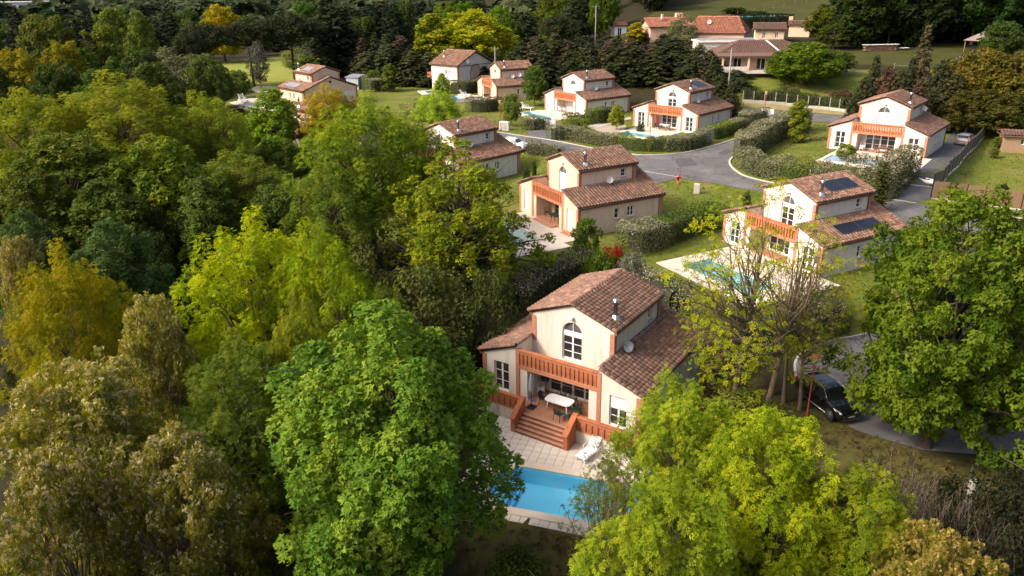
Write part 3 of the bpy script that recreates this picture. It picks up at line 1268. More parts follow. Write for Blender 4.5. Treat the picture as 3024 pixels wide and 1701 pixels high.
def dish(parent, p, face, r=.33):
    mb = MB()
    f = Vector(face).normalized()
    m = f.to_track_quat('Z', 'Y').to_matrix()
    mb.lathe([(0.001, 0), (r * .5, .03), (r * .85, .085), (r, .125), (r * .97, .13), (r * .8, .09), (.001, .015)], n=18, mat=m, c=p)
    o = mb.build('satellite_dish', M['dish'], parent)
    m2 = MB()
    pv = Vector(p)
    m2.tube([pv - f * .02, pv - Vector((0, 0, .3)), pv - Vector((0, 0, .42)) - f * .15], .025, 6)
    m2.tube([pv + f * .02 - Vector((0, 0, r * .8)), pv + f * .5 - Vector((0, 0, .12))], .015, 5)
    m2.box(tuple(pv + f * .5 - Vector((0, 0, .1))), (.07, .07, .1))
    m2.build('bracket', M['zinc'], o)
    return o


def chimney(parent, x, y, z, h=1.15, bend=0):
    mb = MB()
    mb.lathe([(.13, -.2), (.13, h - .12), (.135, h - .12), (.135, h - .08), (.13, h - .08), (.13, h)], c=(x, y, z), n=14)
    o = mb.build('chimney', M['steel'], parent)
    m2 = MB()
    m2.lathe([(.36, -.06), (.16, .22), (.14, .24)], c=(x, y, z), n=6, smooth=False)
    m2.box((x, y, z - .05), (.62, .7, .03))
    m2.build('flashing', M['steel'], o)
    m3 = MB()
    m3.lathe([(.01, h + .14), (.12, h + .12), (.21, h + .05), (.21, h + .02), (.12, h + .03)], c=(x, y, z), n=14)
    for k in range(3):
        a = 2 * PI * k / 3
        m3.tube([(x + .13 * math.cos(a), y + .13 * math.sin(a), z + h - .05), (x + .15 * math.cos(a), y + .15 * math.sin(a), z + h + .06)], .012, 4)
    m3.build('cap', M['steel'], o)
    return o


def solar(parent, eave_x, eave_z, slope, y0, y1, s0, s1, pale=False, nx=2):
    """panels lying on a slope that rises from eave_x towards the ridge; s0..s1 measured up the slope"""
    sg = 1 if eave_x > 0 else -1
    up = Vector((-sg, 0, slope)).normalized()
    nor = Vector((sg * slope, 0, 1)).normalized()
    base = Vector((eave_x, 0, eave_z)) + nor * .20
    mb = MB()

    def q(a0, a1, b0, b1, d, mi):
        P = [base + up * b + Vector((0, a, 0)) + nor * d for a, b in ((a0, b0), (a1, b0), (a1, b1), (a0, b1))]
        Q = [p - nor * .04 for p in P]
        mb.add(P + Q, [(0, 1, 2, 3), (0, 4, 5, 1), (1, 5, 6, 2), (2, 6, 7, 3), (3, 7, 4, 0)], mi)
    q(y0, y1, s0, s1, 0, 0)
    fr = mb.build('solar_panel', M['alu'], parent)
    w = (y1 - y0) / nx
    for i in range(nx):
        mb2 = MB()
        P = [base + up * b + Vector((0, a, 0)) + nor * .006 for a, b in ((y0 + w * i + .025, s0 + .03), (y0 + w * (i + 1) - .025, s0 + .03), (y0 + w * (i + 1) - .025, s1 - .03), (y0 + w * i + .025, s1 - .03))]
        mb2.add(P, [(0, 1, 2, 3)])
        mb2.build('module', M['panel_pale' if pale else 'panel'], fr)
    return fr


def villa(key, label, wall='cream', tiles='tile', near=False, front=('win', 'win'), top='win', zf=-.5, solar_up=None, solar_low=None, steps=0, glazed='open', dishes=((3.2, 3.95),), rear_door=False, group='terracotta-roofed villas of one design', balusters=18, single_pane=True):
    hx, hy, hz, ha = HOUSE[key]
    root = thing('villa', label, 'house', (hx, hy, hz), ha, group)
    W = M[wall]
    mb = MB()
    X, Y = Vector((1, 0, 0)), Vector((0, 1, 0))
    sl = .12                                     # walls stop under the roof boards
    # wing fronts with their windows
    wn_, wd = (1.02 if front[0] != 'none' else 0), None
    wx = HW + W1 * .47
    wz = (.12, 2.12)
    for s in (-1, 1):
        o_in, o_out = s * HW, s * XO
        outline = [(o_out, zf), (o_in, zf), (o_in, ZB - sl), (o_out, ZW - sl)]
        panel(mb, (0, 0, 0), X, -Y, outline, [rect(s * wx - .55, s * wx + .55, *wz)])
        # stub wall beside the porch opening
        panel(mb, (0, .02, 0), X, -Y, rect(min(s * HW, s * 2.13), max(s * HW, s * 2.13), zf, 2.06))
        # porch side wall
        mb.add([(s * 2.13, .02, zf), (s * 2.13, YB + .05, zf), (s * 2.13, YB + .05, 2.06), (s * 2.13, .02, 2.06)], [(0, 1, 2, 3)])
        # wall of the balcony recess under the wing roof
        mb.add([(s * HW, 0, 2.3), (s * HW, YB, 2.3), (s * HW, YB, ZB - .02), (s * HW, 0, ZB - .02)], [(0, 1, 2, 3)])
        # outer side wall
        holes = [rect(4.0, 4.5, .95, 1.95), rect(5.45, 6.2, .95, 1.95)] if s > 0 else [rect(4.0, 4.9, .95, 1.95)]
        panel(mb, (s * XO, 0, 0), Y, X * s, rect(0, DW, zf, ZW - sl), holes)
        # upper side wall
        holes = [rect(DD - 1.75, DD - 1.15, 4.05, 4.85)]
        panel(mb, (s * HW, 0, 0), Y, X * s, rect(YB, DD, ZB - .5, ZE - sl), holes)
    # porch back wall, upper front with the arched door, upper rear, lower rear
    panel(mb, (0, YB, 0), X, -Y, rect(-2.13, 2.13, zf, 2.06), [rect(-1.55, 1.75, .04, 1.98)], depth=.12)
    panel(mb, (0, YB, 0), X, -Y, [(-HW, 2.3), (HW, 2.3), (HW, ZE - sl), (0, ZA - sl), (-HW, ZE - sl)], [arch(0, 1.36, 2.56, 4.42)])
    panel(mb, (0, DD, 0), X, Y, [(-HW, ZB - .5), (HW, ZB - .5), (HW, ZE - sl), (0, ZA - sl), (-HW, ZE - sl)])
    rh = [rect(-4.9, -2.6, zf + .1, 2.05)] if rear_door else [rect(-.5, .5, .05, 2.05)]
    panel(mb, (0, DW, 0), X, Y, [(-XO, zf), (XO, zf), (XO, ZW - sl), (0, ZG - sl), (-XO, ZW - sl)], rh)
    # balcony slab and porch floor
    mb.box((0, YB / 2 + .06, 2.21), (2 * HW - .02, YB - .14, .3))
    mb.build('wall', W, root)
    bf = MB()
    bf.box((0, YB / 2 + .06, 2.375), (2 * HW - .04, YB - .16, .03))
    bf.build('balcony_floor', M['floor_tile'], root)
    fl = MB()
    fl.box((0, YB / 2 - .0, zf / 2), (4.24, YB - .04, -zf))
    fl.build('porch_floor', M['floor_tile'], root)
    if rear_door:
        g = MB()
        for i in range(9):
            z0 = zf + .1 + (2.05 - zf - .1) * i / 9
            g.box((-3.75, DW - .1, z0 + .12), (2.3, .04, (2.05 - zf - .1) / 9 - .01))
        g.build('garage_door', M['shutter'], root)
        v = MB()
        v.lathe([(.22, 0), (.22, .06)], c=(0, 0, 0), n=14, mat=Matrix.Rotation(-PI / 2, 3, 'X'))
        v.add([(.2 * math.cos(2 * PI * k / 14), .02, .2 * math.sin(2 * PI * k / 14)) for k in range(14)], [tuple(range(14))])
        v.build('round_vent', M['dark'], root, (0, DW + .01, ZG - .85))
    # roof
    tm, cm = ROOF_MESH[tiles]
    roof = link('roof', SLAB, root)
    if near:
        rng = random.Random(3)
        single, rest = [], []
        for k in FR:
            for f in FR[k]:
                (single if (k == 'upper_right' or (k == 'wing_right' and f[0] < 7)) else rest).append(f)
        for (_, _, p, m) in single[:300]:
            o = link('roof_tile', tile_mesh, roof)
            o.matrix_local = Matrix.Translation(p) @ m.to_4x4()
        rest += single[300:]
        V, F, rn = tiles_join(rest, rng)
        o = link('roof_tiles', fast_mesh('roof_tiles_rest', V, F, M['tile'], rn), roof)
    else:
        o = link('roof_tiles', tm, roof)
    o['kind'] = 'stuff'
    link('cap_tiles', cm, roof)['kind'] = 'stuff'
    link('eave_band', FASCIA, root)
    link('flashing', FLASH, root)
    link('gutter', GUTTER, root)
    # brick corners
    for s in (-1, 1):
        link('brick_column', COL_LOW, root, (s * (XO - .12), .117, 0), scale=(1, 1, 1))
        link('brick_column', COL_LOW, root, (s * (XO - .12), DW - .117, 0))
        link('brick_column', COL_MID, root, (s * HW, .09, 0))
        link('brick_column', COL_UP, root, (s * (HW - .12), YB + .117, 0))
        link('brick_column', COL_UP, root, (s * (HW - .12), DD - .117, 0))
    balustrade(root, (-HW + .13, .06), (HW - .13, .06), 2.05, ZR, balusters, single=near)
    # windows and doors
    sp = single_pane
    for s, f in zip((-1, 1), front):
        window(root, (0, 0, 0), X, -Y, s * wx - .55, s * wx + .55, *wz, cols=2, rows=3, shutter={'win': 0, 'half': .42, 'shut': 1.0}[f], single=sp)
    window(root, (0, YB, 0), X, -Y, -.68, .68, 2.56, 4.42, cols=2, rows=3, arched=True, shutter=1.0 if top == 'shut' else 0, single=sp, name='balcony_door')
    for (a, b) in ((-1.55, .1), (.1, 1.75)):
        window(root, (0, YB, 0), X, -Y, a, b, .04, 1.98, cols=2, rows=3, rec=.05, shutter=1.0 if glazed == 'shut' else 0, single=sp, name='patio_door')
    window(root, (XO, 0, 0), Y, X, 4.0, 4.5, .95, 1.95, cols=1, rows=2, single=sp)
    window(root, (XO, 0, 0), Y, X, 5.45, 6.2, .95, 1.95, cols=2, rows=2, single=sp)
    window(root, (-XO, 0, 0), Y, -X, 4.0, 4.9, .95, 1.95, cols=2, rows=2, single=sp)
    window(root, (HW, 0, 0), Y, X, DD - 1.75, DD - 1.15, 4.05, 4.85, cols=1, rows=2, single=sp)
    window(root, (-HW, 0, 0), Y, -X, DD - 1.75, DD - 1.15, 4.05, 4.85, cols=1, rows=2, single=sp)
    if not rear_door:
        window(root, (0, DW, 0), X, Y, -.5, .5, .05, 2.05, cols=1, rows=1, shutter=1, single=sp, name='back_door')
    sill = MB()
    for (a, b) in ((4.0, 4.5), (5.45, 6.2)):
        sill.box((XO + .05, (a + b) / 2, .91), (.16, b - a + .16, .07))
    sill.box((HW + .03, DD - 1.45, 4.02), (.1, .75, .06))
    sill.build('window_sill', M['concrete'], root)
    chimney(root, HW - .45, YB + .95, ZE + .357 * .67 + .1)
    for (dy, dz) in dishes:
        dish(root, (HW + .42, dy, dz + .2), (.85, -.5, .35))
    lampm = MB()
    lampm.lathe([(.001, .12), (.1, .1), (.14, 0), (.1, -.1), (.001, -.13)], c=(0, YB - .14, 5.42), n=12)
    lampm.box((0, YB - .05, 5.42), (.1, .12, .1))
    lampm.build('wall_lamp', M['white'], root)
    if solar_up:
        solar(root, HW + OV, ZE, (ZA - ZE) / (HW + OV), *solar_up)
    if solar_low:
        solar(root, XO + OV, ZW, WS, *solar_low)
    if steps:
        for i in range(steps):
            tz = -.02 - .24 * i / steps
            st = MB()
            st.box((0, -.16 - .34 * i, (-.6 + tz) / 2), (3.5, .34 if i else .40, .6 + tz), bev=.02)
            st.build('step', M['step'], root)
            st = MB()
            st.box((HW + W1 * .47, -.16 - .3 * i, (-.6 + tz) / 2), (1.5, .3 if i else .36, .6 + tz), bev=.02)
            st.build('step', M['step'], root)
    return root


VILLA = {}
VILLA['A'] = villa('A', 'nearest cream villa with red-brown tile roof above the blue pool', near=True, front=('win', 'half'), zf=-.92, single_pane=False, dishes=((2.7, 3.75),))
VILLA['B'] = villa('B', 'peach villa with closed white shutters, a hydrant on the lawn beyond it', wall='peach', front=('shut', 'shut'), top='shut', steps=3, zf=-.55, dishes=((4.9, 3.85),))
VILLA['C'] = villa('C', 'cream villa with closed white shutters in front of the dark conifers', front=('shut', 'shut'), top='shut', glazed='shut', dishes=((3.9, 3.75),))
VILLA['D'] = villa('D', 'cream villa on the road corner with one small solar panel and a red parasol', solar_up=(4.6, 7.2, .7, 2.5), dishes=((3.4, 3.75),))
VILLA['E'] = villa('E', 'cream villa beside the dark driveway with the grey car', top='shut', dishes=((6.3, 4.4),))
VILLA['G'] = villa('G', 'cream villa with black solar panels on both roofs behind the sparse tree', tiles='tile_warm', solar_up=(3.9, 7.3, .85, 2.35), solar_low=(2.6, 7.4, .75, 2.0), dishes=())
VILLA['F'] = villa('F', 'cream villa with pale reddish roof half hidden behind the trees, white car beside it', tiles='tile_warm', dishes=((3.6, 3.8),))
VILLA['H'] = villa('H', 'peach villa seen from behind with pale solar panels, beside the golf green', wall='peach', tiles='tile_warm', solar_up=(3.4, 6.4, .8, 2.3, True), solar_low=(1.2, 6.0, .7, 2.1, True), rear_door=True, dishes=((4.2, 3.85),))
VILLA['J'] = villa('J', 'peach villa with two satellite dishes between the arched house and a round tree', wall='peach', tiles='tile_warm', front=('shut', 'shut'), top='shut', dishes=((4.0, 3.75), (5.4, 3.95)))
VILLA['L'] = villa('L', 'peach villa almost hidden behind the golden-brown tree', wall='peach', tiles='tile_warm', dishes=())
mb = MB()
mb.tube([(-1.25, YB - .06, 2.5), (-1.15, YB - .06, 4.35)], .05, 8)
mb.build('white_pipe', M['white'], VILLA['E'])
# ------------------------------------------------------------------ pools, decks, terrace
def frame2(k, ox, oy, ang):
    """2-D frame in villa k's ground plane: returns function (a, b) -> world x, y with b towards the viewer"""
    hx, hy, hz, ha = HOUSE[k]
    t = ha + ang
    o = hloc(k, ox, oy)
    e1 = Vector((math.cos(t), math.sin(t)))
    e2 = Vector((math.sin(t), -math.cos(t)))
    return lambda a, b: (o.x + e1.x * a + e2.x * b, o.y + e1.y * a + e2.y * b), t


def pool(name, label, to, t, outline, zdeck, liner, water=True, cover=None, depth=1.0, steps=None, cop=.32):
    """outline in the pool frame (a, b); basin, coping, water or cover are its parts"""
    W = [to(a, b) for a, b in outline]
    cx = sum(p[0] for p in W) / len(W)
    cy = sum(p[1] for p in W) / len(W)
    root = thing(name, label, 'pool', (cx, cy, zdeck))
    L = [(x - cx, y - cy) for x, y in W]
    n = len(L)
    area = sum(L[i][0] * L[(i + 1) % n][1] - L[(i + 1) % n][0] * L[i][1] for i in range(n))
    if area < 0:
        L = L[::-1]
    # outward offset for the coping
    O = []
    for i in range(n):
        p0, p1, p2 = Vector(L[i - 1]), Vector(L[i]), Vector(L[(i + 1) % n])
        d1, d2 = (p1 - p0).normalized(), (p2 - p1).normalized()
        n1, n2 = Vector((d1.y, -d1.x)), Vector((d2.y, -d2.x))
        m = (n1 + n2)
        m = m / max(.35, m.length_squared / 2)
        O.append((p1.x + m.x * cop, p1.y + m.y * cop))
    mb = MB()
    vs = [(x, y, .012) for x, y in L] + [(x, y, -depth) for x, y in L]
    mb.add(vs, [(i, n + i, n + (i + 1) % n, (i + 1) % n) for i in range(n)])
    v2, fs = fill2d(L)
    mb.add([(x, y, -depth) for x, y in v2], fs)
    basin = mb.build('basin', M[liner], root)
    if steps:
        for k, (poly, z) in enumerate(steps):
            P = [(to(a, b)[0] - cx, to(a, b)[1] - cy) for a, b in poly]
            st = MB()
            st.prism(P, -depth + .01, z)
            st.build('pool_step', M[liner], basin)
    mb = MB()
    for i in range(n):
        j = (i + 1) % n
        mb.add([(*L[i], .05), (*L[j], .05), (*O[j], .05), (*O[i], .05), (*L[i], -.05), (*L[j], -.05), (*O[j], -.02), (*O[i], -.02)],
               [(0, 3, 2, 1), (0, 1, 5, 4), (2, 3, 7, 6)])
    mb.build('coping', M['coping'], root)
    mb = MB()
    zz = -.12 if cover is None else -.03
    mb.add([(x, y, zz) for x, y in v2], fs)
    mb.build('water' if cover is None else 'cover', M['water'] if cover is None else M[cover], root)
    POOLS.append(W)
    EXCL.append([(x + cx, y + cy) for x, y in O])
    return root, W, O, (cx, cy)


# ---- villa A: blue pool, slab deck turned 16.7 degrees against the house
toA, tA = frame2('A', .38, -5.10, R(16.7))
POOL_A = [(0, 0), (8.2, 0), (8.2, 3.45), (0, 3.45), (0, 2.95)] + [(-.55 - .30 * math.sin(PI * k / 8), 2.85 - 2.3 * k / 8) for k in range(9)] + [(0, .5)]
rootA, WA, OA, cA = pool('pool', 'bright blue pool in front of the nearest villa', toA, tA, POOL_A, 0.02, 'liner_blue',
                         steps=[([(-.8, .55), (.28, .55), (.28, 2.85), (-.8, 2.85)], -.42), ([(.28, .55), (.55, .55), (.55, 2.85), (.28, 2.85)], -.75)], cop=.52)


def deck_hole(O, c):
    return [(x + c[0], y + c[1]) for x, y in O]


holeA = deck_hole(OA, cA)
# joint bed under the slabs
deck = thing('pool_deck', 'pale slab terrace around the bright blue pool', 'terrace', (toA(0, 0)[0], toA(0, 0)[1], 0.0), tA)
slabs = MB().box((0, 0, 0), (.485, .485, .07), bev=.01).mesh('slab', M['slab'])
rest = MB()
cnt = 0
inv = [(a, b) for a, b in []]
S = .5
rng = random.Random(4)
bed = MB()
for ia in range(-5, 20):
    for ib in range(-12, 10):
        a, b = ia * S + .25, ib * S + .25 - .05
        if b > 4.6:
            continue
        w = to = toA(a, b)
        # skip where the house or its terrace stands
        hx, hy, hz, ha = HOUSE['A']
        dx, dy = w[0] - hx, w[1] - hy
        ly = -math.sin(ha) * dx + math.cos(ha) * dy
        lx = math.cos(ha) * dx + math.sin(ha) * dy
        if ly > -1.0 or (-1.75 < lx < 2.1 and ly > -2.0):
            continue
        cs = [toA(a + i * .25, b + j * .25) for i in (-1, 0, 1) for j in (-1, 0, 1)]
        ins = sum(inpoly(x, y, holeA) for x, y in cs)
        if any(inpoly(x, y, WA) for x, y in cs):
            continue
        z = .0 + rng.uniform(-.006, .006) - (.03 if ins else 0)
        bed.box((a, -b, -.06), (S, S, .05))
        if a < 5.6 and cnt < 300:
            link('slab', slabs, deck, (a, -b, z), (rng.uniform(-.006, .006), rng.uniform(-.006, .006), rng.uniform(-.01, .01)))
            cnt += 1
        else:
            rest.box((a, -b, z), (.485, .485, .07), bev=.01)
bed.build('joint_bed', M['joint'], deck)
rest.build('slab_field', M['slab'], deck)['kind'] = 'stuff'

# terrace and steps of villa A
vA = VILLA['A']
mb = MB()
mb.box((0, -.66, -.46), (2 * XO + .2, 1.32, .90))
mb.build('plinth', M['plinth'], vA)
mb = MB()
mb.box((0, -.67, -.005), (2 * XO + .24, 1.36, .05))
mb.build('terrace_floor', M['floor_tile'], vA)
for i in range(5):
    mb = MB()
    tz = -.176 * i + .016
    y1 = -1.34 - .20 * i
    mb.box((.16, y1 - .10 + .012, (tz - .9) / 2), (3.42, .21 if i else .22, tz + .9), mi=1)
    mb.box((.16, y1 - .10 + .004, tz + .012), (3.42, .235, .03), bev=.008)
    mb.build('step', [M['step'], M['riser']], vA)
for (xa, xb) in ((1.95, XO + .05), (-XO - .05, -1.65)):
    balustrade(vA, (xa, -1.25), (xb, -1.25), 0.02, .92, 9, name='terrace_rail', base=.0)
balustrade(vA, (-XO - .05, -1.2), (-XO - .05, -.1), 0.02, .92, 3, name='terrace_rail', base=.0)
for xs in (1.95, -1.65):
    mb = MB()
    poly = [(-1.12, -.9), (-2.36, -.9), (-2.36, .06), (-1.30, .86), (-1.12, .86)]
    hw = .13
    vs = [(xs - hw, y, z) for y, z in poly] + [(xs + hw, y, z) for y, z in poly]
    mb.add(vs, [(0, 1, 2, 3, 4), (9, 8, 7, 6, 5)] + [(i, 5 + i, 5 + (i + 1) % 5, (i + 1) % 5) for i in range(5)])
    fl = mb.build('step_flank', M['terra'], vA)
    mb = MB()
    for (p, q) in (((xs, -2.44, .07), (xs, -1.28, .925)), ((xs, -1.28, .925), (xs, -1.08, .925))):
        mb.beam(p, q, .34, .09)
    mb.build('coping', M['terra'], fl)

# ---- other villas: paved decks and pools
def plain_deck(k, poly, hole, z):
    W = [tuple(hloc(k, x, y)[:2]) for x, y in poly]
    cx = sum(p[0] for p in W) / len(W)
    cy = sum(p[1] for p in W) / len(W)
    EXCL.append(W)
    v2, fs = fill2d(W, [hole] if hole else [])
    mb = MB()
    mb.add([(x, y, z) for x, y in v2], fs)
    n = len(W)
    mb.add([(x, y, z) for x, y in W] + [(x, y, z - .35) for x, y in W], [(i, (i + 1) % n, n + (i + 1) % n, n + i) for i in range(n)])
    o = mb.build('paved_deck', M['paving'])
    return tag(o, kind='structure')


def villa_pool(k, label, x0, x1, y0, y1, deck, z, liner='liner_pale', cover=None, poly=None):
    to, t = frame2(k, 0, 0, 0)
    out = poly or [(x0, -y0), (x1, -y0), (x1, -y1), (x0, -y1)]
    r_, W, O, c = pool('pool', label, to, t, out, z, liner, cover=cover)
    plain_deck(k, deck, deck_hole([(x * .985, y * .985) for x, y in O], c), z)


villa_pool('B', 'pool with grey-green cover beside the peach villa under the oak', -3.2, 4.3, -3.1, -6.7, [(-4.4, 0.1), (4.6, .1), (4.6, -.3), (6.0, -.4), (6.0, -1.85), (7.25, -1.85), (7.25, -4.5), (7.0, -8.6), (-4.4, -8.6)], 3.46, cover='cover_green')
villa_pool('G', 'turquoise pool behind the sparse tree on the right', -2.0, 5.3, -4.3, -7.4, [(-3.65, .1), (7.4, .1), (7.4, -8.75), (-3.65, -8.75)], 3.2)
villa_pool('E', 'pool with a blue cover in front of the villa by the dark driveway', -3.4, 2.3, -4.1, -7.5, [(-3.95, .1), (6.2, .1), (6.5, -12.0), (4.6, -12.0), (4.6, -8.5), (-3.95, -8.5)], 5.80, cover='cover_blue')
villa_pool('D', 'turquoise pool behind the clipped green hedge on the road corner', -3.2, 2.3, -4.3, -7.2, [(-4.1, -1.3), (-3.0, .1), (3.2, .1), (3.4, -8.0), (-4.1, -8.0)], 5.20)
villa_pool('C', 'pale L-shaped pool beside the white gate', 0, 0, 0, 0, [(-5.2, -1.5), (-3.0, .1), (3.0, .1), (5.2, -3.0), (5.2, -7.6), (-5.2, -7.6)], 5.12,
           poly=[(-4.6, 3.7), (1.0, 3.7), (1.0, 4.4), (4.4, 4.4), (4.4, 6.9), (-1.5, 6.9), (-1.5, 5.9), (-4.6, 5.9)])
villa_pool('J', 'small turquoise pool in front of the peach villa with two dishes', -4.6, 0.5, -4.6, -7.2, [(-5.4, -2.0), (-2.5, .1), (3.0, .1), (3.0, -7.9), (-5.4, -7.9)], 5.40)
# pool of the arched house
toI = lambda a, b: (at(1300, 272).x + a * .95 + b * .3, at(1300, 272).y - b * .95 + a * .3)
pI, WI, OI, cI = pool('pool', 'small deep-blue pool left of the arched house', toI, 0, [(-3, -1.6), (3.6, -1.6), (3.6, 2.0), (-3, 2.0)], 5.25, 'liner_blue')
Wp = [toI(*p) for p in [(-4.2, -2.8), (6.2, -3.2), (6.2, 3.4), (-4.2, 3.4)]]
v2, fs = fill2d(Wp, [deck_hole([(x * .98, y * .98) for x, y in OI], cI)])
mb = MB()
mb.add([(x, y, 5.25) for x, y in v2], fs)
mb.add([(x, y, 5.25) for x, y in Wp] + [(x, y, 4.8) for x, y in Wp], [(i, (i + 1) % 4, 4 + (i + 1) % 4, 4 + i) for i in range(4)])
mb.build('paved_deck', M['paving'])['kind'] = 'structure'

build_ground()

for k in HOUSE:
    EXCL.append([tuple(hloc(k, x, y)[:2]) for x, y in ((-XO - .3, -1.6), (XO + .3, -1.6), (XO + .3, DW + .3), (-XO - .3, DW + .3))])
EXCL.append([toA(a, b) for a, b in ((-2.8, -6), (10.2, -6), (10.2, 4.8), (-2.8, 4.8))])
# ------------------------------------------------------------------ foliage
def diamond(w=.36, z=.07, a=0.0, l=1.0, y0=0.0, x0=0.0):
    ca, sa = math.cos(a), math.sin(a)
    out = []
    for (x, y, zz) in ((0, 0, 0), (w * l, .5 * l, z * l), (0, l, -.04 * l), (-w * l, .5 * l, z * l)):
        out.append((x0 + ca * x + sa * y, y0 - sa * x + ca * y, zz))
    return out


def template(kind):
    if kind == 'leaf':
        d = [diamond()]
    elif kind == 'maple':
        d = [diamond(.26), diamond(.24, a=R(58), l=.82), diamond(.24, a=R(-58), l=.82)]
    elif kind == 'cluster':
        d = [diamond(.3, a=R(-70), l=.8, z=.15), diamond(.3, a=R(-10)), diamond(.3, a=R(60), l=.9, z=-.1)]
    elif kind == 'pinnate':
        d = [diamond(.22, y0=.66, l=.46)]
        for y in (.16, .48):
            for s in (-1, 1):
                d.append(diamond(.24, a=R(58) * s, y0=y, l=.52, z=.1))
    elif kind == 'tuft':
        d = []
        for k in range(5):
            a = R(-70 + 35 * k)
            q = diamond(.10, a=a, l=1.0 - .12 * abs(k - 2), z=0)
            d.append([(x, y, z + (.35 if k % 2 else .1) * math.hypot(x, y)) for x, y, z in q])
    elif kind == 'spray':
        d = [diamond(.20, z=.0), diamond(.16, a=R(38), l=.75, y0=.1, z=-.08), diamond(.16, a=R(-38), l=.75, y0=.1, z=-.08)]
    V = np.array([p for q in d for p in q], float)
    F = np.arange(len(V)).reshape(-1, 4)
    return V, F


TEMPL = {k: template(k) for k in ('leaf', 'maple', 'cluster', 'pinnate', 'tuft', 'spray')}


def norm(a):
    return a / np.maximum(np.linalg.norm(a, axis=-1, keepdims=True), 1e-9)


def leaf_geo(cen, nor, tip, size, kind, rng, rnd=None):
    V0, F0 = TEMPL[kind]
    n = norm(nor)
    t = norm(tip - n * (tip * n).sum(-1, keepdims=True))
    b = np.cross(t, n)
    B = np.stack([b, t, n], 1)                     # rows: x, y, z axes
    V = (V0[None] * size[:, None, None]) @ B + cen[:, None, :]
    N, K = len(cen), len(V0)
    F = (F0[None] + (np.arange(N) * K)[:, None, None]).reshape(-1, 4)
    if rnd is None:
        rnd = rng.random(N)
    rn = np.repeat(rnd, len(F0)) * .8 + rng.random(N * len(F0)) * .2
    return V.reshape(-1, 3), F, rn


PROFILE = {
    'round': lambda h: np.sqrt(np.clip(1 - (1.9 * (h - .47)) ** 2, 0, 1)),
    'dome': lambda h: np.sqrt(np.clip(1 - np.clip((h - .22) / .80, -.32, 1) ** 2, 0, 1)) * np.clip(.62 + 1.8 * h, 0, 1),
    'oval': lambda h: np.clip(np.sin(PI * np.clip(h * .93 + .06, 0, 1)), 0, 1) ** .62 * (1 - .22 * h),
    'column': lambda h: np.clip(np.sin(PI * np.clip(h * .9 + .09, 0, 1)), 0, 1) ** .45 * .9,
    'cone': lambda h: np.clip(1.02 - h, .03, 1) ** .85,
    'vase': lambda h: np.clip(.35 + 1.0 * h, 0, 1) * np.sqrt(np.clip(1 - np.clip((h - .55) / .47, 0, 1) ** 2, 0, 1)),
    'lens': lambda h: np.sqrt(np.clip(1 - h ** 2, 0, 1)),
}


def clumps(rng, prof, rad, z0, hc, n, inner=.35, mind=.0, lobes=.16):
    """clump centres spread through the crown, more of them near its skin"""
    f = PROFILE[prof]
    a1, a2, a3 = rng.random(3) * 6.28
    pts = []
    tries = 0
    while len(pts) < n and tries < n * 60:
        tries += 1
        h = rng.random()
        r = float(f(np.array(h)))
        if rng.random() > r + .12:
            continue
        ph = rng.random() * 2 * PI
        q = inner + (1 - inner) * rng.random() ** .55
        rr = rad * r * q * (1 + lobes * math.sin(2 * ph + a1 + 2.2 * h) + lobes * .8 * math.sin(3 * ph + a2 - 3 * h) + lobes * .5 * math.sin(5 * ph + a3))
        rr *= (.88 + .24 * rng.random()) * (1.13 if rng.random() < .12 else 1.0)
        p = np.array([rr * math.cos(ph), rr * math.sin(ph), z0 + hc * h * (1 + .06 * math.sin(3 * ph + a1) + (.06 * rng.random() if h > .6 else 0))])
        if mind and pts and min(np.sum((np.array(pts) - p) ** 2, 1)) < mind * mind:
            continue
        pts.append(p)
    return np.array(pts)


def clump_leaves(rng, cen, rc, nleaf, size, kind, axis_z, droop=.25, up=.55, flat=.72, spread=.45, shell=.5, zc=0):
    """leaves of all clumps: shells of leaves facing outwards and up"""
    P, Nn, T = [], [], []
    for c, r in zip(cen, rc):
        k = max(3, int(nleaf * (r / rc.mean()) ** 2))
        d = norm(rng.normal(size=(k, 3)) + np.array([0, 0, .35]))
        out = c - np.array([0, 0, zc])
        out[2] *= .6
        out = out / max(1e-6, np.linalg.norm(out))
        d = norm(d + out * .35)
        rr = r * (shell + (1.08 - shell) * rng.random((k, 1)) ** .6)
        p = c + d * rr * np.array([1, 1, flat])
        P.append(p)
        Nn.append(norm(d * .55 + np.array([0, 0, up]) + rng.normal(size=(k, 3)) * spread))
        T.append(norm(d * np.array([1, 1, .3]) + np.array([0, 0, -droop]) + rng.normal(size=(k, 3)) * .45))
    P, Nn, T = np.concatenate(P), np.concatenate(Nn), np.concatenate(T)
    s = size * (.65 + .7 * rng.random(len(P)))
    return P, Nn, T, s


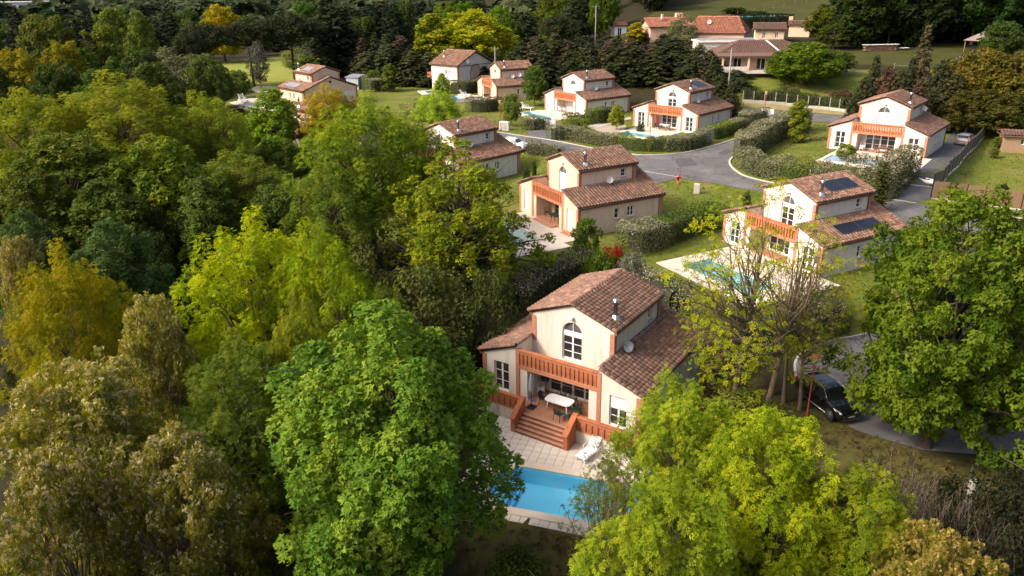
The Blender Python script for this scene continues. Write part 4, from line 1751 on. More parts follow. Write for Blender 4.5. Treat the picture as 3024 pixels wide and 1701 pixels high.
def branch_mesh(name, rng, cen, trunk_h, r0, mat_, lean=(0, 0), limbs=40, fork=.28, top=None, sides=6, limb_r=.16, twigs=0, multi=None):
    """tapered trunk that forks into limbs reaching the clumps"""
    mb = MB()
    top = top if top is not None else cen[:, 2].max() * .82
    stems = multi or [(0, 0, lean[0], lean[1])]
    paths = []
    for (bx, by, lx, ly) in stems:
        n = 9
        pts, rad = [], []
        ph = rng.random() * 6.28
        for i in range(n):
            t = i / (n - 1)
            w = .10 * top * .12
            pts.append(Vector((bx + lx * t + w * math.sin(3.1 * t + ph) * t, by + ly * t + w * math.cos(2.7 * t + ph) * t, -.35 + (top + .35) * t)))
            rad.append(r0 * ((1 - t) ** .8 * .9 + .10) * (1.35 if i == 0 else 1))
        mb.tube(pts, rad, sides + 2, cap=False)
        paths.append((pts, rad))
    order = rng.permutation(len(cen))[:limbs]
    for q in order:
        c = Vector(cen[q])
        pts, rad = min(paths, key=lambda pr: min((p - c).length for p in pr[0]))
        zt = trunk_h + (c.z - trunk_h) * (fork + .25 * rng.random())
        t = np.clip((zt + .35) / (top + .35), .12, .93)
        k = t * (len(pts) - 1)
        i = min(int(k), len(pts) - 2)
        s = pts[i].lerp(pts[i + 1], k - i)
        rs = rad[i] * .55
        d = c - s
        m1 = s + d * .35 + Vector((rng.normal() * .08, rng.normal() * .08, -.05)) * d.length
        m2 = s + d * .7 + Vector((rng.normal() * .07, rng.normal() * .07, .02)) * d.length
        rl = min(rs, limb_r * (.6 + .6 * rng.random()))
        mb.tube([s, m1, m2, c], [rl, rl * .7, rl * .42, rl * .15], 5, cap=False)
        for _ in range(twigs):
            u = .45 + .5 * rng.random()
            b = s.lerp(c, u)
            e = b + Vector((rng.normal(), rng.normal(), rng.normal() * .5 + .4)) * (.18 * d.length + .25)
            mb.tube([b, b.lerp(e, .55) + Vector((rng.normal(), rng.normal(), 0)) * .06, e], [rl * .3, rl * .2, rl * .06], 4, cap=False)
    return mb.mesh(name, mat_)


SPECIES = {}


def species(key, seed, prof, rad, z0, hc, ncl, rcl, nleaf, size, kind, bark='bark', trunk_h=None, r0=.25, inner=.35, mind=0, lobes=.16, limbs=40, leafm='leaf',
            flower=0.0, fkind='cluster', fsize=None, tipcol=None, zc=None, twigs=0, multi=None, lean=(0, 0), limb_r=.16, rvar=.4, shell=.35, droop=.25, up=.55, flat=.8, spread=.45, top=None, clip=None):
    rng = np.random.default_rng(seed)
    cen = clumps(rng, prof, rad, z0, hc, ncl, inner, mind, lobes)
    if clip is not None:
        cen = cen[[clip(c) for c in cen]]
    rc = rcl * (1 - rvar / 2 + rvar * rng.random(len(cen)))
    P, Nn, T, s = clump_leaves(rng, cen, rc, nleaf, size, kind, 0, zc=zc if zc is not None else z0 + hc * .35, shell=shell, droop=droop, up=up, flat=flat, spread=spread)
    # clumps differ a little in shade as whole branches do
    shade = np.repeat(rng.random(len(cen)), [max(3, int(nleaf * (r / rc.mean()) ** 2)) for r in rc])
    rnd = np.clip(.45 * rng.random(len(P)) + .55 * shade, 0, 1)
    V, F, rn = leaf_geo(P, Nn, T, s, kind, rng, rnd)
    mats, mi = [M[leafm]], np.zeros(len(F), int)
    crown = fast_mesh('crown_' + key, V, F, mats, rn, mi, smooth=False)
    blossom = None
    if flower > 0:
        k = int(len(P) * flower)
        pick = rng.permutation(len(P))[:k * 2]
        w = P[pick][:, 2]
        pick = pick[np.argsort(-w + rng.random(len(w)) * hc * .8)][:k]
        fs = (fsize or size) * (.6 + .7 * rng.random(k))
        pos = P[pick] + norm(Nn[pick]) * .12
        V2, F2, r2 = leaf_geo(pos, rng.normal(size=(k, 3)) + np.array([0, 0, .5]), np.array([0, 0, -1.0]) + rng.normal(size=(k, 3)) * .5, fs, fkind, rng)
        blossom = fast_mesh('blossom_' + key, V2, F2, [M['flower']], r2, smooth=False)
    trunk = branch_mesh('trunk_' + key, rng, cen, trunk_h if trunk_h is not None else z0 * .9, r0, M[bark], lean=lean, limbs=limbs, twigs=twigs, multi=multi, limb_r=limb_r, top=top)
    zmax = float(P[:, 2].max())
    rmax = float(np.percentile(np.hypot(P[:, 0], P[:, 1]), 99))
    SPECIES[key] = dict(crown=crown, trunk=trunk, h=zmax, r=rmax, blossom=blossom)


def plant(name, key, label, cat, loc, H, Wd, color, rz=None, group=None, fcolor=(.55, .45, .30), seed=None, kind=None, max_ratio=1.45):
    sp = SPECIES[key]
    rg = random.Random(seed if seed is not None else hash((round(loc[0], 2), round(loc[1], 2))) & 0xffff)
    root = thing(name, label, cat, loc, rz if rz is not None else rg.uniform(0, 2 * PI), group)
    sx, sz = Wd / 2 / sp['r'], H / sp['h']
    sz_c = sz
    root.scale = (sx, sx * rg.uniform(.94, 1.06), sz_c)
    t = link('trunk', sp['trunk'], root)
    c = link('crown', sp['crown'], root)
    j = rg.uniform(.90, 1.10)
    c.color = (color[0] * j, color[1] * j, color[2] * j, 1)
    if sp['blossom'] is not None:
        b = link('blossom', sp['blossom'], root)
        b.color = (*fcolor, 1)
    return root


def tree_px(key, label, u, vtop, Y, wpx, color, name='tree', dx=0.0, group=None, fcolor=(.55, .45, .30), rz=None, hmin=2.0, cat='tree', hscale=1.0):
    """tree whose top shows at photo pixel (u, vtop), standing Y metres away, wpx pixels wide"""
    top = at_y(u, vtop, Y)
    x = top.x + dx
    z = float(gz(x, Y))
    H = max(hmin, top.z - z) * hscale
    dist = math.sqrt(x * x + Y * Y + (CAM_Z - top.z + H * .35) ** 2)
    depth = Y * math.cos(PITCH) + (CAM_Z - (top.z - H * .35)) * math.sin(PITCH)
    Wd = wpx * depth / FPX
    return plant(name, key, label, cat, (x, Y, z - .05), H, Wd, color, rz, group, fcolor)


species('maple', 11, 'oval', 4.6, 3.0, 12.0, 330, .62, 135, .20, 'maple', trunk_h=3, r0=.26, mind=.55, lobes=.22, limbs=110, inner=.4, up=.8, spread=.55, droop=-.05, rvar=.7, twigs=1, flat=1.2)
species('ash', 12, 'dome', 5.0, 3.0, 8.5, 330, .52, 54, .31, 'pinnate', trunk_h=2.2, r0=.24, mind=.5, lobes=.26, limbs=120, inner=.35, droop=.15, up=.9, spread=.42, twigs=1, flat=1.2, rvar=.8)
species('locust', 13, 'dome', 5.0, 3.5, 9.0, 330, .58, 58, .30, 'pinnate', trunk_h=3, r0=.28, mind=.5, lobes=.26, limbs=90, inner=.35, droop=.05, up=.9, spread=.42, flat=1.05, rvar=.8)
species('robinia', 14, 'dome', 4.6, 3.0, 9.5, 300, .58, 56, .29, 'pinnate', trunk_h=3, r0=.25, mind=.48, lobes=.24, limbs=90, flower=.27, fsize=.20, twigs=1, droop=.25, spread=.5, rvar=.7)
species('oak', 15, 'dome', 6.0, 1.9, 10.8, 360, .66, 78, .24, 'cluster', bark='bark_dark', trunk_h=2.5, r0=.42, mind=.62, lobes=.28, limbs=150, inner=.3, limb_r=.24, up=.7, twigs=1, rvar=.8)
species('oak_open', 40, 'dome', 6.0, 1.2, 11.5, 300, .68, 58, .24, 'cluster', bark='bark_dark', trunk_h=2.2, r0=.42, mind=.75, lobes=.3, limbs=150, inner=.25, limb_r=.24, up=.7, twigs=1, rvar=.9)
species('broad1', 16, 'round', 4.6, 2.2, 9.5, 230, .72, 46, .32, 'cluster', trunk_h=2.2, r0=.28, mind=.55, lobes=.18, limbs=45)
species('broad2', 17, 'oval', 4.0, 2.4, 11.0, 210, .70, 46, .32, 'cluster', trunk_h=2.2, r0=.26, mind=.55, lobes=.2, limbs=40)
species('broad3', 18, 'dome', 4.8, 1.8, 8.0, 210, .76, 46, .32, 'cluster', trunk_h=2.0, r0=.28, mind=.55, lobes=.22, limbs=45)
species('slender', 19, 'column', 2.3, 1.5, 11.0, 80, .85, 75, .36, 'cluster', trunk_h=1.6, r0=.2, mind=.5, lobes=.2, limbs=30)
species('small', 20, 'round', 1.9, 1.1, 3.6, 60, .55, 55, .22, 'cluster', trunk_h=1.2, r0=.09, mind=.3, lobes=.12, limbs=30, limb_r=.05)
species('sparse', 21, 'vase', 5.0, 3.0, 12.0, 165, .56, 12, .34, 'pinnate', bark='bark_gold', trunk_h=4.0, r0=.24, mind=.7, lobes=.25, limbs=110, inner=.25, twigs=2, limb_r=.075, flat=.6, multi=[(0, 0, 1.0, .6), (1.9, -.6, 1.2, -.8)])
species('birch', 22, 'oval', 2.6, 2.0, 9.0, 70, .8, 60, .30, 'leaf', bark='bark_pale', trunk_h=2.0, r0=.16, mind=.5, lobes=.2, limbs=40, limb_r=.08)
species('chestnut', 23, 'dome', 5.2, 1.9, 7.0, 170, .85, 80, .34, 'maple', bark='bark_dark', trunk_h=1.8, r0=.35, mind=.62, lobes=.06, limbs=50, inner=.55, up=.9)
species('bush', 24, 'dome', 1.6, .1, 2.0, 60, .5, 60, .20, 'leaf', trunk_h=.2, r0=.06, mind=.3, lobes=.2, limbs=15, limb_r=.03)
species('scrub', 25, 'dome', 3.0, .3, 4.2, 90, .7, 90, .22, 'leaf', trunk_h=.5, r0=.1, mind=.4, lobes=.25, limbs=40, limb_r=.05, shell=.3)


def conifer(key, seed, H=14.0, R0=3.0, nb=150, per=26, size=.62, prof='cone', droop=.35, base=.06, bark='bark_dark', kind='spray', ragged=.25):
    rng = np.random.default_rng(seed)
    f = PROFILE[prof]
    P, Nn, T, sh = [], [], [], []
    mb = MB()
    mb.tube([(0, 0, -.3), (.05, .03, H * .5), (0, 0, H * .98)], [H * .022, H * .013, .02], 7, cap=False)
    for k in range(nb):
        h = base + (1 - base) * ((k + rng.random()) / nb) ** 1.15
        ph = k * 2.39996 + rng.normal() * .3
        r = R0 * float(f(np.array(h))) * (1 - ragged + ragged * 1.5 * rng.random())
        z = H * h
        e = np.array([r * math.cos(ph), r * math.sin(ph), z - droop * r * (.4 + .5 * rng.random())])
        s0 = np.array([0, 0, z + .1 * r])
        m = max(5, int(per * r / R0))
        t = .12 + .9 * rng.random(m) ** .7
        p = s0 + (e - s0) * t[:, None] + rng.normal(size=(m, 3)) * np.array([.22, .22, .13]) * (r / R0 + .3)
        out = norm(e - s0)
        P.append(p)
        Nn.append(np.array([0, 0, 1.0]) + out * .45 + rng.normal(size=(m, 3)) * .35)
        T.append(out + np.array([0, 0, -.15]) + rng.normal(size=(m, 3)) * .5)
        sh += [rng.random()] * m
        if k % 3 == 0:
            mb.tube([tuple(s0), tuple(s0 * .5 + e * .5), tuple(e)], [.05, .035, .01], 4, cap=False)
    P, Nn, T = np.concatenate(P), np.concatenate(Nn), np.concatenate(T)
    rnd = .5 * rng.random(len(P)) + .5 * np.array(sh)
    V, F, rn = leaf_geo(P, Nn, T, size * (.6 + .7 * rng.random(len(P))), kind, rng, rnd)
    SPECIES[key] = dict(crown=fast_mesh('crown_' + key, V, F, [M['leaf_needle']], rn, smooth=False), trunk=mb.mesh('trunk_' + key, M[bark]), h=H, r=R0 * 1.0, blossom=None)


conifer('cypress', 31, H=12, R0=2.6, nb=230, per=26, size=.55, prof='oval', ragged=.35)
conifer('fir', 32, H=16, R0=3.4, nb=190, per=30, size=.66, prof='cone', droop=.45)
conifer('cedar', 33, H=15, R0=4.4, nb=120, per=46, size=.7, prof='cone', droop=.05, ragged=.4)
conifer('thin_cypress', 34, H=6, R0=.45, nb=150, per=12, size=.34, prof='column', droop=-.6)
species('pine', 35, 'lens', 5.6, 8.2, 3.0, 150, .95, 70, .42, 'tuft', bark='bark_dark', trunk_h=6.0, r0=.36, mind=.7, lobes=.08, limbs=60, leafm='leaf_needle', up=1.2, inner=.25, zc=5, limb_r=.2, top=9.5)
species('darkwood', 36, 'oval', 4.2, 1.6, 12.0, 80, 1.35, 60, .62, 'cluster', bark='bark_dark', trunk_h=2, r0=.3, mind=.9, lobes=.2, limbs=30)


def hedge(label, pts, h, w, color, size=.15, dens=95, top_color=None, group='garden hedges', name='hedge', rough=.12, closed_ends=True, wav=.19):
    """clipped hedge along a ground path: light-blocking twig core and a coat of leaves"""
    rng = np.random.default_rng(abs(hash(label)) % 9999 if False else sum(map(ord, label)))
    P = [np.array(p[:2], float) for p in pts]
    if len(P) > 2:
        P = smoothpath(P, 5)
    P = np.array(P)
    seg = np.linalg.norm(np.diff(P, axis=0), axis=1)
    L_ = seg.sum()
    cum = np.concatenate([[0], np.cumsum(seg)])
    c0 = P.mean(0)
    z00 = float(gz(*c0))
    root = thing(name, label, 'hedge' if name == 'hedge' else 'shrub', (c0[0], c0[1], z00), 0, group)

    def frame(s):
        s = np.clip(s, 0, L_)
        x = np.interp(s, cum, P[:, 0])
        y = np.interp(s, cum, P[:, 1])
        i = np.clip(np.searchsorted(cum, s, side='right') - 1, 0, len(seg) - 1)
        d = (P[i + 1] - P[i]) / seg[i][:, None]
        return x, y, d
    # dark solid core for the twig mass, added to block light
    mb = MB()
    ns = max(2, int(L_ / .8) + 1)
    ss = np.linspace(w * .2, max(w * .25, L_ - w * .2), ns)
    x, y, d = frame(ss)
    for i in range(ns):
        nn = np.array([-d[i][1], d[i][0]])
        z = float(gz(x[i], y[i]))
        b = len(mb.v)
        k = .62 + .06 * math.sin(i * 2.1)
        for (a, zz) in ((-1, -.1), (-1, h * .72), (-.6, h * .86), (.6, h * .86), (1, h * .72), (1, -.1)):
            mb.v.append((x[i] + nn[0] * a * w / 2 * k - c0[0], y[i] + nn[1] * a * w / 2 * k - c0[1], z + zz - z00))
        if i:
            for q in range(5):
                mb.f.append((b - 6 + q, b + q, b + q + 1, b - 5 + q))
                mb.m.append(0)
                mb.sm.append(False)
        if i in (0, ns - 1):
            mb.f.append(tuple(range(b, b + 6)))
            mb.m.append(0)
            mb.sm.append(False)
    mb.build('core', M['light_block_core'], root)
    # coat: cross-section is a rounded box; s runs along, q round the section
    per = 2 * h + w
    n = int((L_ + w) * per * dens)
    s = rng.random(n) * (L_ + w) - w / 2
    over = np.where(s < 0, s, np.where(s > L_, s - L_, 0))
    x, y, d = frame(s)
    q = rng.random(n) * per
    side = np.where(q < h, -1.0, np.where(q > h + w, 1.0, 0.0))
    zz = np.where(q < h, q, np.where(q > h + w, per - q, h))
    off = np.where(side == 0, (q - h) - w / 2, side * w / 2)
    # rounded shoulders, ends and lumps
    r = min(.35, w * .35)
    end = 1 - np.clip(np.abs(over) / (w / 2), 0, 1) ** 2
    off = off * np.sqrt(np.clip(end, .0, 1))
    sh = np.clip((zz - (h - r)) / r, 0, 1)
    off = np.where(side != 0, off * (1 - .25 * sh ** 2 * (2 * r / w)), off)
    zz = zz - np.where(side == 0, (np.clip((np.abs(off) - (w / 2 - r)) / r, 0, 1) ** 2) * r * .5, 0) - (1 - np.sqrt(np.clip(end, 0, 1))) * .15 * h
    lump = wav * (np.sin(s * 1.9 + z00) * .6 + np.sin(s * 4.3 + 1.7) * .4 + np.sin(s * .7 + 2))
    zz = zz + np.where(zz > .5 * h, lump * .8, 0)
    off = off * (1 + lump / w * .5)
    nn = np.stack([-d[:, 1], d[:, 0]], 1)
    px = x + nn[:, 0] * off + d[:, 0] * over
    py = y + nn[:, 1] * off + d[:, 1] * over
    pos = np.stack([px, py, gz(px, py) + zz], 1) + rng.normal(size=(n, 3)) * rough * .5
    outn = np.stack([nn[:, 0] * side + d[:, 0] * np.sign(over) * .6, nn[:, 1] * side + d[:, 1] * np.sign(over) * .6, np.where(side == 0, 1.0, .35)], 1)
    nor = norm(outn + rng.normal(size=(n, 3)) * .55)
    tip = norm(outn * .3 + np.array([0, 0, .5]) + rng.normal(size=(n, 3)) * .7)
    pos = pos - np.array([c0[0], c0[1], z00])
    size_ = size * (.6 + .7 * rng.random(n))
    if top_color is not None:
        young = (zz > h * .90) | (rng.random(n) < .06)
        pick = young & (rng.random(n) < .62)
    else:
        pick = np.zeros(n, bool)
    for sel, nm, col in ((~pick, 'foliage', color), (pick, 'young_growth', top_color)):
        if sel.sum() < 5:
            continue
        V, F, rn = leaf_geo(pos[sel], nor[sel], tip[sel], size_[sel], 'leaf', rng)
        o = link(nm, fast_mesh(nm, V, F, [M['leaf_hedge']], rn, smooth=False), root)
        o.color = (*col, 1)
        o['kind'] = 'stuff'
    return root


def bramble(key, seed, n=170):
    """arching bare twigs"""
    rng = np.random.default_rng(seed)
    mb = MB()
    P = []
    for k in range(n):
        a = rng.random() * 6.28
        r0 = 1.6 * math.sqrt(rng.random())
        b = Vector((r0 * math.cos(a), r0 * math.sin(a), -.1))
        d = Vector((rng.normal(), rng.normal(), 0)).normalized() * (.5 + 1.2 * rng.random())
        h = .8 + 1.3 * rng.random()
        pts = [b, b + d * .25 + Vector((0, 0, h * .6)), b + d * .6 + Vector((0, 0, h)), b + d + Vector((0, 0, h * .75)), b + d * 1.3 + Vector((0, 0, h * .35))]
        mb.tube(pts, [.014, .012, .010, .007, .003], 4, cap=False)
        P += [np.array(q) for q in pts[2:]]
    P = np.array(P)
    P = np.repeat(P, 3, 0) + rng.normal(size=(len(P) * 3, 3)) * .15
    V, F, rn = leaf_geo(P, rng.normal(size=P.shape) + np.array([0, 0, .6]), rng.normal(size=P.shape), .09 * (.6 + .7 * rng.random(len(P))), 'leaf', rng)
    SPECIES[key] = dict(crown=fast_mesh('crown_' + key, V, F, [M['leaf']], rn, smooth=False), trunk=mb.mesh('stems_' + key, mat('bare_twig', (.17, .13, .10), (.11, .085, .065), scale=4, rough=.9)), h=2.1, r=2.6, blossom=None)


bramble('bramble', 61)
# ------------------------------------------------------------------ hedges
def cp(o, s, *pp):
    return [tuple(at(o[0] + s * a, o[1] + s * b)[:2]) for a, b in pp]


C6, S6 = (1550, 150), .3106
C4, S4 = (2050, 450), .3451
CB, SB = (1400, 600), .3106
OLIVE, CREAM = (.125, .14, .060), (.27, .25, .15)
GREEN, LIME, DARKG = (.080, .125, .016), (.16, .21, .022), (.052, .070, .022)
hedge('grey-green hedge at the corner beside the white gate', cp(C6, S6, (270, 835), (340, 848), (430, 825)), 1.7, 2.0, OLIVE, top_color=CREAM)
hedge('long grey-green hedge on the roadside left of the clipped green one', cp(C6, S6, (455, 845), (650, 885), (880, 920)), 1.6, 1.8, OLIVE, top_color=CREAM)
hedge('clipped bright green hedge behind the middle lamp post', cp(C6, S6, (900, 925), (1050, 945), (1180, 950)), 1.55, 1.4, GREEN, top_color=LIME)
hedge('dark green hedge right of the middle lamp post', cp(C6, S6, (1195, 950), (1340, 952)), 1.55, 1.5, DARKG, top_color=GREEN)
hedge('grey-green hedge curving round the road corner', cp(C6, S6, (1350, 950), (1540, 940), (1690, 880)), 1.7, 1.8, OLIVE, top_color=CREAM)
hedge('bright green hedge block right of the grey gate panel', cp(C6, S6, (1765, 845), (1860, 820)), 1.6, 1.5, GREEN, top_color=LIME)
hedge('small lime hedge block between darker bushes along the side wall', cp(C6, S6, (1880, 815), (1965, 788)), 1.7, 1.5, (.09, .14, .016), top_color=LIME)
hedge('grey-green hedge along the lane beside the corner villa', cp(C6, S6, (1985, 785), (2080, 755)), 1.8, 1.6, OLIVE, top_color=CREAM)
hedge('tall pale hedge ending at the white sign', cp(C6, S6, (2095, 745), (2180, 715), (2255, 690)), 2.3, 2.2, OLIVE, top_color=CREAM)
hedge('grey-green hedge left of the white gate', cp(C6, S6, (10, 745), (90, 750), (185, 738)), 1.7, 1.9, OLIVE, top_color=CREAM)
hedge('dark low hedge between the two pale pools', cp(C6, S6, (400, 690), (500, 692), (590, 690)), 1.4, 1.6, (.07, .08, .035), top_color=OLIVE)
hedge('vivid green hedge block beside the round lime tree', cp(C6, S6, (605, 692), (700, 690)), 2.1, 1.5, GREEN, top_color=LIME)
hedge('mixed dark hedge behind the round lime tree', cp(C6, S6, (705, 690), (800, 668)), 2.2, 1.5, DARKG, top_color=OLIVE)
hedge('low bright green hedge at the end of the gravel path', cp(C6, S6, (420, 742), (560, 738)), 1.4, 1.5, LIME, top_color=(.22, .26, .03))
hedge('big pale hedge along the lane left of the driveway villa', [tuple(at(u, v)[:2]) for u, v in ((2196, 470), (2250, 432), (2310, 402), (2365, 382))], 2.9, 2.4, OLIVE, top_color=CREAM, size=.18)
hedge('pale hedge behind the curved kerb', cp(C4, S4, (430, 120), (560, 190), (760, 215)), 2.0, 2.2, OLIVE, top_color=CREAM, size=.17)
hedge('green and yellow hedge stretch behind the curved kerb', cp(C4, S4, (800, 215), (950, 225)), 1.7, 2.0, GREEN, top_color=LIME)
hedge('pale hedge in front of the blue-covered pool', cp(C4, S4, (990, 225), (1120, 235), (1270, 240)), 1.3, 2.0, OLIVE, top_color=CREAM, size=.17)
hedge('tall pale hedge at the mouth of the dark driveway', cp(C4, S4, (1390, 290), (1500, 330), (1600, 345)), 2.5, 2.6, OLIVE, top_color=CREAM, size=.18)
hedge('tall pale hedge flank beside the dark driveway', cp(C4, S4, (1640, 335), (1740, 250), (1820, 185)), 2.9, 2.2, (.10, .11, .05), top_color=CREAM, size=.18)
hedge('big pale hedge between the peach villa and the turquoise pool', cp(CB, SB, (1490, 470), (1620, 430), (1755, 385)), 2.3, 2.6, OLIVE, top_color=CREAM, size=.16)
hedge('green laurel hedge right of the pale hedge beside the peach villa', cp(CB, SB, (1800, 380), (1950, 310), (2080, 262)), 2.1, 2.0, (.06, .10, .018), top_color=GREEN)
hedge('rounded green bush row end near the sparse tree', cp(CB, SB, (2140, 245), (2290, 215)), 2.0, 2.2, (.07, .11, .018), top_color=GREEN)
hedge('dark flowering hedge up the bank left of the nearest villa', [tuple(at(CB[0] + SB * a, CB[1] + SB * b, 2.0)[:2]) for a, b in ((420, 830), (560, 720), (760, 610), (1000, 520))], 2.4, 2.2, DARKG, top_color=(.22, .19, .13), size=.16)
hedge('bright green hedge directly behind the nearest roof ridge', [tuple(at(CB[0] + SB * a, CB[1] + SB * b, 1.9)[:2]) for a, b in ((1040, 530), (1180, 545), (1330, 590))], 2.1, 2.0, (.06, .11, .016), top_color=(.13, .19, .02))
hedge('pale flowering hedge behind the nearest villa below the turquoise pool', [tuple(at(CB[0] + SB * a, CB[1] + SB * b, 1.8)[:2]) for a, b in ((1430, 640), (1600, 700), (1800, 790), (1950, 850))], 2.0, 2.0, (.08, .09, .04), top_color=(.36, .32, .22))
hedge('mixed green hedge behind the trunks of the sparse tree', [tuple(at(u, v, 1.6)[:2]) for u, v in ((2030, 890), (2130, 925), (2250, 950), (2360, 920), (2480, 885))], 1.9, 1.9, (.05, .07, .02), top_color=(.25, .23, .14))
hedge('dark hedge behind the pool of the arched house', [tuple(at(u, v)[:2]) for u, v in ((1185, 252), (1230, 248), (1300, 232))], 2.4, 2.0, (.035, .05, .02))
hedge('hedge in front of the arched house', [tuple(at(u, v)[:2]) for u, v in ((1335, 276), (1370, 277), (1405, 272))], 2.4, 2.0, (.07, .08, .035), top_color=OLIVE)
hedge('hedge below the small turquoise pool', [tuple(at(u, v)[:2]) for u, v in ((1392, 328), (1430, 330), (1468, 325))], 2.2, 2.0, (.06, .07, .03), top_color=OLIVE)
hedge('rounded pale hedge beside the grey shed', [tuple(at(u, v)[:2]) for u, v in ((1085, 262), (1110, 272))], 2.6, 2.6, (.10, .13, .05), top_color=(.28, .27, .18))
hedge('tall trimmed dark hedge below the covered hillside pool', [tuple(at(u, v)[:2]) for u, v in ((2100, 88), (2200, 84), (2330, 80))], 3.4, 2.0, (.022, .034, .012), size=.3, dens=30)
hedge('hedge strip behind the low roadside wall', [tuple(at(u, v)[:2]) for u, v in ((2195, 297), (2320, 306), (2440, 319), (2490, 328))], 1.9, 1.0, (.055, .075, .022), size=.2, dens=60)
hedge('row of small garden bushes beside the white car', [tuple(at(u, v)[:2]) for u, v in ((1560, 447), (1600, 455), (1655, 466))], 1.3, 1.1, (.10, .11, .05), top_color=CREAM)
hedge('dark hedge in the garden by the golf green', [tuple(at(u, v)[:2]) for u, v in ((690, 350), (725, 345))], 1.7, 1.6, (.05, .07, .02))
hedge('low hedge line above the road by the golf villa', [tuple(at(u, v)[:2]) for u, v in ((670, 385), (735, 382))], 1.6, 1.6, (.04, .05, .018))
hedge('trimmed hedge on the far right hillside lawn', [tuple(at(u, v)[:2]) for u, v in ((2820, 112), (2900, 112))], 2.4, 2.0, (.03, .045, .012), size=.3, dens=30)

# ------------------------------------------------------------------ trees in front
T = tree_px
YG, BG, MG = (.28, .34, .005), (.17, .23, .022), (.145, .24, .024)
T('maple', 'large green maple left of the blue pool, in front of the nearest villa', 1118, 872, 25.0, 730, MG, rz=.7)
T('ash', 'bright ash tree right of the patio, hiding the villa corner', 2030, 1125, 26.5, 540, (.215, .275, .014), rz=.2)
T('ash', 'bright ash tree below the black car', 2290, 1205, 24.5, 640, (.245, .30, .010), rz=2.0)
T('ash', 'ash tree at the lower right, right of the brightest ash', 2560, 1385, 23.0, 560, (.18, .22, .010), rz=3.0)
T('ash', 'ash tree at the bottom edge right of the blue pool', 1985, 1400, 20.5, 600, (.19, .245, .012), rz=4.2)
T('sparse', 'thin leafy young tree leaning over the blue pool', 1790, 1330, 24.0, 300, (.13, .16, .025), rz=1.0)
T('robinia', 'reddish-tipped tree at the bottom right edge', 2790, 1560, 20.0, 460, (.16, .15, .016), fcolor=(.34, .24, .08))
T('locust', 'vivid yellow-green tree left of the centre', 720, 618, 38.5, 540, YG, rz=.5)
T('locust', 'right half of the vivid yellow-green tree group', 930, 640, 37.0, 380, (.22, .30, .010), rz=2.2)
T('locust', 'dark green tree in the gap left of the maple', 690, 985, 29.5, 560, (.09, .13, .012), rz=1.2)
T('ash', 'olive tree directly behind the left side of the maple', 880, 880, 31.0, 420, (.18, .20, .014), rz=.3)
T('ash', 'small green tree peeking out behind the top of the maple', 1130, 828, 36.0, 240, (.15, .19, .02))
T('robinia', 'tan flowering robinia right of the yellow tree', 430, 862, 33.0, 340, (.21, .215, .014), fcolor=(.42, .36, .15))
T('robinia', 'large tan flowering robinia at the left edge', 200, 1060, 26.5, 640, (.20, .20, .014), fcolor=(.42, .36, .16), rz=.9)
T('robinia', 'tan robinia at the bottom left with pale blossom', 480, 1265, 22.5, 560, (.165, .165, .013), fcolor=(.40, .34, .17), rz=2.9)
T('robinia', 'robinia in the bottom left corner', 110, 1330, 20.5, 540, (.15, .15, .012), fcolor=(.38, .32, .16), rz=4.0)
T('locust', 'golden yellow tree at the left edge', 150, 712, 35.0, 430, (.28, .26, .008), rz=1.0)
T('robinia', 'tan robinia behind the golden yellow tree', 30, 690, 41.0, 260, (.18, .17, .02), fcolor=(.36, .30, .14))
T('maple', 'blue-green maple right of the golden yellow tree', 305, 640, 44.0, 340, (.075, .125, .030), rz=2.0)
T('maple', 'blue-green maple at the left edge', 50, 612, 47.0, 270, (.07, .115, .028), rz=3.0)
T('locust', 'tall light-green locust in the centre left', 1065, 268, 62.0, 450, (.19, .265, .016), rz=.4)
T('locust', 'yellowish tree on the right flank of the tall locust', 1235, 345, 67.0, 250, (.15, .19, .02), rz=2.4)
T('locust', 'lower green tree at the foot of the tall locust', 960, 470, 57.0, 330, (.12, .17, .018), rz=1.7)
T('bush', 'low green shrub below the front edge of the pool deck', 1520, 1625, 25.5, 200, (.07, .10, .016), cat='shrub', name='bush', hmin=.8)
T('oak_open', 'spreading oak with dark limbs in front of the peach villa', 1345, 408, 54.5, 600, (.165, .20, .010), rz=.9)
T('scrub', 'dark thicket below the oak', 1230, 770, 46.0, 470, (.075, .088, .020), cat='shrub', name='thicket')
T('scrub', 'dark bushes left of the nearest roof', 1440, 800, 45.5, 260, (.060, .075, .018), cat='shrub', name='thicket')
T('scrub', 'dark bushes between the oak and the yellow tree', 1040, 720, 46.0, 340, (.080, .09, .02), cat='shrub', name='thicket')
T('oak', 'large dark green oak over the road at the right edge', 2905, 545, 36.0, 800, (.085, .132, .009), rz=.3)
T('oak', 'dark oak behind the road tree in the right corner', 3150, 600, 40.0, 520, (.06, .09, .012), rz=2.2)
T('sparse', 'sparse tall locust with bare trunks right of the nearest villa', 2255, 520, 39.0, 580, (.25, .285, .010), rz=0.0, dx=-.4)
T('sparse', 'small sparse sapling over the turquoise pool', 2105, 790, 41.0, 210, (.25, .26, .012), rz=1.2)
T('sparse', 'sparse leaning tree between the locust and the road oak', 2440, 690, 40.0, 330, (.24, .25, .012), rz=2.6)
T('scrub', 'yellowish undergrowth at the foot of the sparse locust', 2180, 1150, 37.5, 320, (.12, .14, .018), cat='shrub', name='thicket')
T('bramble', 'pale bare bramble twigs at the lower right', 2700, 1365, 28.5, 330, (.05, .05, .015), cat='shrub', name='thicket')
T('bramble', 'bramble twigs left of the broken stump', 2790, 1470, 26.0, 330, (.05, .05, .015), cat='shrub', name='thicket')
T('bramble', 'bramble twigs right of the broken stump', 2930, 1440, 26.5, 330, (.045, .045, .015), cat='shrub', name='thicket')
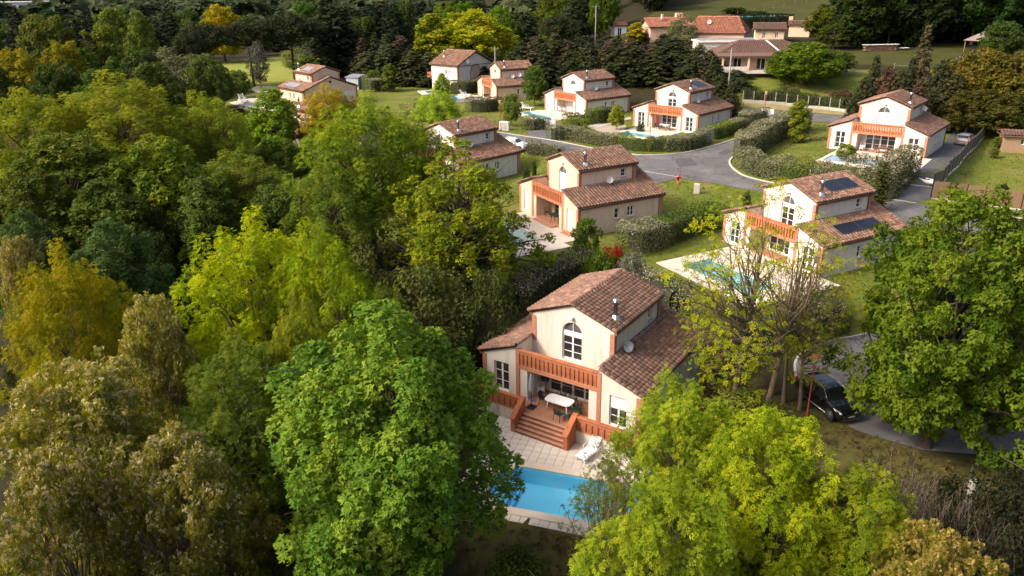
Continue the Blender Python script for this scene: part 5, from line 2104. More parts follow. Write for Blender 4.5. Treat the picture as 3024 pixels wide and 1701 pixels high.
T('bramble', 'bramble twigs below the road oak', 2600, 1420, 28.0, 260, (.05, .05, .015), cat='shrub', name='thicket')
T('scrub', 'dark brush below the road in the right corner', 3000, 1400, 26.0, 420, (.022, .026, .010), cat='shrub', name='thicket')

# left middle wood
g = 'trees of the left wood'
for (k, lab, u, v, Y, w, c) in [
    ('locust', 'broad olive-green tree crown in the upper left', 330, 205, 74, 500, (0.210, 0.235, 0.019)),
    ('locust', 'olive-green tree at the far left of the upper row', 70, 250, 70, 420, (0.219, 0.252, 0.019)),
    ('locust', 'light olive tree right of the broad olive crown', 590, 262, 78, 270, (0.219, 0.270, 0.023)),
    ('broad1', 'dark tree below the broad olive crown', 170, 385, 62, 430, (0.101, 0.131, 0.015)),
    ('broad3', 'dark green tree in the middle of the left wood', 440, 400, 63, 420, (0.118, 0.157, 0.015)),
    ('locust', 'soft green tree left of the tall locust', 690, 440, 68, 320, (0.168, 0.217, 0.023)),
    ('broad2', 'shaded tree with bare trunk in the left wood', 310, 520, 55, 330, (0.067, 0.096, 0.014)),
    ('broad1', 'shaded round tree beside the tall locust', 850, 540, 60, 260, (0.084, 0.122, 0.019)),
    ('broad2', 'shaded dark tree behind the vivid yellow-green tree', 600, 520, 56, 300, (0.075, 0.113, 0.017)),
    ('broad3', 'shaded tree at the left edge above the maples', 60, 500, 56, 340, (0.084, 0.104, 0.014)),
    ('broad2', 'green tree in the garden of the golf villa', 800, 258, 92, 190, (0.168, 0.252, 0.023)),
    ('locust', 'golden-brown tree in front of the golf villa', 962, 246, 94, 250, (0.336, 0.270, 0.019)),
    ('locust', 'light green tree below the small turquoise pool', 1290, 262, 108, 190, (0.252, 0.348, 0.029)),
    ('broad2', 'light green tree in front of the arched house', 1305, 215, 140, 75, (0.235, 0.313, 0.035)),
    ('locust', 'olive tree on the garden edge below the golf villa', 690, 335, 94, 250, (0.174, 0.216, 0.020)),
    ('broad3', 'round green tree between the golf villa and the tall locust', 820, 405, 82, 240, (0.104, 0.156, 0.016)),
    ('locust', 'light olive tree left of the tall locust top', 585, 355, 84, 240, (0.186, 0.228, 0.018)),
    ('scrub', 'bush mass at the foot of the tall locust', 790, 520, 72, 330, (0.104, 0.120, 0.020)),
    ('scrub', 'grey-green bushes beside the deep-blue pool', 1225, 290, 122, 120, (0.235, 0.260, 0.081)),
]:
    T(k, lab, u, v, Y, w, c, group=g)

# garden trees
for (k, lab, u, v, Y, w, c) in [
    ('broad1', 'round dark green tree between the two shuttered villas', 1578, 192, 134, 92, (.075, .125, .018)),
    ('small', 'small green tree beside the left lamp post', 1508, 274, 114, 66, (.11, .15, .025)),
    ('small', 'round lime-green tree on the bare soil', 1823, 308, 109, 56, (.17, .20, .02)),
    ('slender', 'slim yellow-green tree in the hedge by the lane', 2368, 292, 96, 78, (.17, .20, .022)),
    ('small', 'young tree beside the blue-covered pool', 2505, 424, 83.5, 66, (.13, .17, .025)),
    ('small', 'bushy young tree at the corner of the peach villa', 1735, 640, 58.5, 92, (.085, .145, .018)),
    ('slender', 'bright conical tree behind the deep-blue pool', 1147, 187, 158, 58, (.15, .19, .03)),
    ('broad1', 'green bush tree behind the deep-blue pool', 1105, 205, 160, 60, (.09, .13, .02)),
    ('chestnut', 'rounded chestnut tree on the bright lawn', 2385, 122, 139, 232, (.10, .155, .012)),
    ('broad1', 'dark tree touching the right side of the chestnut', 2478, 150, 144, 110, (.06, .10, .012)),
    ('small', 'small tree on the right-hand lawn', 2952, 402, 91, 40, (.10, .13, .02)),
    ('small', 'lower small tree on the right-hand lawn', 2938, 435, 87, 30, (.11, .13, .02)),
    ('bush', 'dark round bush on the right-hand lawn', 2964, 540, 75, 34, (.03, .05, .012)),
    ('bush', 'silvery olive bush beside the pale hedge', 1868, 742, 53.5, 95, (.16, .17, .11)),
    ('bush', 'red-leaved shrub at the end of the pale hedge', 1812, 722, 55.5, 84, (.30, .020, .012)),
    ('bush', 'green shrub in front of the red-leaved shrub', 1775, 734, 53.6, 100, (.10, .16, .018)),
    ('bush', 'small dark bush on the lawn near the hydrant villa', 1577, 470, 84, 16, (.05, .08, .018)),
    ('bush', 'low dark bush on the lawn left of the peach villa', 1554, 490, 80, 30, (.045, .07, .018)),
    ('bush', 'small dark shrub on the lawn left of the solar villa', 2208, 560, 70, 28, (.06, .08, .02)),
    ('bush', 'brownish bush in front of the chestnut', 2328, 252, 131, 92, (.10, .10, .03)),
    ('bush', 'reddish bare bush on the lawn right of the chestnut', 2485, 262, 128, 80, (.10, .065, .035)),
    ('bush', 'clipped bush beside the patio of the corner villa', 1893, 362, 107, 26, (.06, .10, .02)),
    ('bush', 'bush at the front of the long porch house', 2160, 192, 146, 24, (.05, .08, .02)),
    ('bush', 'small bush before the porch pillars', 2248, 202, 146, 16, (.04, .07, .02)),
    ('slender', 'bright yellow tree beside the white hut', 1880, 66, 205, 66, (.36, .30, .012)),
    ('birch', 'pale birch in front of the orange-roofed house', 2022, 40, 175, 120, (.12, .14, .055)),
    ('thin_cypress', 'thin dark cypress beside the tall hedge', 2614, 478, 70.5, 27, (.05, .055, .012)),
    ('birch', 'thin bare-looking tree by the golf bunker', 752, 118, 165, 80, (.10, .095, .07)),
]:
    nm = 'shrub' if k == 'bush' else 'tree'
    T(k, lab, u, v, Y, w, c, cat=nm, name=nm if nm == 'tree' else 'bush', hmin=.6)

# rows of conifers behind the villas
ORD = ['first', 'second', 'third', 'fourth', 'fifth', 'sixth', 'seventh', 'eighth', 'ninth', 'tenth', 'eleventh', 'twelfth']


def nth(i):
    """place in a long row, counted from the nearer end"""
    return ORD[i] if i < 12 else str(i + 1) + ('th' if (i + 1) % 10 not in (1, 2, 3) else {1: 'st', 2: 'nd', 3: 'rd'}[(i + 1) % 10])


rg = random.Random(21)
for i in range(34):
    u = 1075 + i * 33 + rg.uniform(-10, 10)
    Yb = 178 - (u - 1075) / 1100 * 34
    for row in range(2):
        v = np.interp(u, [1075, 1180, 1260, 1480, 1560, 1750, 1850, 1980, 2100, 2160], [105, 118, 160, 165, 110, 100, 112, 122, 150, 235]) + row * 30 + rg.uniform(-16, 16)
        if row and rg.random() < .25:
            continue
        br = rg.random()
        c = (.042, .052, .020) if br < .62 else ((.088, .062, .040) if br < .78 else (.066, .074, .026))
        kk = rg.choice(['cypress', 'cypress', 'fir', 'cedar'])
        lab = {(.042, .052, .020): 'dark conifer in the row behind the shuttered villas', (.088, .062, .040): 'browned conifer in the row behind the shuttered villas', (.066, .074, .026): 'olive conifer in the row behind the shuttered villas'}[c]
        lab = lab.replace('in the row', '%s from the left in the %s row' % (nth(i), 'front' if row else 'rear'))
        T(kk, lab, u + row * 14, v, Yb - row * 7, rg.uniform(85, 125), c, name='conifer', group='conifers behind the villas')
CN = {}
for (u, v, Y, w, c, kk) in sorted([(2130, 215, 122, 70, 0, 'cypress'), (2165, 245, 118, 60, 0, 'cypress'), (2155, 290, 114, 60, 1, 'cypress'), (2105, 190, 126, 80, 0, 'cypress'),
                            (2560, 225, 108, 80, 0, 'cypress'), (2592, 160, 111, 90, 0, 'fir'), (2630, 195, 107, 80, 1, 'cypress'), (2665, 205, 106, 80, 2, 'cypress'), (2700, 165, 109, 90, 0, 'fir'),
                            (2745, 70, 116, 110, 3, 'cedar'), (2790, 175, 105, 90, 0, 'cypress'), (2535, 275, 101, 70, 0, 'cypress'), (2830, 215, 103, 100, 2, 'cypress'), (2720, 235, 102, 80, 1, 'cypress')]):
    cols = [(.040, .046, .018), (.085, .050, .030), (.055, .055, .020), (.085, .07, .035)]
    labs = ['dark conifer behind the driveway villa', 'browned conifer behind the driveway villa', 'olive conifer behind the driveway villa', 'tall half-dead conifer with pale top behind the driveway villa']
    if u < 2200:
        labs = ['dark conifer right of the corner villa', 'browned conifer right of the corner villa', '', '']
    CN[labs[c]] = CN.get(labs[c], 0) + 1
    T(kk, labs[c] + (', %s from the left' % nth(CN[labs[c]] - 1) if c != 3 else ''), u, v, Y, w, cols[c], name='conifer', group='conifers by the lane')
for (u, v, Y, w, c, kk, lab) in [(2905, 140, 107, 300, (.135, .11, .016), 'broad3', 'ochre-green tree behind the fenced lawn'), (3010, 150, 104, 230, (.11, .095, .016), 'broad1', 'ochre tree at the right edge above the shed'),
                                 (2880, 260, 101, 200, (.075, .07, .013), 'broad1', 'dark tree behind the grey car'), (2985, 270, 99, 220, (.07, .07, .013), 'broad3', 'shaded tree behind the garden shed'),
                                 (2970, 60, 150, 150, (.05, .085, .015), 'broad1', 'dark green tree beside the hillside gazebo')]:
    T(kk, lab, u, v, Y, w, c)

# umbrella pines and the woods behind
for (u, v, Y, w) in ((600, 62, 168, 190), (722, 52, 172, 175), (848, 34, 178, 215), (545, 95, 160, 120)):
    T('pine', {600: 'umbrella pine in the middle of the pine group', 722: 'umbrella pine left of the tallest one', 848: 'tallest umbrella pine at the right of the group', 545: 'smallest umbrella pine at the left of the group'}[u], u, v, Y, w, (0.043, 0.052, 0.020), name='pine_tree', group='umbrella pines')
T('pine', 'lone umbrella pine behind the conifer row', 1650, 40, 182, 150, (0.046, 0.052, 0.021), name='pine_tree')
for (k, lab, u, v, Y, w, c) in [
    ('broad3', 'golden dome-shaped tree behind the arched house', 1388, 26, 196, 300, (.28, .29, .012)),
    ('slender', 'golden upright tree left of the golden dome', 1268, 40, 192, 130, (.24, .26, .015)),
    ('broad3', 'golden tree above the umbrella pines', 640, 12, 235, 170, (.34, .28, .01)),
    ('broad2', 'light olive poplar in the upper left', 330, 18, 150, 175, (0.145, 0.181, 0.029)),
    ('broad2', 'second light olive poplar in the upper left', 405, 30, 146, 140, (0.123, 0.160, 0.026)),
    ('broad1', 'olive tree in front of the dark upper left conifers', 120, 40, 140, 170, (0.123, 0.145, 0.026)),
    ('broad1', 'yellowish round tree in the upper left', 175, 120, 118, 170, (0.203, 0.189, 0.016)),
    ('broad3', 'yellowish tree at the left edge below the dark conifers', 45, 140, 112, 220, (0.217, 0.196, 0.016)),
    ('birch', 'grey-green willow left of the umbrella pines', 495, 135, 128, 190, (0.145, 0.152, 0.064)),
    ('broad1', 'mid-green tree right of the grey-green willow', 590, 158, 122, 150, (0.087, 0.116, 0.026)),
    ('cedar', 'dark conifer beside the olive poplars', 250, 24, 150, 150, (0.023, 0.029, 0.014)),
    ('cedar', 'dark conifer at the upper left edge', 30, 12, 150, 190, (0.022, 0.028, 0.014)),
    ('cedar', 'dark conifer right of the olive poplars', 455, 52, 150, 130, (0.023, 0.029, 0.014)),
    ('cedar', 'dark conifer between olive tree and poplar', 195, 60, 145, 120, (0.023, 0.029, 0.014)),
    ('broad1', 'dark bush tree below the olive poplars', 420, 150, 118, 130, (0.043, 0.051, 0.019)),
    ('slender', 'light green tree left of the dark wood', 905, 165, 170, 90, (0.145, 0.189, 0.035)),
    ('birch', 'light green tree at the edge of the golf green', 870, 140, 200, 110, (0.160, 0.189, 0.041)),
    ('broad1', 'small green tree beside the golf villa', 700, 205, 150, 80, (0.116, 0.174, 0.029)),
    ('broad2', 'green trees row left of the golf green', 640, 175, 140, 110, (0.087, 0.123, 0.023)),
]:
    T(k, lab, u, v, Y, w, c)

for i, (u, v, Y, w) in enumerate(((2445, 18, 190, 150), (2500, -20, 205, 170), (2470, 70, 176, 110), (2560, 10, 190, 150), (2620, 20, 185, 150), (2700, 5, 195, 160))):
    T(('broad1', 'darkwood')[i % 2], ['yellow-green tree at the left corner of the hillside wood', 'tall dark tree behind the corner of the hillside wood', 'low tree at the left foot of the hillside wood', 'dark tree above the firewood stack', 'dark tree right above the firewood stack', 'dark tree behind the half-dead conifer'][i], u, v, Y, w, ((.085, .105, .012), (.035, .055, .010), (.06, .08, .012), (.04, .062, .010), (.032, .05, .010), (.025, .038, .009))[i])
for i, (u, v, Y, w, c) in enumerate(((1890, 92, 205, 70, (.03, .04, .016)), (1990, 85, 186, 60, (.05, .06, .022)), (2075, 118, 165, 60, (.035, .045, .018)), (1960, 98, 182, 60, (.03, .04, .016)), (2230, 60, 240, 90, (.05, .07, .014)), (2170, 40, 250, 90, (.06, .08, .014)))):
    T('cypress' if i < 4 else 'broad1', ['dark conifer below the white hut', 'olive conifer before the orange-roofed wing', 'dark conifer left of the pale garage', 'dark conifer before the big pink chimney', 'green bush tree above the trimmed hillside hedge', 'green tree left of the teal-covered pool'][i], u, v, Y, w, c, name='conifer' if i < 4 else 'tree')

HPOS = [(h[0], h[1]) for h in HOUSE.values()]
KEEP = LAWNS + FAIR
PLACED = []


def scatter(n, u0, u1, Y0, Y1, picks, h0, h1, seed, group, minsep=4.0, w=(.55, .85)):
    rg = random.Random(seed)
    done = tries = 0
    while done < n and tries < n * 40:
        tries += 1
        Y = Y0 + (Y1 - Y0) * rg.random() ** 1.15
        u = rg.uniform(u0, u1)
        x = (u - 1512) / FPX * Y * 1.03
        if any(inpoly(x, Y, p) for p in KEEP) or any(math.hypot(x - a, Y - b) < 13 for a, b in HPOS):
            continue
        if any(math.hypot(x - a, Y - b) < minsep for a, b in PLACED[-400:]):
            continue
        PLACED.append((x, Y))
        key, col, lab, nm = rg.choice(picks)
        H = rg.uniform(h0, h1)
        plant(nm, key, lab, 'tree', (x, Y, float(gz(x, Y)) - .1), H, H * rg.uniform(*w), tuple(c * rg.uniform(.85, 1.15) for c in col), group=group)
        done += 1


DW_ = (0.022, 0.037, 0.010)
scatter(26, 860, 1270, 190, 290, [('cypress', (0.025, 0.037, 0.015), 'dark conifer in the wood behind the golf villa', 'conifer'), ('cedar', (0.022, 0.034, 0.014), 'dark cedar in the wood behind the golf villa', 'conifer'), ('fir', (0.025, 0.040, 0.016), 'dark fir in the wood behind the golf villa', 'conifer'), ('broad1', (0.067, 0.112, 0.020), 'green tree in the wood behind the golf villa', 'tree')], 11, 17, 51, 'wood behind the golf villa')
scatter(30, 1250, 1800, 205, 300, [('broad1', (0.095, 0.152, 0.016), 'mid-green tree in the wood above the conifer row', 'tree'), ('broad2', (0.112, 0.165, 0.018), 'light green tree in the wood above the conifer row', 'tree'), ('broad3', (0.073, 0.119, 0.014), 'deep green tree in the wood above the conifer row', 'tree'), ('cypress', (0.028, 0.042, 0.016), 'dark conifer in the wood above the conifer row', 'conifer')], 11, 16, 52, 'wood above the conifer row')
scatter(60, 1600, 2420, 262, 400, [('darkwood', (0.056, 0.092, 0.012), 'green tree on the wooded hillside', 'tree'), ('broad1', (0.067, 0.112, 0.013), 'mid-green tree on the wooded hillside', 'tree'), ('darkwood', (0.034, 0.048, 0.014), 'dark tree on the wooded hillside', 'tree')], 12, 18, 53, 'wooded hillside', minsep=6)
scatter(75, 2440, 3150, 176, 300, [('darkwood', (0.025, 0.048, 0.008), 'dark tree of the right-hand hillside wood', 'tree'), ('broad1', (0.034, 0.066, 0.010), 'dark green tree of the right-hand hillside wood', 'tree'), ('darkwood', (0.018, 0.029, 0.008), 'near-black tree of the right-hand hillside wood', 'tree')], 14, 21, 54, 'right-hand hillside wood', minsep=5)  # dark-leaved wood; hill shade and edge vignette also put into leaf colour
scatter(55, -150, 900, 225, 420, [('broad1', (0.062, 0.099, 0.022), 'mid-green tree in the far left woods', 'tree'), ('broad3', (0.084, 0.125, 0.024), 'light green tree in the far left woods', 'tree'), ('cedar', (0.022, 0.034, 0.016), 'dark conifer in the far left woods', 'conifer'), ('broad2', (0.045, 0.073, 0.020), 'dark green tree in the far left woods', 'tree')], 10, 16, 55, 'far left woods', minsep=8, w=(.6, 1.0))
scatter(14, 80, 560, 95, 140, [('broad1', (0.056, 0.086, 0.016), 'shaded tree inside the left wood', 'tree'), ('broad2', (0.078, 0.112, 0.018), 'olive tree inside the left wood', 'tree')], 9, 12, 56, 'left wood', minsep=7)
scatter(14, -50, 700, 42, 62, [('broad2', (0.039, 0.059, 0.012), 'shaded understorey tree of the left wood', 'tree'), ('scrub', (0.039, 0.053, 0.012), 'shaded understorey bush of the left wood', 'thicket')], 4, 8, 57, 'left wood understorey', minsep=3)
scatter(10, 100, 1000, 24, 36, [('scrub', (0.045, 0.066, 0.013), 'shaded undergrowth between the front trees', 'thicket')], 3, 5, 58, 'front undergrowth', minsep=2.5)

# the woods beyond, one mass
rng = np.random.default_rng(8)
VS, FS, RN = [], [], []
base = 0
for k in range(1500):
    Y = 330 + 2300 * rng.random() ** 1.7
    x = rng.uniform(-.80, .80) * Y
    if math.sin(x / 95 + 1) * math.sin(Y / 130 + x / 300) < -.45 and Y > 420:
        continue
    H = rng.uniform(9, 17)
    n = 26
    d = norm(rng.normal(size=(n, 3)) + np.array([0, 0, .5]))
    c = np.array([x, Y, float(gz(x, Y)) + H * .52]) + d * np.array([H * .42, H * .42, H * .46])
    V, F, r_ = leaf_geo(c, d + rng.normal(size=(n, 3)) * .3 + np.array([0, 0, .5]), rng.normal(size=(n, 3)), H * .40 * (.7 + .6 * rng.random(n)), 'cluster', rng, np.clip(rng.random() + rng.normal(size=n) * .15, 0, 1))
    VS.append(V)
    FS.append(F + base)
    RN.append(r_)
    base += len(V)
fw = link('far_woodland', fast_mesh('far_woodland', np.concatenate(VS), np.concatenate(FS), [M['leaf']], np.concatenate(RN), smooth=False))
fw.color = (.052, .068, .030, 1)
tag(fw, 'distant mixed woodland along the top of the view', 'woodland', kind='stuff')

# grass blades on the lawns and dry tufts on the verge
def tufts(name, label, polys, n, size, color, seed, ymax=130, xr=(-25, 62)):
    rng = np.random.default_rng(seed)
    xs = [p[0] for q in polys for p in q]
    ys = [p[1] for q in polys for p in q]
    X = rng.uniform(max(min(xs), xr[0]), min(max(xs), xr[1]), n)
    Y = rng.uniform(min(ys), min(max(ys), ymax), n)

    def inside(poly):
        c = np.zeros(n, bool)
        m = len(poly)
        for i in range(m):
            x0, y0 = poly[i]
            x1, y1 = poly[i - 1]
            if y0 == y1:
                continue
            c ^= ((y0 > Y) != (y1 > Y)) & (X < (x1 - x0) * (Y - y0) / (y1 - y0) + x0)
        return c
    ok = np.zeros(n, bool)
    for q in polys:
        ok |= inside(q)
    for q in EXCL:
        ok &= ~inside(q)
    X, Y = X[ok], Y[ok]
    k = len(X)
    Z = gz(X, Y)
    P = np.stack([X, Y, Z - .01], 1)
    tip = norm(rng.normal(size=(k, 3)) * .55 + np.array([0, 0, 1.0]))
    V, F, rn = leaf_geo(P, rng.normal(size=(k, 3)) + np.array([0, 0, .2]), tip, size * (.4 + .9 * rng.random(k)), 'cluster', rng)
    o = link(name, fast_mesh(name, V, F, [M['leaf_hedge']], rn, smooth=False))
    o.color = (*color, 1)
    return tag(o, label, 'grass', kind='stuff')


tufts('lawn_grass', 'short green lawn grass between the villas', [LAWNS[0]], 60000, .13, (.115, .135, .020), 71)
tufts('dry_grass', 'rough dry grass on the verge below the lane and the pool', DRY, 9000, .20, (.10, .09, .022), 72)
# ------------------------------------------------------------------ furniture of the nearest villa
def chair_meshes(m):
    p = {}
    mb = MB()
    mb.box((0, 0, .42), (.46, .44, .035), bev=.012)
    p['seat'] = mb.mesh('seat', m)
    mb = MB()
    for k in range(6):
        x = -.18 + .072 * k
        mb.beam((x, .2, .44), (x * 1.05, .29, .84 - .9 * x * x), .035, .015)
    pts = [(-.21, .2, .44), (-.23, .27, .74), (-.12, .30, .855), (0, .305, .87), (.12, .30, .855), (.23, .27, .74), (.21, .2, .44)]
    mb.tube(pts, .018, 6)
    p['backrest'] = mb.mesh('backrest', m)
    for s, nm in ((-1, 'arm_l'), (1, 'arm_r')):
        mb = MB()
        mb.tube([(s * .235, .27, .66), (s * .26, .05, .645), (s * .26, -.18, .63), (s * .25, -.23, .56)], .02, 6)
        p[nm] = mb.mesh('armrest', m)
    for s in (-1, 1):
        for t in (-1, 1):
            mb = MB()
            mb.tube([(s * .22, t * .2, .56 if t < 0 else .44), (s * .24, t * .23, .25), (s * .255, t * .27, 0)], [.022, .022, .018], 6)
            p['leg%d%d' % (s, t)] = mb.mesh('leg', m)
    return p


CH = {k: chair_meshes(M[k]) for k in ('green_plastic', 'black_plastic', 'white', 'wood')}


def chair(label, loc, rz, m='green_plastic', group='garden chairs on the nearest patio', sc=1.0):
    t = thing('garden_chair', label, 'chair', loc, rz, group)
    t.scale = (sc, sc, sc)
    for k, me in CH[m].items():
        link({'arm_l': 'armrest', 'arm_r': 'armrest'}.get(k, k if not k.startswith('leg') else 'leg'), me, t)
    return t


def table(label, loc, rz, m='white', L_=1.75, W_=.95, h=.72):
    t = thing('garden_table', label, 'table', loc, rz)
    mb = MB()
    a, b, c = L_ / 2, W_ / 2, .28
    poly = []
    for (cx, cy, s0) in ((a - c, b - c, 0), (-a + c, b - c, 1), (-a + c, -b + c, 2), (a - c, -b + c, 3)):
        for k in range(5):
            an = PI / 2 * (s0 + k / 4)
            poly.append((cx + c * math.cos(an), cy + c * math.sin(an)))
    mb.prism(poly, h - .03, h)
    mb.prism([(x * .93, y * .9) for x, y in poly], h - .09, h - .0301)
    mb.build('table_top', M[m], t)
    for s in (-1, 1):
        for q in (-1, 1):
            lg = MB()
            lg.tube([(s * (a - .25), q * (b - .18), h - .06), (s * (a - .17), q * (b - .1), 0)], [.045, .03], 8)
            lg.build('leg', M[m], t)
    return t


aA = HOUSE['A'][3]
table('white oval plastic table on the nearest patio', hloc('A', .18, .0, .022), aA + .02)
chair('dark green chair in front of the white table, near the steps', hloc('A', .72, -.93, .022), aA + PI * .93)
chair('dark green chair at the corner of the step rail', hloc('A', 1.38, -.85, .022), aA + PI * 1.35)
chair('dark chair at the left end of the white table', hloc('A', -.98, .12, .022), aA + 1.75, 'black_plastic')
chair('dark green chair at the right end of the white table', hloc('A', 1.3, .05, .022), aA - 1.3)
chair('dark chair behind the white table, left of two', hloc('A', -.2, .85, .022), aA - .1, 'black_plastic')
chair('dark chair behind the white table, right of two', hloc('A', .62, .8, .022), aA + .15, 'black_plastic')
chair('white chair at the back of the patio under the kettle barbecue', hloc('A', -1.78, 1.05, .022), aA + .5, 'white', sc=.85)
# kettle barbecue behind the white chair
t = thing('kettle_barbecue', 'black kettle barbecue against the porch wall', 'barbecue', hloc('A', -1.72, 1.45, .022), aA)
mb = MB()
mb.lathe([(.001, .72), (.14, .74), (.25, .83), (.27, .92), (.25, 1.02), (.14, 1.12), (.001, 1.15)], n=18)
mb.build('bowl', M['black_plastic'], t)
for k in range(3):
    lg = MB()
    an = 2 * PI * k / 3
    lg.tube([(.15 * math.cos(an), .15 * math.sin(an), .76), (.28 * math.cos(an), .28 * math.sin(an), 0)], .015, 5)
    lg.build('leg', M['zinc'], t)
mb = MB()
mb.box((.16, -.22, .92), (.12, .04, .14))
mb.build('blue_bag', M['blue_plastic'], t)
# folded parasol
t = thing('folded_parasol', 'folded grey parasol on a black base at the left of the patio', 'parasol', hloc('A', -1.42, -.62, .022), aA)
mb = MB()
mb.tube([(0, 0, .05), (0, 0, 2.25)], .024, 8)
mb.build('pole', M['black_plastic'], t)
mb = MB()
mb.box((0, 0, .045), (.5, .5, .06), bev=.02)
mb.box((0, 0, .13), (.1, .1, .14))
mb.build('base', M['black_plastic'], t)
mb = MB()
n = 16
prof = [(.02, 2.32), (.06, 2.2), (.12, 1.8), (.17, 1.35), (.13, 1.12)]
vs, fs = [], []
for (r_, z) in prof:
    for k in range(n):
        a = 2 * PI * k / n
        rr = r_ * (1 + .22 * math.cos(a * 8))
        vs.append((rr * math.cos(a), rr * math.sin(a), z + (.06 * math.cos(a * 4) if z < 1.2 else 0)))
for i in range(len(prof) - 1):
    for k in range(n):
        j = (k + 1) % n
        fs.append((i * n + k, i * n + j, (i + 1) * n + j, (i + 1) * n + k))
mb.add(vs, fs, 0, True)
mb.build('canopy', M['grey_cloth'], t)
# broom with blue head
t = thing('broom', 'broom with long white handle and blue head leaning in the porch', 'broom', hloc('A', -1.86, .1, .022), aA)
mb = MB()
mb.tube([(0, 0, .08), (-.12, .5, 1.75)], .014, 6)
mb.build('handle', M['white'], t)
mb = MB()
mb.box((.05, -.03, .05), (.4, .13, .08), bev=.02)
mb.build('brush_head', M['blue_plastic'], t)


def lounger(label, loc, rz, group='white sun loungers', sc=1.0):
    t = thing('sun_lounger', label, 'sun lounger', loc, rz, group)
    t.scale = (sc, sc, sc)
    fr = MB()
    for s in (-1, 1):
        fr.box((s * .31, -.1, .30), (.06, 1.9, .07))
    fr.build('frame', M['white'], t)
    st = MB()
    for k in range(11):
        st.box((0, -1.0 + .105 * k, .345), (.6, .085, .025))
    st.build('seat', M['white'], t)
    bk = MB()
    for k in range(8):
        y0, z0 = .18 + .07 * k, .36 + .075 * k
        bk.beam((-.29, y0, z0), (.29, y0, z0), .075, .025)
    for s in (-1, 1):
        bk.beam((s * .29, .14, .34), (s * .26, .74, .96), .05, .04)
    bk.build('backrest', M['white'], t)
    for s in (-1, 1):
        ar = MB()
        ar.tube([(s * .33, .28, .34), (s * .36, .22, .58), (s * .36, -.16, .56), (s * .34, -.2, .34)], .022, 6)
        ar.build('armrest', M['white'], t)
        for y in (-.9, .7):
            lg = MB()
            lg.box((s * .29, y, .14), (.06, .08, .28))
            lg.build('leg', M['white'], t)
    return t


lounger('white sun lounger on the slab deck below the terrace rail', hloc('A', 3.35, -1.95, -.845), aA - .12)
lounger('white sun lounger on the deck of the green-covered pool', hloc('B', 4.6, -6.9, -.17), HOUSE['B'][3] + 1.2)

# furniture on the other patios
table('dark green table in the porch of the peach villa', hloc('B', .9, .5, .02), HOUSE['B'][3] + .3, 'green_plastic', 1.3, .8)
chair('black chair at the back of the peach villa porch', hloc('B', -.6, 1.2, .02), HOUSE['B'][3] + .3, 'black_plastic', 'patio chairs of the other villas')
chair('black chair beside the porch wall of the peach villa', hloc('B', -1.3, .8, .02), HOUSE['B'][3] + 1.3, 'black_plastic', 'patio chairs of the other villas')
table('white table on the patio of the corner villa', hloc('D', .3, -.3, .05), HOUSE['D'][3], 'white', 1.6, .9)
for i, (x, y, a) in enumerate(((-.7, -.7, 2.6), (.3, -1.0, 3.1), (1.2, -.8, 3.8))):
    o = chair(['left chair', 'middle chair', 'right chair'][i] + ' at the white table of the corner villa', hloc('D', x, y, .05), HOUSE['D'][3] + a, 'black_plastic', 'patio chairs of the other villas')
for i, (x, y, a) in enumerate(((-1.4, .1, 2.9), (-.8, -.2, 3.3), (.2, -.1, 3.0), (.9, .2, 3.5), (1.5, -.2, 2.8), (.5, .6, .2))):
    chair('white plastic chair in the shuttered villa porch behind the L-shaped pool', hloc('C', x, y, .06), HOUSE['C'][3] + a, 'white', 'white chairs of the shuttered villa', sc=1.1)
chair('white chair on the porch of the driveway villa', hloc('E', -1.6, .9, .02), HOUSE['E'][3] + .4, 'white', 'patio chairs of the other villas', sc=1.1)
chair('white stool-like chair in front of the driveway villa door', hloc('E', -1.5, .2, .02), HOUSE['E'][3] + .2, 'white', 'patio chairs of the other villas', sc=.8)
table('wooden table on the porch of the driveway villa', hloc('E', .9, .2, .02), HOUSE['E'][3], 'wood', 1.2, .8)
for i, (x, y, a) in enumerate(((.2, -.1, 2.2), (1.7, .1, -1.5))):
    chair(['left wooden chair', 'right wooden chair'][i] + ' at the table of the driveway villa', hloc('E', x, y, .02), HOUSE['E'][3] + a, 'wood', 'patio chairs of the other villas')
table('dark table on the porch of the two-dish villa', hloc('J', .8, -.3, .06), HOUSE['J'][3], 'black_plastic', 1.3, .8)
for i, (x, y, a) in enumerate(((.3, -.8, 2.9), (1.4, -.7, 3.5))):
    chair(['left dark chair', 'right dark chair'][i] + ' at the two-dish villa', hloc('J', x, y, .06), HOUSE['J'][3] + a, 'black_plastic', 'patio chairs of the other villas')
t = thing('red_parasol', 'folded red parasol leaning in the porch of the corner villa', 'parasol', hloc('D', -1.5, .2, .03), HOUSE['D'][3])
mb = MB()
mb.tube([(.25, 0, .05), (-.25, 0, 2.0)], .03, 6)
mb.build('pole', M['white'], t)
mb = MB()
mb.tube([(.12, 0, .55), (0, 0, 1.0), (-.14, 0, 1.55), (-.25, 0, 2.0)], [.10, .17, .14, .03], 10)
mb.build('canopy', M['red_cloth'], t)
mb = MB()
mb.box((.25, 0, .05), (.45, .45, .1), bev=.02)
mb.build('base', M['concrete'], t)
lounger('white sun lounger on the lawn by the two-dish villa', tuple(at(1371, 285)), 1.2, sc=1.3)
lounger('white sun lounger on the lawn right of the left lamp post', tuple(at(1553, 324)), 1.0, sc=1.3)
lounger('white sun lounger by the pool of the golf villa', tuple(at(718, 303)), .6, sc=1.6)

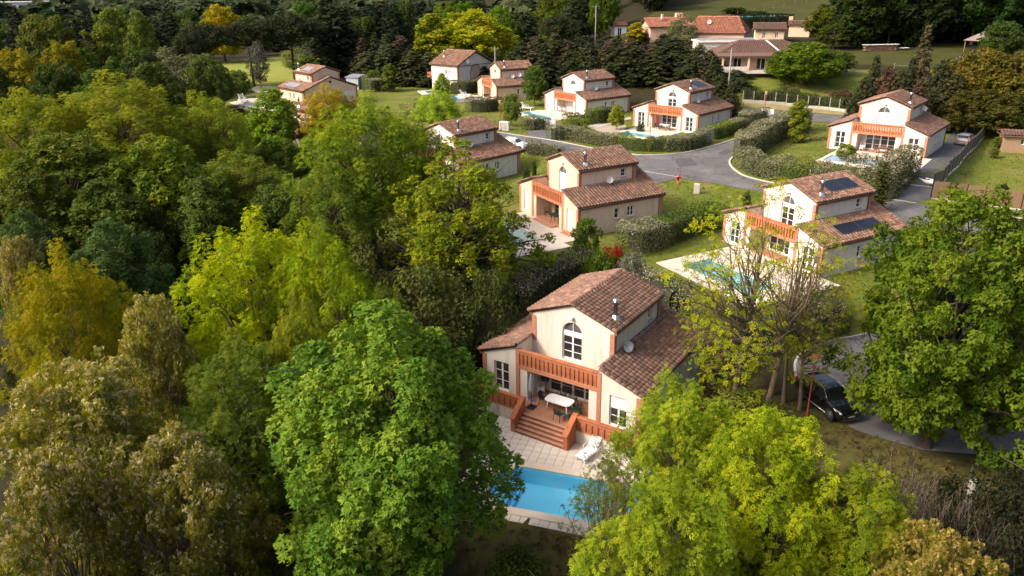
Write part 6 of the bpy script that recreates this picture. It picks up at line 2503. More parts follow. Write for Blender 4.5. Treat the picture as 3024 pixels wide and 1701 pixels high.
# ------------------------------------------------------------------ lamp posts and street things
def lamp_post(label, px, h=3.6):
    p = at(*px)
    t = thing('lamp_post', label, 'lamp post', p, R(30), 'red lamp posts')
    mb = MB()
    mb.lathe([(.11, -.1), (.11, .25), (.05, .32), (.04, h - .35), (.035, h - .3)], n=10)
    mb.build('pole', M['lamp_red'], t)
    mb = MB()
    mb.lathe([(.06, h - .32), (.13, h - .28), (.20, h - .02), (.20, h)], n=12)
    mb.build('lantern_glass', M['lamp_glass'], t)
    mb = MB()
    mb.lathe([(.26, h), (.28, h + .03), (.24, h + .12), (.12, h + .19), (.001, h + .21)], n=14)
    mb.lathe([(.28, h + .03), (.26, h), (.001, h)], n=14)
    mb.build('lamp_hood', M['lamp_head'], t)
    return t


lamp_post('red lamp post left of the gate apron', (1479, 386), 4.2)
lamp_post('red lamp post in front of the clipped green hedge', (1917, 447), 4.6)
lamp_post('red lamp post beside the white sign', (2256, 350), 3.9)
lamp_post('red lamp post in front of the black car', (2382, 1232), 4.1)

p = at(2262, 366)
t = thing('sign_board', 'white two-panel sign at the end of the pale hedge', 'sign', p, R(-52))
for s in (-1, 1):
    mb = MB()
    mb.box((s * .55, 0, 1.35), (.86, .06, 1.7))
    mb.build('panel', M['white'], t)
mb = MB()
for x in (-1.02, 0, 1.02):
    mb.box((x, .01, 1.1), (.08, .08, 2.3))
mb.build('post', M['white'], t)

p = at(2002, 541)
t = thing('fire_hydrant', 'red fire hydrant on the lawn edge by the road', 'hydrant', p, R(20))
mb = MB()
mb.lathe([(.17, -.05), (.17, .04), (.10, .05), (.10, .62), (.15, .63), (.15, .70), (.12, .74), (.07, .88), (.03, .92), (.001, .93)], n=14)
mb.build('body', M['red_paint'], t, scale=(1.05, 1.05, 1.05))
for a in (0, PI):
    mb = MB()
    mb.lathe([(.075, 0), (.075, .2), (.09, .2), (.09, .24), (.001, .25)], n=10, mat=Matrix.Rotation(PI / 2, 3, 'Y'))
    mb.build('outlet', M['red_paint'], t, (.05 * math.cos(a), 0, .56), (0, 0, a), (1.05, 1.05, 1.05))

p = at(2057, 571)
t = thing('utility_box', 'beige utility cabinet standing on the lawn', 'utility box', p, R(-20))
mb = MB()
mb.box((0, 0, .5), (.62, .34, 1.1), bev=.04)
mb.build('cabinet', mat('cabinet', (.52, .46, .38), rough=.6), t)
mb = MB()
mb.box((0, -.178, .52), (.52, .012, .9))
mb.build('door', mat('cabinet_door', (.48, .43, .36), rough=.6), t)

p = at(1905, 808)
t = thing('bollard_light', 'small black garden bollard light near the turquoise pool', 'bollard light', p, 0)
mb = MB()
mb.lathe([(.055, 0), (.055, .62), (.07, .63), (.07, .72), (.001, .75)], n=10)
mb.build('post', M['black_plastic'], t)
mb = MB()
mb.box((0, 0, .015), (.34, .34, .05))
mb.build('base', M['concrete'], t)

p = at(1490, 384)
t = thing('meter_box', 'small cream meter box left of the grey-green hedge', 'utility box', p, R(-30))
mb = MB()
mb.box((0, 0, .6), (1.5, .4, 1.3), bev=.05)
mb.build('cabinet', M['white_render'], t)
mb = MB()
mb.box((0, -.21, .6), (1.2, .015, .9))
mb.build('door', M['kerb'], t)

# white gate of the L-shaped pool garden
a, b = at(1604, 381), at(1636, 381)
t = thing('white_gate', 'white picket gate between the grey-green hedges', 'gate', (a + b) / 2, math.atan2(b.y - a.y, b.x - a.x))
Lg = (b - a).length
n = 18
pk = MB().box((0, 0, 0), (.09, .03, 1.15)).mesh('picket', M['white'])
for i in range(n):
    link('picket', pk, t, (-Lg / 2 + Lg * (i + .5) / n, 0, .72))
mb = MB()
for z in (.3, 1.12):
    mb.box((0, .03, z), (Lg, .04, .09))
mb.build('rail', M['white'], t)
for s in (-1, 1):
    mb = MB()
    mb.box((s * (Lg / 2 + .12), .02, .8), (.22, .22, 1.7), bev=.03)
    mb.build('gate_post', M['white_render'], t)
a = at(2092, 421)
t = thing('grey_gate_panel', 'grey gate panel closing the gap between two hedges', 'gate', a, R(50))
mb = MB()
mb.box((0, 0, .9), (2.2, .06, 1.7))
mb.build('panel', M['zinc'], t)
for s in (-1, 1):
    mb = MB()
    mb.box((s * 1.16, 0, .95), (.1, .1, 1.9))
    mb.build('post', M['zinc'], t)


def fence(label, pts, n, h, panel_m, post_m, name='panel_fence', base=.0, ph=.25, slats=0, board=True):
    """posts at regular steps along the path with one panel in each bay"""
    P = [np.array(q[:2]) for q in pts]
    seg = [np.linalg.norm(P[i + 1] - P[i]) for i in range(len(P) - 1)]
    cum = np.concatenate([[0], np.cumsum(seg)])
    S_ = np.linspace(0, cum[-1], n + 1)
    Q = [np.array([np.interp(s, cum, [p[0] for p in P]), np.interp(s, cum, [p[1] for p in P])]) for s in S_]
    z0 = float(gz(*Q[0]))
    t = thing(name, label, 'fence', (Q[0][0], Q[0][1], z0))
    for i, q in enumerate(Q):
        mb = MB()
        zz = float(gz(*q)) - z0
        mb.box((q[0] - Q[0][0], q[1] - Q[0][1], zz + (h + ph) / 2 - .1), (.09, .09, h + ph + .2))
        mb.build('post', M[post_m], t)
        if i < n:
            r_ = Q[i + 1]
            d = r_ - q
            L2 = np.linalg.norm(d) - .1
            rz = math.atan2(d[1], d[0])
            m_ = (q + r_) / 2 - Q[0]
            zm = (float(gz(*q)) + float(gz(*r_))) / 2 - z0
            mb = MB()
            mb.box((m_[0], m_[1], zm + base + h / 2), (L2, .05, h), rz)
            if slats:
                for k in range(int(L2 / slats)):
                    o = -L2 / 2 + slats * (k + .5)
                    mb.box((m_[0] + math.cos(rz) * o, m_[1] + math.sin(rz) * o, zm + base + h / 2), (slats * .72, .085, h * random.uniform(.97, 1.03)), rz)
            pn = mb.build('panel', M[panel_m], t)
            if base > .05 and board:
                mb = MB()
                mb.box((m_[0], m_[1], zm + base / 2 - .05), (L2 + .1, .16, base), rz)
                mb.build('base_board', M['kerb'], pn)
    return t


A_ = lambda *pp: [at(u, v) for u, v in pp]
fence('grey screen fence with dark posts between driveway and lawn', A_((2752, 562), (2782, 545), (2830, 492), (2868, 447), (2905, 405)), 15, 1.5, 'mesh_fence', 'post', base=.18)
fence('brown brushwood fence along the lane at the right edge', A_((2748, 584), (2840, 597), (2930, 609), (3070, 628)), 6, 1.65, 'brush_fence', 'post', name='brushwood_fence', base=.16, slats=.14)
fence('low concrete wall with thin posts along the main road', A_((2193, 302), (2320, 311), (2440, 324), (2505, 333)), 10, .5, 'concrete', 'concrete', name='low_wall', ph=1.5)
fence('wire fence posts on the hillside meadow', A_((2130, 62), (2200, 42), (2290, 24), (2380, 10)), 9, .06, 'pole', 'pole', name='wire_fence', ph=1.3, base=.9, board=False)
fence('thin fence across the right-hand hillside lawn', A_((2640, 205), (2720, 210), (2810, 200), (2870, 165)), 10, .06, 'pole', 'pole', name='wire_fence', ph=1.2, base=.8, board=False)

# small boat behind the gate post of the driveway
p = at(2762, 548)
t = thing('small_boat', 'small white boat with red stripe stored on the dark driveway', 'boat', p + Vector((-.8, .6, 0)), R(118))
mb = MB()
st = []
for (x, w, zb, zt) in ((-1.6, .55, .25, .85), (-.6, .68, .2, .82), (.6, .60, .25, .88), (1.5, .28, .45, 1.0), (1.85, .03, .7, 1.08)):
    st.append([(x, -w, zt), (x, -w * .8, zb + .12), (x, 0, zb), (x, w * .8, zb + .12), (x, w, zt), (x, w * .82, zt - .02), (x, 0, zb + .2), (x, -w * .82, zt - .02)])
for i in range(len(st) - 1):
    mb.add(st[i] + st[i + 1], [(k, (k + 1) % 8, 8 + (k + 1) % 8, 8 + k) for k in range(8)], 0, True)
mb.add(st[0], [tuple(range(8))])
mb.build('hull', M['white'], t)
t.scale = (.72, .72, .72)
mb = MB()
mb.box((-.3, 0, .74), (.3, 1.1, .05))
mb.box((.7, 0, .8), (.3, .85, .05))
mb.build('seat', M['red_paint'], t)
mb = MB()
for x in (-1.0, .8):
    mb.box((x, 0, .12), (.12, 1.1, .24))
mb.build('cradle', M['wood'], t)

# ------------------------------------------------------------------ cars
def lathe_y(prof, c, n=20, mi=0):
    mb = MB()
    mb.lathe(prof, n=n, mat=Matrix.Rotation(PI / 2, 3, 'X'))
    return mb


def car(label, loc, rz, paint, length=4.4, width=1.84, height=1.62, hatch=False):
    t = thing('parked_car', label, 'car', loc, rz, 'parked cars')
    L_, w, H = length, width / 2, height
    pm = mat('car_paint', paint, rough=.22, spec=.5, coat=.8)
    gm = mat('car_glass', (.012, .014, .016), rough=.04, spec=.8)
    fr = lambda k: k * L_
    # stations: x share, half width, bottom, shoulder height, top height, top half width
    S_ = [(0.00, .62, .42, .60, .64, .48), (.018, .80, .30, .68, .74, .62), (.06, .93, .22, .78, .84, .76), (.15, .98, .20, .88, .95, .84), (.255, 1.0, .20, .95, 1.04, .86),
          (.30, 1.0, .20, .98, 1.14, .80), (.40, 1.0, .20, 1.0, H * .93, .66), (.50, 1.0, .20, 1.01, H * .99, .66), (.62, 1.0, .20, 1.03, H, .66), (.75, 1.0, .20, 1.05, H * .985, .655), (.86, .99, .21, 1.07, H * .93, .63),
          (.945, .95, .26, 1.06, 1.12, .70), (.985, .86, .34, .95, 1.0, .70), (1.0, .74, .45, .78, .82, .58)]
    rings = []
    for (x, ww, zb, zs, zt, tw) in S_:
        W_ = w * ww
        T_ = w * tw
        rings.append([(fr(x), 0, zb), (fr(x), W_ * .82, zb), (fr(x), W_ * .97, zb + .16), (fr(x), W_, (zb + zs) / 2), (fr(x), W_ * .985, zs - .08), (fr(x), W_ * .94, zs), (fr(x), T_, zt - .02), (fr(x), T_ * .8, zt + .015), (fr(x), 0, zt + .03)])
    m = len(rings[0])
    body, glass = MB(), {}
    for i in range(len(rings) - 1):
        for k in range(m - 1):
            xs = (S_[i][0] + S_[i + 1][0]) / 2
            kind = None
            if k == 5 and .30 <= xs <= .90:
                kind = 'side_window'
            elif k >= 6 and .255 < xs < .40:
                kind = 'windscreen'
            elif k >= 6 and .86 < xs < .945:
                kind = 'rear_window'
            for s in (1, -1):
                q = [rings[i][k], rings[i + 1][k], rings[i + 1][k + 1], rings[i][k + 1]]
                q = [(x, y * s, z) for x, y, z in q]
                if s < 0:
                    q = q[::-1]
                if kind:
                    glass.setdefault((kind, s if kind == 'side_window' else 0), MB()).add(q, [(0, 1, 2, 3)], 0, True)
                else:
                    body.add(q, [(0, 1, 2, 3)], 0, True)
    for ring in (rings[0], rings[-1]):
        body.add(ring + [(x, -y, z) for x, y, z in ring[::-1]], [tuple(range(2 * m))])
    cb = body.build('body', pm, t, (-L_ / 2, 0, 0))
    for (kind, s), g in glass.items():
        g.build(kind, gm, t, (-L_ / 2, 0, 0))
    ch = MB()
    for s in (-1, 1):
        ch.tube([(L_ * (a - .5), s * w * b, z) for a, b, z in ((.27, .92, 1.06), (.34, .84, 1.32), (.42, .70, H * .95), (.55, .675, H + .005), (.72, .67, H + .005), (.86, .645, H * .945))], .022, 6)
        ch.tube([(L_ * (.2 - .5), s * w * 1.005, .30), (L_ * (.8 - .5), s * w * 1.005, .30)], .022, 6)
    ch.build('chrome_trim', M['steel'], t)
    for s in (-1, 1):
        for xx, nm in ((.30, 'pillar'), (.575, 'pillar'), (.79, 'pillar')):
            pl = MB()
            zt = H * (.93 if xx < .35 else .985)
            if xx > .35:
                pl.beam((L_ * (xx - .5), s * w * .955, 1.0), (L_ * (xx - .49), s * w * .68, zt - .03), .09, .02)
                pl.build(nm, M['black_plastic'], t)
        mr = MB()
        mr.box((L_ * (.325 - .5), s * (w + .10), 1.05), (.12, .2, .15), bev=.03)
        mr.build('wing_mirror', pm, t)
        hl = MB()
        hl.add([(L_ * (a - .5), s * w * b, z) for a, b, z in ((.012, .50, .69), (.022, .80, .70), (.10, .955, .80), (.15, .93, .90), (.06, .82, .83))], [(0, 1, 2, 3, 4) if s > 0 else (4, 3, 2, 1, 0)])
        hl.build('headlight', M['lamp_glass'], t)
        tl = MB()
        tl.box((L_ * .475, s * w * .80, .98), (.12, .22, .26), bev=.03)
        tl.build('tail_light', M['red_paint'], t)
        for xx in (.185, .80):
            ty = MB()
            ty.lathe([(.20, -.10), (.315, -.10), (.335, -.06), (.335, .06), (.315, .10), (.20, .10)], n=24, mat=Matrix.Rotation(PI / 2, 3, 'X'))
            wh = ty.build('wheel', M['black_plastic'], t, (L_ * (xx - .5), s * (w - .07), .335))
            rm = MB()
            for k in range(10):
                a = 2 * PI * k / 10
                rm.beam((.05 * math.cos(a), s * .095, .05 * math.sin(a)), (.205 * math.cos(a), s * .10, .205 * math.sin(a)), .03, .035)
            rm.lathe([(.205, -.03), (.225, -.03), (.225, .03), (.205, .03)], n=20, c=(0, s * .09, 0), mat=Matrix.Rotation(PI / 2, 3, 'X'))
            rm.lathe([(.001, -.02), (.055, -.02), (.055, .03), (.001, .03)], n=10, c=(0, s * .09, 0), mat=Matrix.Rotation(PI / 2, 3, 'X'))
            rm.build('rim', M['alu'], wh)
            bk = MB()
            bk.lathe([(.001, 0), (.34, 0), (.40, .0)], n=20, mat=Matrix.Rotation(PI / 2, 3, 'X'))
            bk.build('wheel_arch', M['black_plastic'], t, (L_ * (xx - .5), s * (w * 1.003), .345))
    gr = MB()
    gr.box((-L_ / 2 + .03, 0, .44), (.1, w * 1.15, .16), bev=.03)
    gr.build('grille', M['black_plastic'], t)
    pt = MB()
    pt.box((-L_ / 2 - .022, 0, .50), (.02, .42, .09))
    pt.build('number_plate', M['kerb'], t)
    pt = MB()
    pt.box((L_ / 2 + .01, 0, .62), (.02, .5, .11))
    pt.build('number_plate', M['kerb'], t)
    bp = MB()
    bp.box((-L_ / 2 + .03, 0, .30), (.1, w * 1.3, .03))
    bp.build('bumper_trim', M['steel'], t)
    return t


wr, wf = at(2367, 1176), at(2447, 1240)          # where the two near wheels stand
hd = (wr - wf)
rz_ = math.atan2(hd.y, hd.x)
mid = (wr + wf) / 2 - Vector((-math.sin(rz_), math.cos(rz_), 0)) * .85 + Vector((math.cos(rz_), math.sin(rz_), 0)) * .04
print('wheelbase', hd.length)
car('black car parked on the lane behind the red lamp post', (mid.x, mid.y, float(gz(mid.x, mid.y)) + .045), rz_, (.006, .006, .007), 4.45, 1.86, 1.62)
p = hloc('E', 6.9, 14.2)
car('grey hatchback parked on the dark driveway beside the fence', (p.x, p.y, float(gz(p.x, p.y)) + .05), HOUSE['E'][3] - PI / 2, (.22, .20, .19), 4.2, 1.76, 1.48)
p = at(1516, 442)
car('white car half hidden behind the roof of the reddish-roofed villa', (p.x, p.y, float(gz(p.x, p.y)) + .04), R(150), (.75, .76, .78), 4.3, 1.78, 1.46)

# ------------------------------------------------------------------ other buildings
def gable_house(name, label, loc, rz, L_, W_, eave, ridge, wall_m, tile_m, openings=(), hip=0.0, ov=.35, zf=-1.2, cat='house', flat=False, extra=None, tile_scale=.34):
    """ridge along x; openings: (side, centre, z0, w, h, kind)"""
    t = thing(name, label, cat, loc, rz)
    mb = MB()
    X, Y = Vector((1, 0, 0)), Vector((0, 1, 0))
    ho = {s: [] for s in 'fblr'}
    for (s, c, z0, w, h, kd) in openings:
        ho[s].append((c, z0, w, h, kd))
    a, b = L_ / 2, W_ / 2
    for s, o, ux, n, hw in (('f', (0, -b, 0), X, -Y, a), ('b', (0, b, 0), X, Y, a), ('l', (-a, 0, 0), Y, -X, b), ('r', (a, 0, 0), Y, X, b)):
        outl = rect(-hw, hw, zf, eave - .08)
        if s in 'lr' and not hip and not flat:
            outl = [(-hw, zf), (hw, zf), (hw, eave - .08), (0, ridge - .1), (-hw, eave - .08)]
        panel(mb, o, ux, n, outl, [rect(c - w / 2, c + w / 2, z0, z0 + h) for c, z0, w, h, kd in ho[s]], depth=.2)
    mb.build('wall', M[wall_m], t)
    for s, o, ux, n in (('f', (0, -b, 0), X, -Y), ('b', (0, b, 0), X, Y), ('l', (-a, 0, 0), Y, -X), ('r', (a, 0, 0), Y, X)):
        for (c, z0, w, h, kd) in ho[s]:
            if kd == 'win':
                window(t, o, ux, n, c - w / 2, c + w / 2, z0, z0 + h, cols=2, rows=1, rec=.14)
            else:
                window(t, o, ux, n, c - w / 2, c + w / 2, z0, z0 + h, cols=1, rows=1, rec=.14, shutter=1.0, name='door')
    # roof
    sl = MB()
    if flat:
        sl.box((0, 0, eave + .1), (L_ + 2 * ov, W_ + 2 * ov, .25))
        sl.build('roof', M[tile_m], t)
        return t
    hx = hip
    E_ = [(-a - ov, -b - ov, eave), (a + ov, -b - ov, eave), (a + ov, b + ov, eave), (-a - ov, b + ov, eave)]
    R0, R1 = (-a - ov + (hx * (b + ov) if hip else 0), 0, ridge), (a + ov - (hx * (b + ov) if hip else 0), 0, ridge)
    P = E_ + [R0, R1]
    fs = [(0, 1, 5, 4), (2, 3, 4, 5)] + ([(1, 2, 5), (3, 0, 4)] if hip else [])
    dn = [(x, y, z - .14) for x, y, z in P]
    n_ = len(P)
    sl.add(P + dn, fs + [tuple(n_ + i for i in reversed(f)) for f in fs] + [(0, n_, n_ + 1, 1), (1, n_ + 1, n_ + 2, 2), (2, n_ + 2, n_ + 3, 3), (3, n_ + 3, n_, 0)])
    roof = sl.build('roof', M['under'], t)
    rngp = random.Random(L_)
    frames = []
    for sgn in (-1, 1):
        up = Vector((0, -sgn * (b + ov), ridge - eave)).normalized()
        ln = math.hypot(b + ov, ridge - eave)
        fr_ = plane_tiles((-a - ov, sgn * (b + ov), eave), (a + ov, sgn * (b + ov), eave), up, ln - .05, rngp, .34, .42)
        if hip:
            fr_ = [f for f in fr_ if abs(f[2].x) < (a + ov) - hx * (b + ov - abs(f[2].y)) + .1]
        frames += fr_
    if hip:
        for sgn in (-1, 1):
            up = Vector((-sgn * hx * (b + ov), 0, ridge - eave)).normalized()
            ln = math.hypot(hx * (b + ov), ridge - eave)
            fr_ = plane_tiles((sgn * (a + ov), -b - ov, eave), (sgn * (a + ov), b + ov, eave), up, ln - .05, rngp, .34, .42)
            frames += [f for f in fr_ if abs(f[2].y) < (b + ov) - ((a + ov) - abs(f[2].x)) / max(hx, .01) + .1]
    frames += cap_frames((R0[0], 0, ridge + .06), (R1[0], 0, ridge + .06), rngp)
    if hip:
        for (e, r_) in ((0, R0), (3, R0), (1, R1), (2, R1)):
            frames += cap_frames(Vector(E_[e]) + Vector((0, 0, .06)), Vector(r_) + Vector((0, 0, .06)), rngp)
    V, F, rn = tiles_join(frames, rngp, 1.25)
    link('roof_tiles', fast_mesh('roof_tiles_' + name, V, F, M[tile_m], rn), roof)['kind'] = 'stuff'
    return t


# two-storey arched house
gx_, gy_ = Vector((.69, .724)), Vector((-.724, .69))
W_i, L_i = 9.9, 8.0
co = Vector((-10.15, 155.0))
ctr = co + gx_ * (W_i / 2) + gy_ * (L_i / 2)
zI = 5.3
ang = math.atan2(gy_.y, gy_.x)            # ridge runs along the side wall
t = gable_house('arched_house', 'two-storey cream house with a tall arched entrance recess', (ctr.x, ctr.y, zI), ang, L_i, W_i, 4.85, 7.35, 'cream', 'tile_warm',
                openings=[('b', -1.6, 3.0, .5, .95, 'win'), ('b', -.6, 3.0, .7, .95, 'win')])
# side facing the viewer on the right is the -x gable; arch surround and flat entrance proud of it, recess shade in its colour
mb = MB()
for i in range(12):
    a0, a1 = PI * i / 12, PI * (i + 1) / 12
    vs = []
    for d in (-L_i / 2 - .05, -L_i / 2 + .05):
        for (rr, aa) in ((1.55, a0), (1.55, a1), (1.3, a1), (1.3, a0)):
            vs.append((d, rr * math.cos(aa), 3.4 + rr * math.sin(aa)))
    mb.add(vs, [(0, 1, 2, 3), (0, 4, 5, 1), (2, 6, 7, 3)])
for s in (-1, 1):
    mb.box((-L_i / 2, s * 1.425, 1.2), (.1, .25, 4.4))
    mb.box((-L_i / 2 + .06, s * (W_i / 2 - .02), 1.9), (.3, .3, 5.6))
    mb.box((-L_i / 2, s * 3.15, .95), (.09, 3.2, .16))
mb.box((0, W_i / 2 + .0, .95), (L_i, .09, .16))
mb.box((0, W_i / 2 + .05, 4.66), (L_i, .14, .14))
mb.build('arch_surround', M['brick'], t)
mb = MB()
pts = [(-L_i / 2 - .02, 1.3, -1), (-L_i / 2 - .02, 1.3, 3.4)] + [(-L_i / 2 - .02, 1.3 * math.cos(PI * i / 12), 3.4 + 1.3 * math.sin(PI * i / 12)) for i in range(1, 12)] + [(-L_i / 2 - .02, -1.3, 3.4), (-L_i / 2 - .02, -1.3, -1)]
mb.add(pts, [tuple(range(len(pts)))])
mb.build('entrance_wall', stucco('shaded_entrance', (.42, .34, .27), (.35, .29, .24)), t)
window(t, (-L_i / 2 - .03, 0, 0), Vector((0, 1, 0)), Vector((-1, 0, 0)), .75, 1.15, 1.6, 3.2, cols=1, rows=2, rec=.0)
window(t, (-L_i / 2 - .03, 0, 0), Vector((0, 1, 0)), Vector((-1, 0, 0)), .3, 1.1, -.9, 1.1, cols=1, rows=1, rec=.0, name='door')
chimney(t, L_i / 2 - 1.6, 2.6, 6.2)
dish(t, (-L_i / 2 - .35, 2.6, 5.6), (-.8, .3, .3), r=.45)
mb = MB()
mb.box((L_i / 2 + 1.2, 1.4, 1.9), (2.5, 5.4, .3))
for y in (4.0, -1.2):
    mb.box((L_i / 2 + 2.3, y, .4), (.3, .3, 3.0))
mb.build('balcony_slab', M['cream'], t)
balustrade(t, (L_i / 2 + .1, 4.05), (L_i / 2 + 2.4, 4.05), 2.0, 3.05, 8, single=False)
balustrade(t, (L_i / 2 + 2.4, 4.05), (L_i / 2 + 2.4, -1.2), 2.0, 3.05, 16, single=False)

# grey garden shed beside the peach villa seen from behind
p = at(1052, 262)
t = thing('metal_shed', 'pale grey metal shed behind the golf villa', 'shed', p, R(-25))
mb = MB()
mb.box((0, 0, 1.2), (3.0, 2.4, 2.6))
mb.build('wall', mat('grey_sheet', (.36, .40, .42), (.30, .34, .36), scale=2, rough=.5), t)
mb = MB()
mb.add([(-1.7, -1.4, 2.5), (1.7, -1.4, 2.5), (1.7, 1.4, 2.9), (-1.7, 1.4, 2.9), (-1.7, -1.4, 2.42), (1.7, -1.4, 2.42), (1.7, 1.4, 2.82), (-1.7, 1.4, 2.82)], [(0, 1, 2, 3), (0, 4, 5, 1), (1, 5, 6, 2), (2, 6, 7, 3), (3, 7, 4, 0)])
mb.build('roof', M['zinc'], t)

# long porch house
p = Vector((48.5, 149.5, 9.4))
t = gable_house('porch_house', 'long low peach house with dark hipped roof and a pillared porch', p, R(-6), 17.0, 9.0, 2.75, 5.0, 'pinkish', 'tile_dark', hip=1.0, ov=.7,
                openings=[('f', -4.9, .1, 1.5, 2.05, 'win'), ('f', -.6, .1, 1.6, 2.05, 'win'), ('f', 4.5, .1, .9, 2.05, 'win')])
for i, x in enumerate((-7.9, -3.2, 1.4, 5.2, 8.1)):
    mb = MB()
    mb.box((x, -6.3, 1.1), (.34, .34, 3.2))
    mb.build('porch_pillar', M['peach'], t)
mb = MB()
mb.box((0, -6.3, 2.62), (16.6, .34, .36))
mb.build('porch_beam', M['peach'], t)
mb = MB()
mb.add([(-9.0, -6.75, 2.75), (9.0, -6.75, 2.75), (9.0, -4.5, 3.2), (-9.0, -4.5, 3.2), (-9.0, -6.75, 2.62), (9.0, -6.75, 2.62), (9.0, -4.5, 3.07), (-9.0, -4.5, 3.07)], [(0, 1, 2, 3), (7, 6, 5, 4), (0, 4, 5, 1), (1, 5, 6, 2), (3, 7, 4, 0)])
mb.build('porch_roof', mat('porch_tiles', (.115, .06, .05), (.16, .085, .065), scale=6, rough=.9), t)
mb = MB()
mb.box((0, -5.6, -.15), (17.2, 2.4, .5))
mb.box((-5.5, -6.75, .45), (4.6, .16, .8))
mb.build('porch_floor', M['cream'], t)
mb = MB()
mb.beam((3.0, -6.6, 2.83), (.8, -.4, 5.08), .3, .08)
mb.build('roof_flashing', M['white_frame'], t)

# carport with panels
p = Vector((46.5, 166, 10.6))
t = gable_house('carport', 'flat-roofed pale garage with grey panels behind the porch house', p, R(-4), 13.0, 7.0, 2.7, 3, 'cream', 'cream', flat=True, openings=[('f', -3.5, -.5, 2.4, 2.2, 'door')], cat='garage')
for i in range(8):
    mb = MB()
    mb.box((-5.4 + 1.5 * i, .3, 3.0), (1.42, 4.8, .08))
    mb.build('solar_panel', M['panel_pale'], t, rot=(R(3), 0, 0))

# orange-roofed house: two wings
p = at(2115, 142)
t = gable_house('orange_roof_house', 'pink house with orange roof and white shutters on the hillside', (p.x, p.y, float(gz(p.x, p.y)) + .2), R(-24), 13.0, 9.0, 3.3, 6.6, 'pinkish', 'tile_orange', hip=.5,
                openings=[('f', -1.6, .1, 1.0, 2.1, 'door'), ('f', 2.2, .1, 3.2, 2.3, 'door'), ('f', -4.6, 1.0, .5, 1.2, 'win'), ('r', .2, .6, 1.0, 2.0, 'door')])
mb = MB()
up = Vector((0, 4.85, 3.3)).normalized()
for i in range(2):
    b0 = Vector((2.4 + 1.5 * i, -3.6, 4.1))
    mb.add([b0, b0 + Vector((1.4, 0, 0)), b0 + Vector((1.4, 0, 0)) + up * 1.6, b0 + up * 1.6], [(0, 1, 2, 3)])
mb.build('roof_collector', M['panel_pale'], t)
dish(t, (-1.6, -2.6, 5.6), (.2, -.9, .3), r=.5)
p = at(1962, 110)
t = gable_house('orange_roof_wing', 'orange-roofed wing with big pink chimney left of the birch', (p.x, p.y, float(gz(p.x, p.y))), R(8), 10.5, 8.0, 2.8, 4.8, 'pinkish', 'tile_orange', ov=.6)
mb = MB()
mb.box((4.0, 1.0, 4.7), (1.8, 1.3, 2.4), bev=.05)
mb.build('chimney', M['pinkish'], t)
mb = MB()
mb.box((-1.5, -1.6, 5.2), (.5, .5, 1.2))
mb.build('small_chimney', M['cream'], t)

p = at(1827, 102)
gable_house('white_hut', 'small white hut with dark door and orange roof', (p.x, p.y, float(gz(p.x, p.y))), R(12), 3.6, 3.2, 2.5, 3.3, 'white_render', 'tile_orange', openings=[('f', -.3, -.5, 1.2, 2.4, 'win')], cat='hut')
p = at(2268, 122)
gable_house('outbuilding', 'peach outbuilding with dark roof and two small windows', (p.x, p.y, float(gz(p.x, p.y))), R(-14), 6.6, 5.4, 2.9, 4.2, 'peach', 'tile_dark', openings=[('f', -1.3, .9, .7, 1.3, 'win'), ('f', 1.6, .9, .7, 1.3, 'win'), ('r', 0, -.3, 2.6, 2.3, 'win')], cat='outbuilding', ov=.6)
p = at(2358, 106)
t = gable_house('slate_hut', 'peach hut with grey lean roof and two stubby chimneys', (p.x, p.y, float(gz(p.x, p.y))), R(-20), 5.0, 4.0, 2.7, 3.6, 'peach', 'tile_dark', cat='hut')
for x in (-2.3, 2.4):
    mb = MB()
    mb.box((x, .6, 3.6), (1.0, 1.0, 2.2), bev=.05)
    mb.build('chimney', M['pinkish'], t)
M['shed_wood'] = mat('shed_boards', (.34, .22, .13), (.26, .165, .10), scale=5, rough=.9, stretch=(6, 6, .4))
p = at_y(3003, 428, 90)
t = gable_house('garden_shed', 'small wooden shed at the right edge behind the lawn', (p.x, p.y, float(gz(p.x, p.y))), R(-20), 3.4, 2.6, 2.0, 2.3, 'shed_wood', 'tile_dark', openings=[('f', .4, .9, .8, .7, 'win')], cat='shed', zf=-.3)
# gazebo
p = at(2895, 156)
t = thing('gazebo', 'small gazebo with pyramid roof at the hillside lawn', 'gazebo', p, R(20))
mb = MB()
mb.add([(-2.6, -2.6, 2.5), (2.6, -2.6, 2.5), (2.6, 2.6, 2.5), (-2.6, 2.6, 2.5), (0, 0, 4.4)], [(0, 1, 4), (1, 2, 4), (2, 3, 4), (3, 0, 4), (3, 2, 1, 0)])
mb.build('roof', mat('shingle', (.22, .17, .14), (.15, .12, .10), scale=5, rough=.9), t)
for x in (-2.2, 2.2):
    for y in (-2.2, 2.2):
        mb = MB()
        mb.box((x, y, 1.2), (.18, .18, 2.7))
        mb.build('post', M['wood'], t)
# log pile
p = at(2598, 150)
t = thing('log_pile', 'long stack of firewood under a pale cover at the wood edge', 'wood pile', p, R(4))
lgm = MB().tube([(0, -.5, 0), (0, .5, 0)], .16, 7).mesh('log', M['wood'])
rg = random.Random(3)
for i in range(22):
    for j in range(4):
        link('log', lgm, t, (-3.6 + .33 * i + (.16 if j % 2 else 0), rg.uniform(-.08, .08), .16 + .29 * j), (0, rg.uniform(0, 6), 0))
mb = MB()
mb.box((0, 0, 1.32), (8.0, 1.3, .05))
mb.box((5.4, .1, .5), (2.2, 1.2, .05))
mb.build('cover', M['white_render'], t)
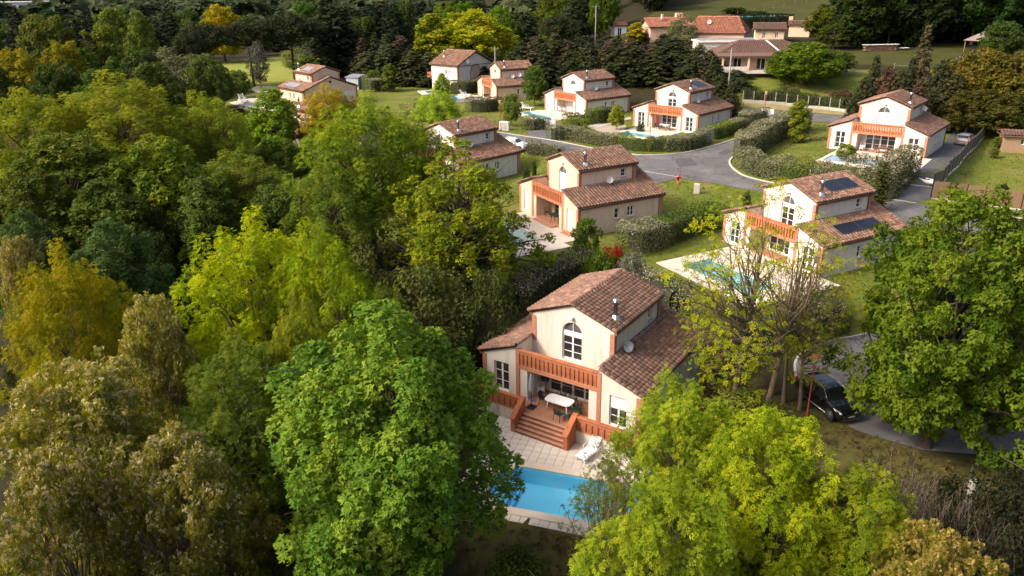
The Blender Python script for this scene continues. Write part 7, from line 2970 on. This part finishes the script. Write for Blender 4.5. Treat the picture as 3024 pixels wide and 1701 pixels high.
# hillside pool under a teal cover
P = [at(2120, 66), at(2330, 64), at(2330, 54), at(2150, 53)]
t = thing('covered_pool', 'long teal-covered pool terrace above the dark hedge', 'pool', P[0])
mb = MB()
zz = max(float(gz(p.x, p.y)) for p in P) + .5 - P[0].z
mb.prism([(p.x - P[0].x, p.y - P[0].y) for p in P], -4, zz)
mb.build('terrace', M['concrete'], t)
mb = MB()
c_ = sum((Vector((p.x - P[0].x, p.y - P[0].y, 0)) for p in P), Vector()) / 4
mb.prism([((p.x - P[0].x - c_.x) * .82 + c_.x, (p.y - P[0].y - c_.y) * .72 + c_.y) for p in P], zz, zz + .12)
mb.build('cover', mat('teal_cover', (.05, .24, .24), (.06, .28, .27), scale=.5, rough=.5), t)

# far sheds
p = Vector((-560, 900, float(gz(-560, 900))))
t = thing('warehouse', 'long pale industrial shed with a blue end at the upper left corner', 'warehouse', p, R(8))
mb = MB()
mb.box((0, 0, 5), (120, 40, 14))
mb.build('wall', mat('pale_sheet', (.42, .46, .52), (.38, .42, .48), scale=.1, rough=.5), t)
mb = MB()
mb.box((44, -20.5, 5), (30, 1, 13.6))
mb.build('blue_front', M['blue_plastic'], t)
mb = MB()
mb.box((0, 0, 12.4), (122, 42, .8))
mb.build('roof', M['white_render'], t)
p = at_y(482, 58, 470)
t = gable_house('red_shed', 'far red-roofed farm building beyond the umbrella pines', (p.x, p.y, float(gz(p.x, p.y))), R(10), 17, 9, 4.5, 6.5, 'pinkish', 'tile_orange', cat='barn', zf=-2)
p = at_y(495, 74, 400)
t = thing('white_roof_shed', 'far low shed with white roof beyond the umbrella pines', 'shed', (p.x, p.y, float(gz(p.x, p.y))), R(12))
mb = MB()
mb.box((0, 0, 1.5), (12, 7, 4))
mb.build('wall', M['white_render'], t)
mb = MB()
mb.add([(-6.5, -4, 3.6), (6.5, -4, 3.6), (6.5, 4, 4.8), (-6.5, 4, 4.8), (-6.5, -4, 3.3), (6.5, -4, 3.3), (6.5, 4, 4.5), (-6.5, 4, 4.5)], [(0, 1, 2, 3), (0, 4, 5, 1), (1, 5, 6, 2), (3, 7, 4, 0), (2, 6, 7, 3)])
mb.build('roof', M['white'], t)


def pole(label, u, v0, v1, Y):
    a = at_y(u, v1, Y)
    b = at_y(u, v0, Y)
    z = float(gz(a.x, Y))
    h = b.z - z
    t = thing('utility_pole', label, 'utility pole', (a.x, Y, z))
    mb = MB()
    mb.tube([(0, 0, -.3), (0, 0, h)], [.17, .11], 8)
    mb.build('mast', M['pole'], t)
    mb = MB()
    mb.box((0, 0, h - .4), (1.4, .1, .1))
    for x in (-.6, 0, .6):
        mb.tube([(x, 0, h - .35), (x, 0, h - .15)], .04, 6)
    mb.build('crossarm', M['pole'], t)


pole('concrete utility pole rising above the conifer row', 1758, 14, 120, 185)
pole('wooden utility pole in front of the porch house', 2150, 142, 270, 124)
pole('thin mast beside the roof of the two-dish villa', 1464, 138, 250, 158)
# tall stump at the lower right
p = at(2855, 1500)
t = thing('tree_stump', 'broken pale tree stump in the dark brush at the lower right', 'stump', p)
mb = MB()
mb.tube([(0, 0, -.2), (.04, 0, .8), (.02, .03, 1.5), (.10, .02, 1.75)], [.30, .24, .22, .10], 9)
mb.build('trunk', M['bark_pale'], t)
# bare post by the sparse locust
p = at(2280, 1165)
t = thing('cut_trunk', 'pale cut trunk standing beside the sparse locust', 'stump', p)
mb = MB()
mb.tube([(0, 0, -.2), (.03, .02, .6), (0, 0, 1.3)], [.15, .13, .12], 8)
mb.build('trunk', M['bark_pale'], t)
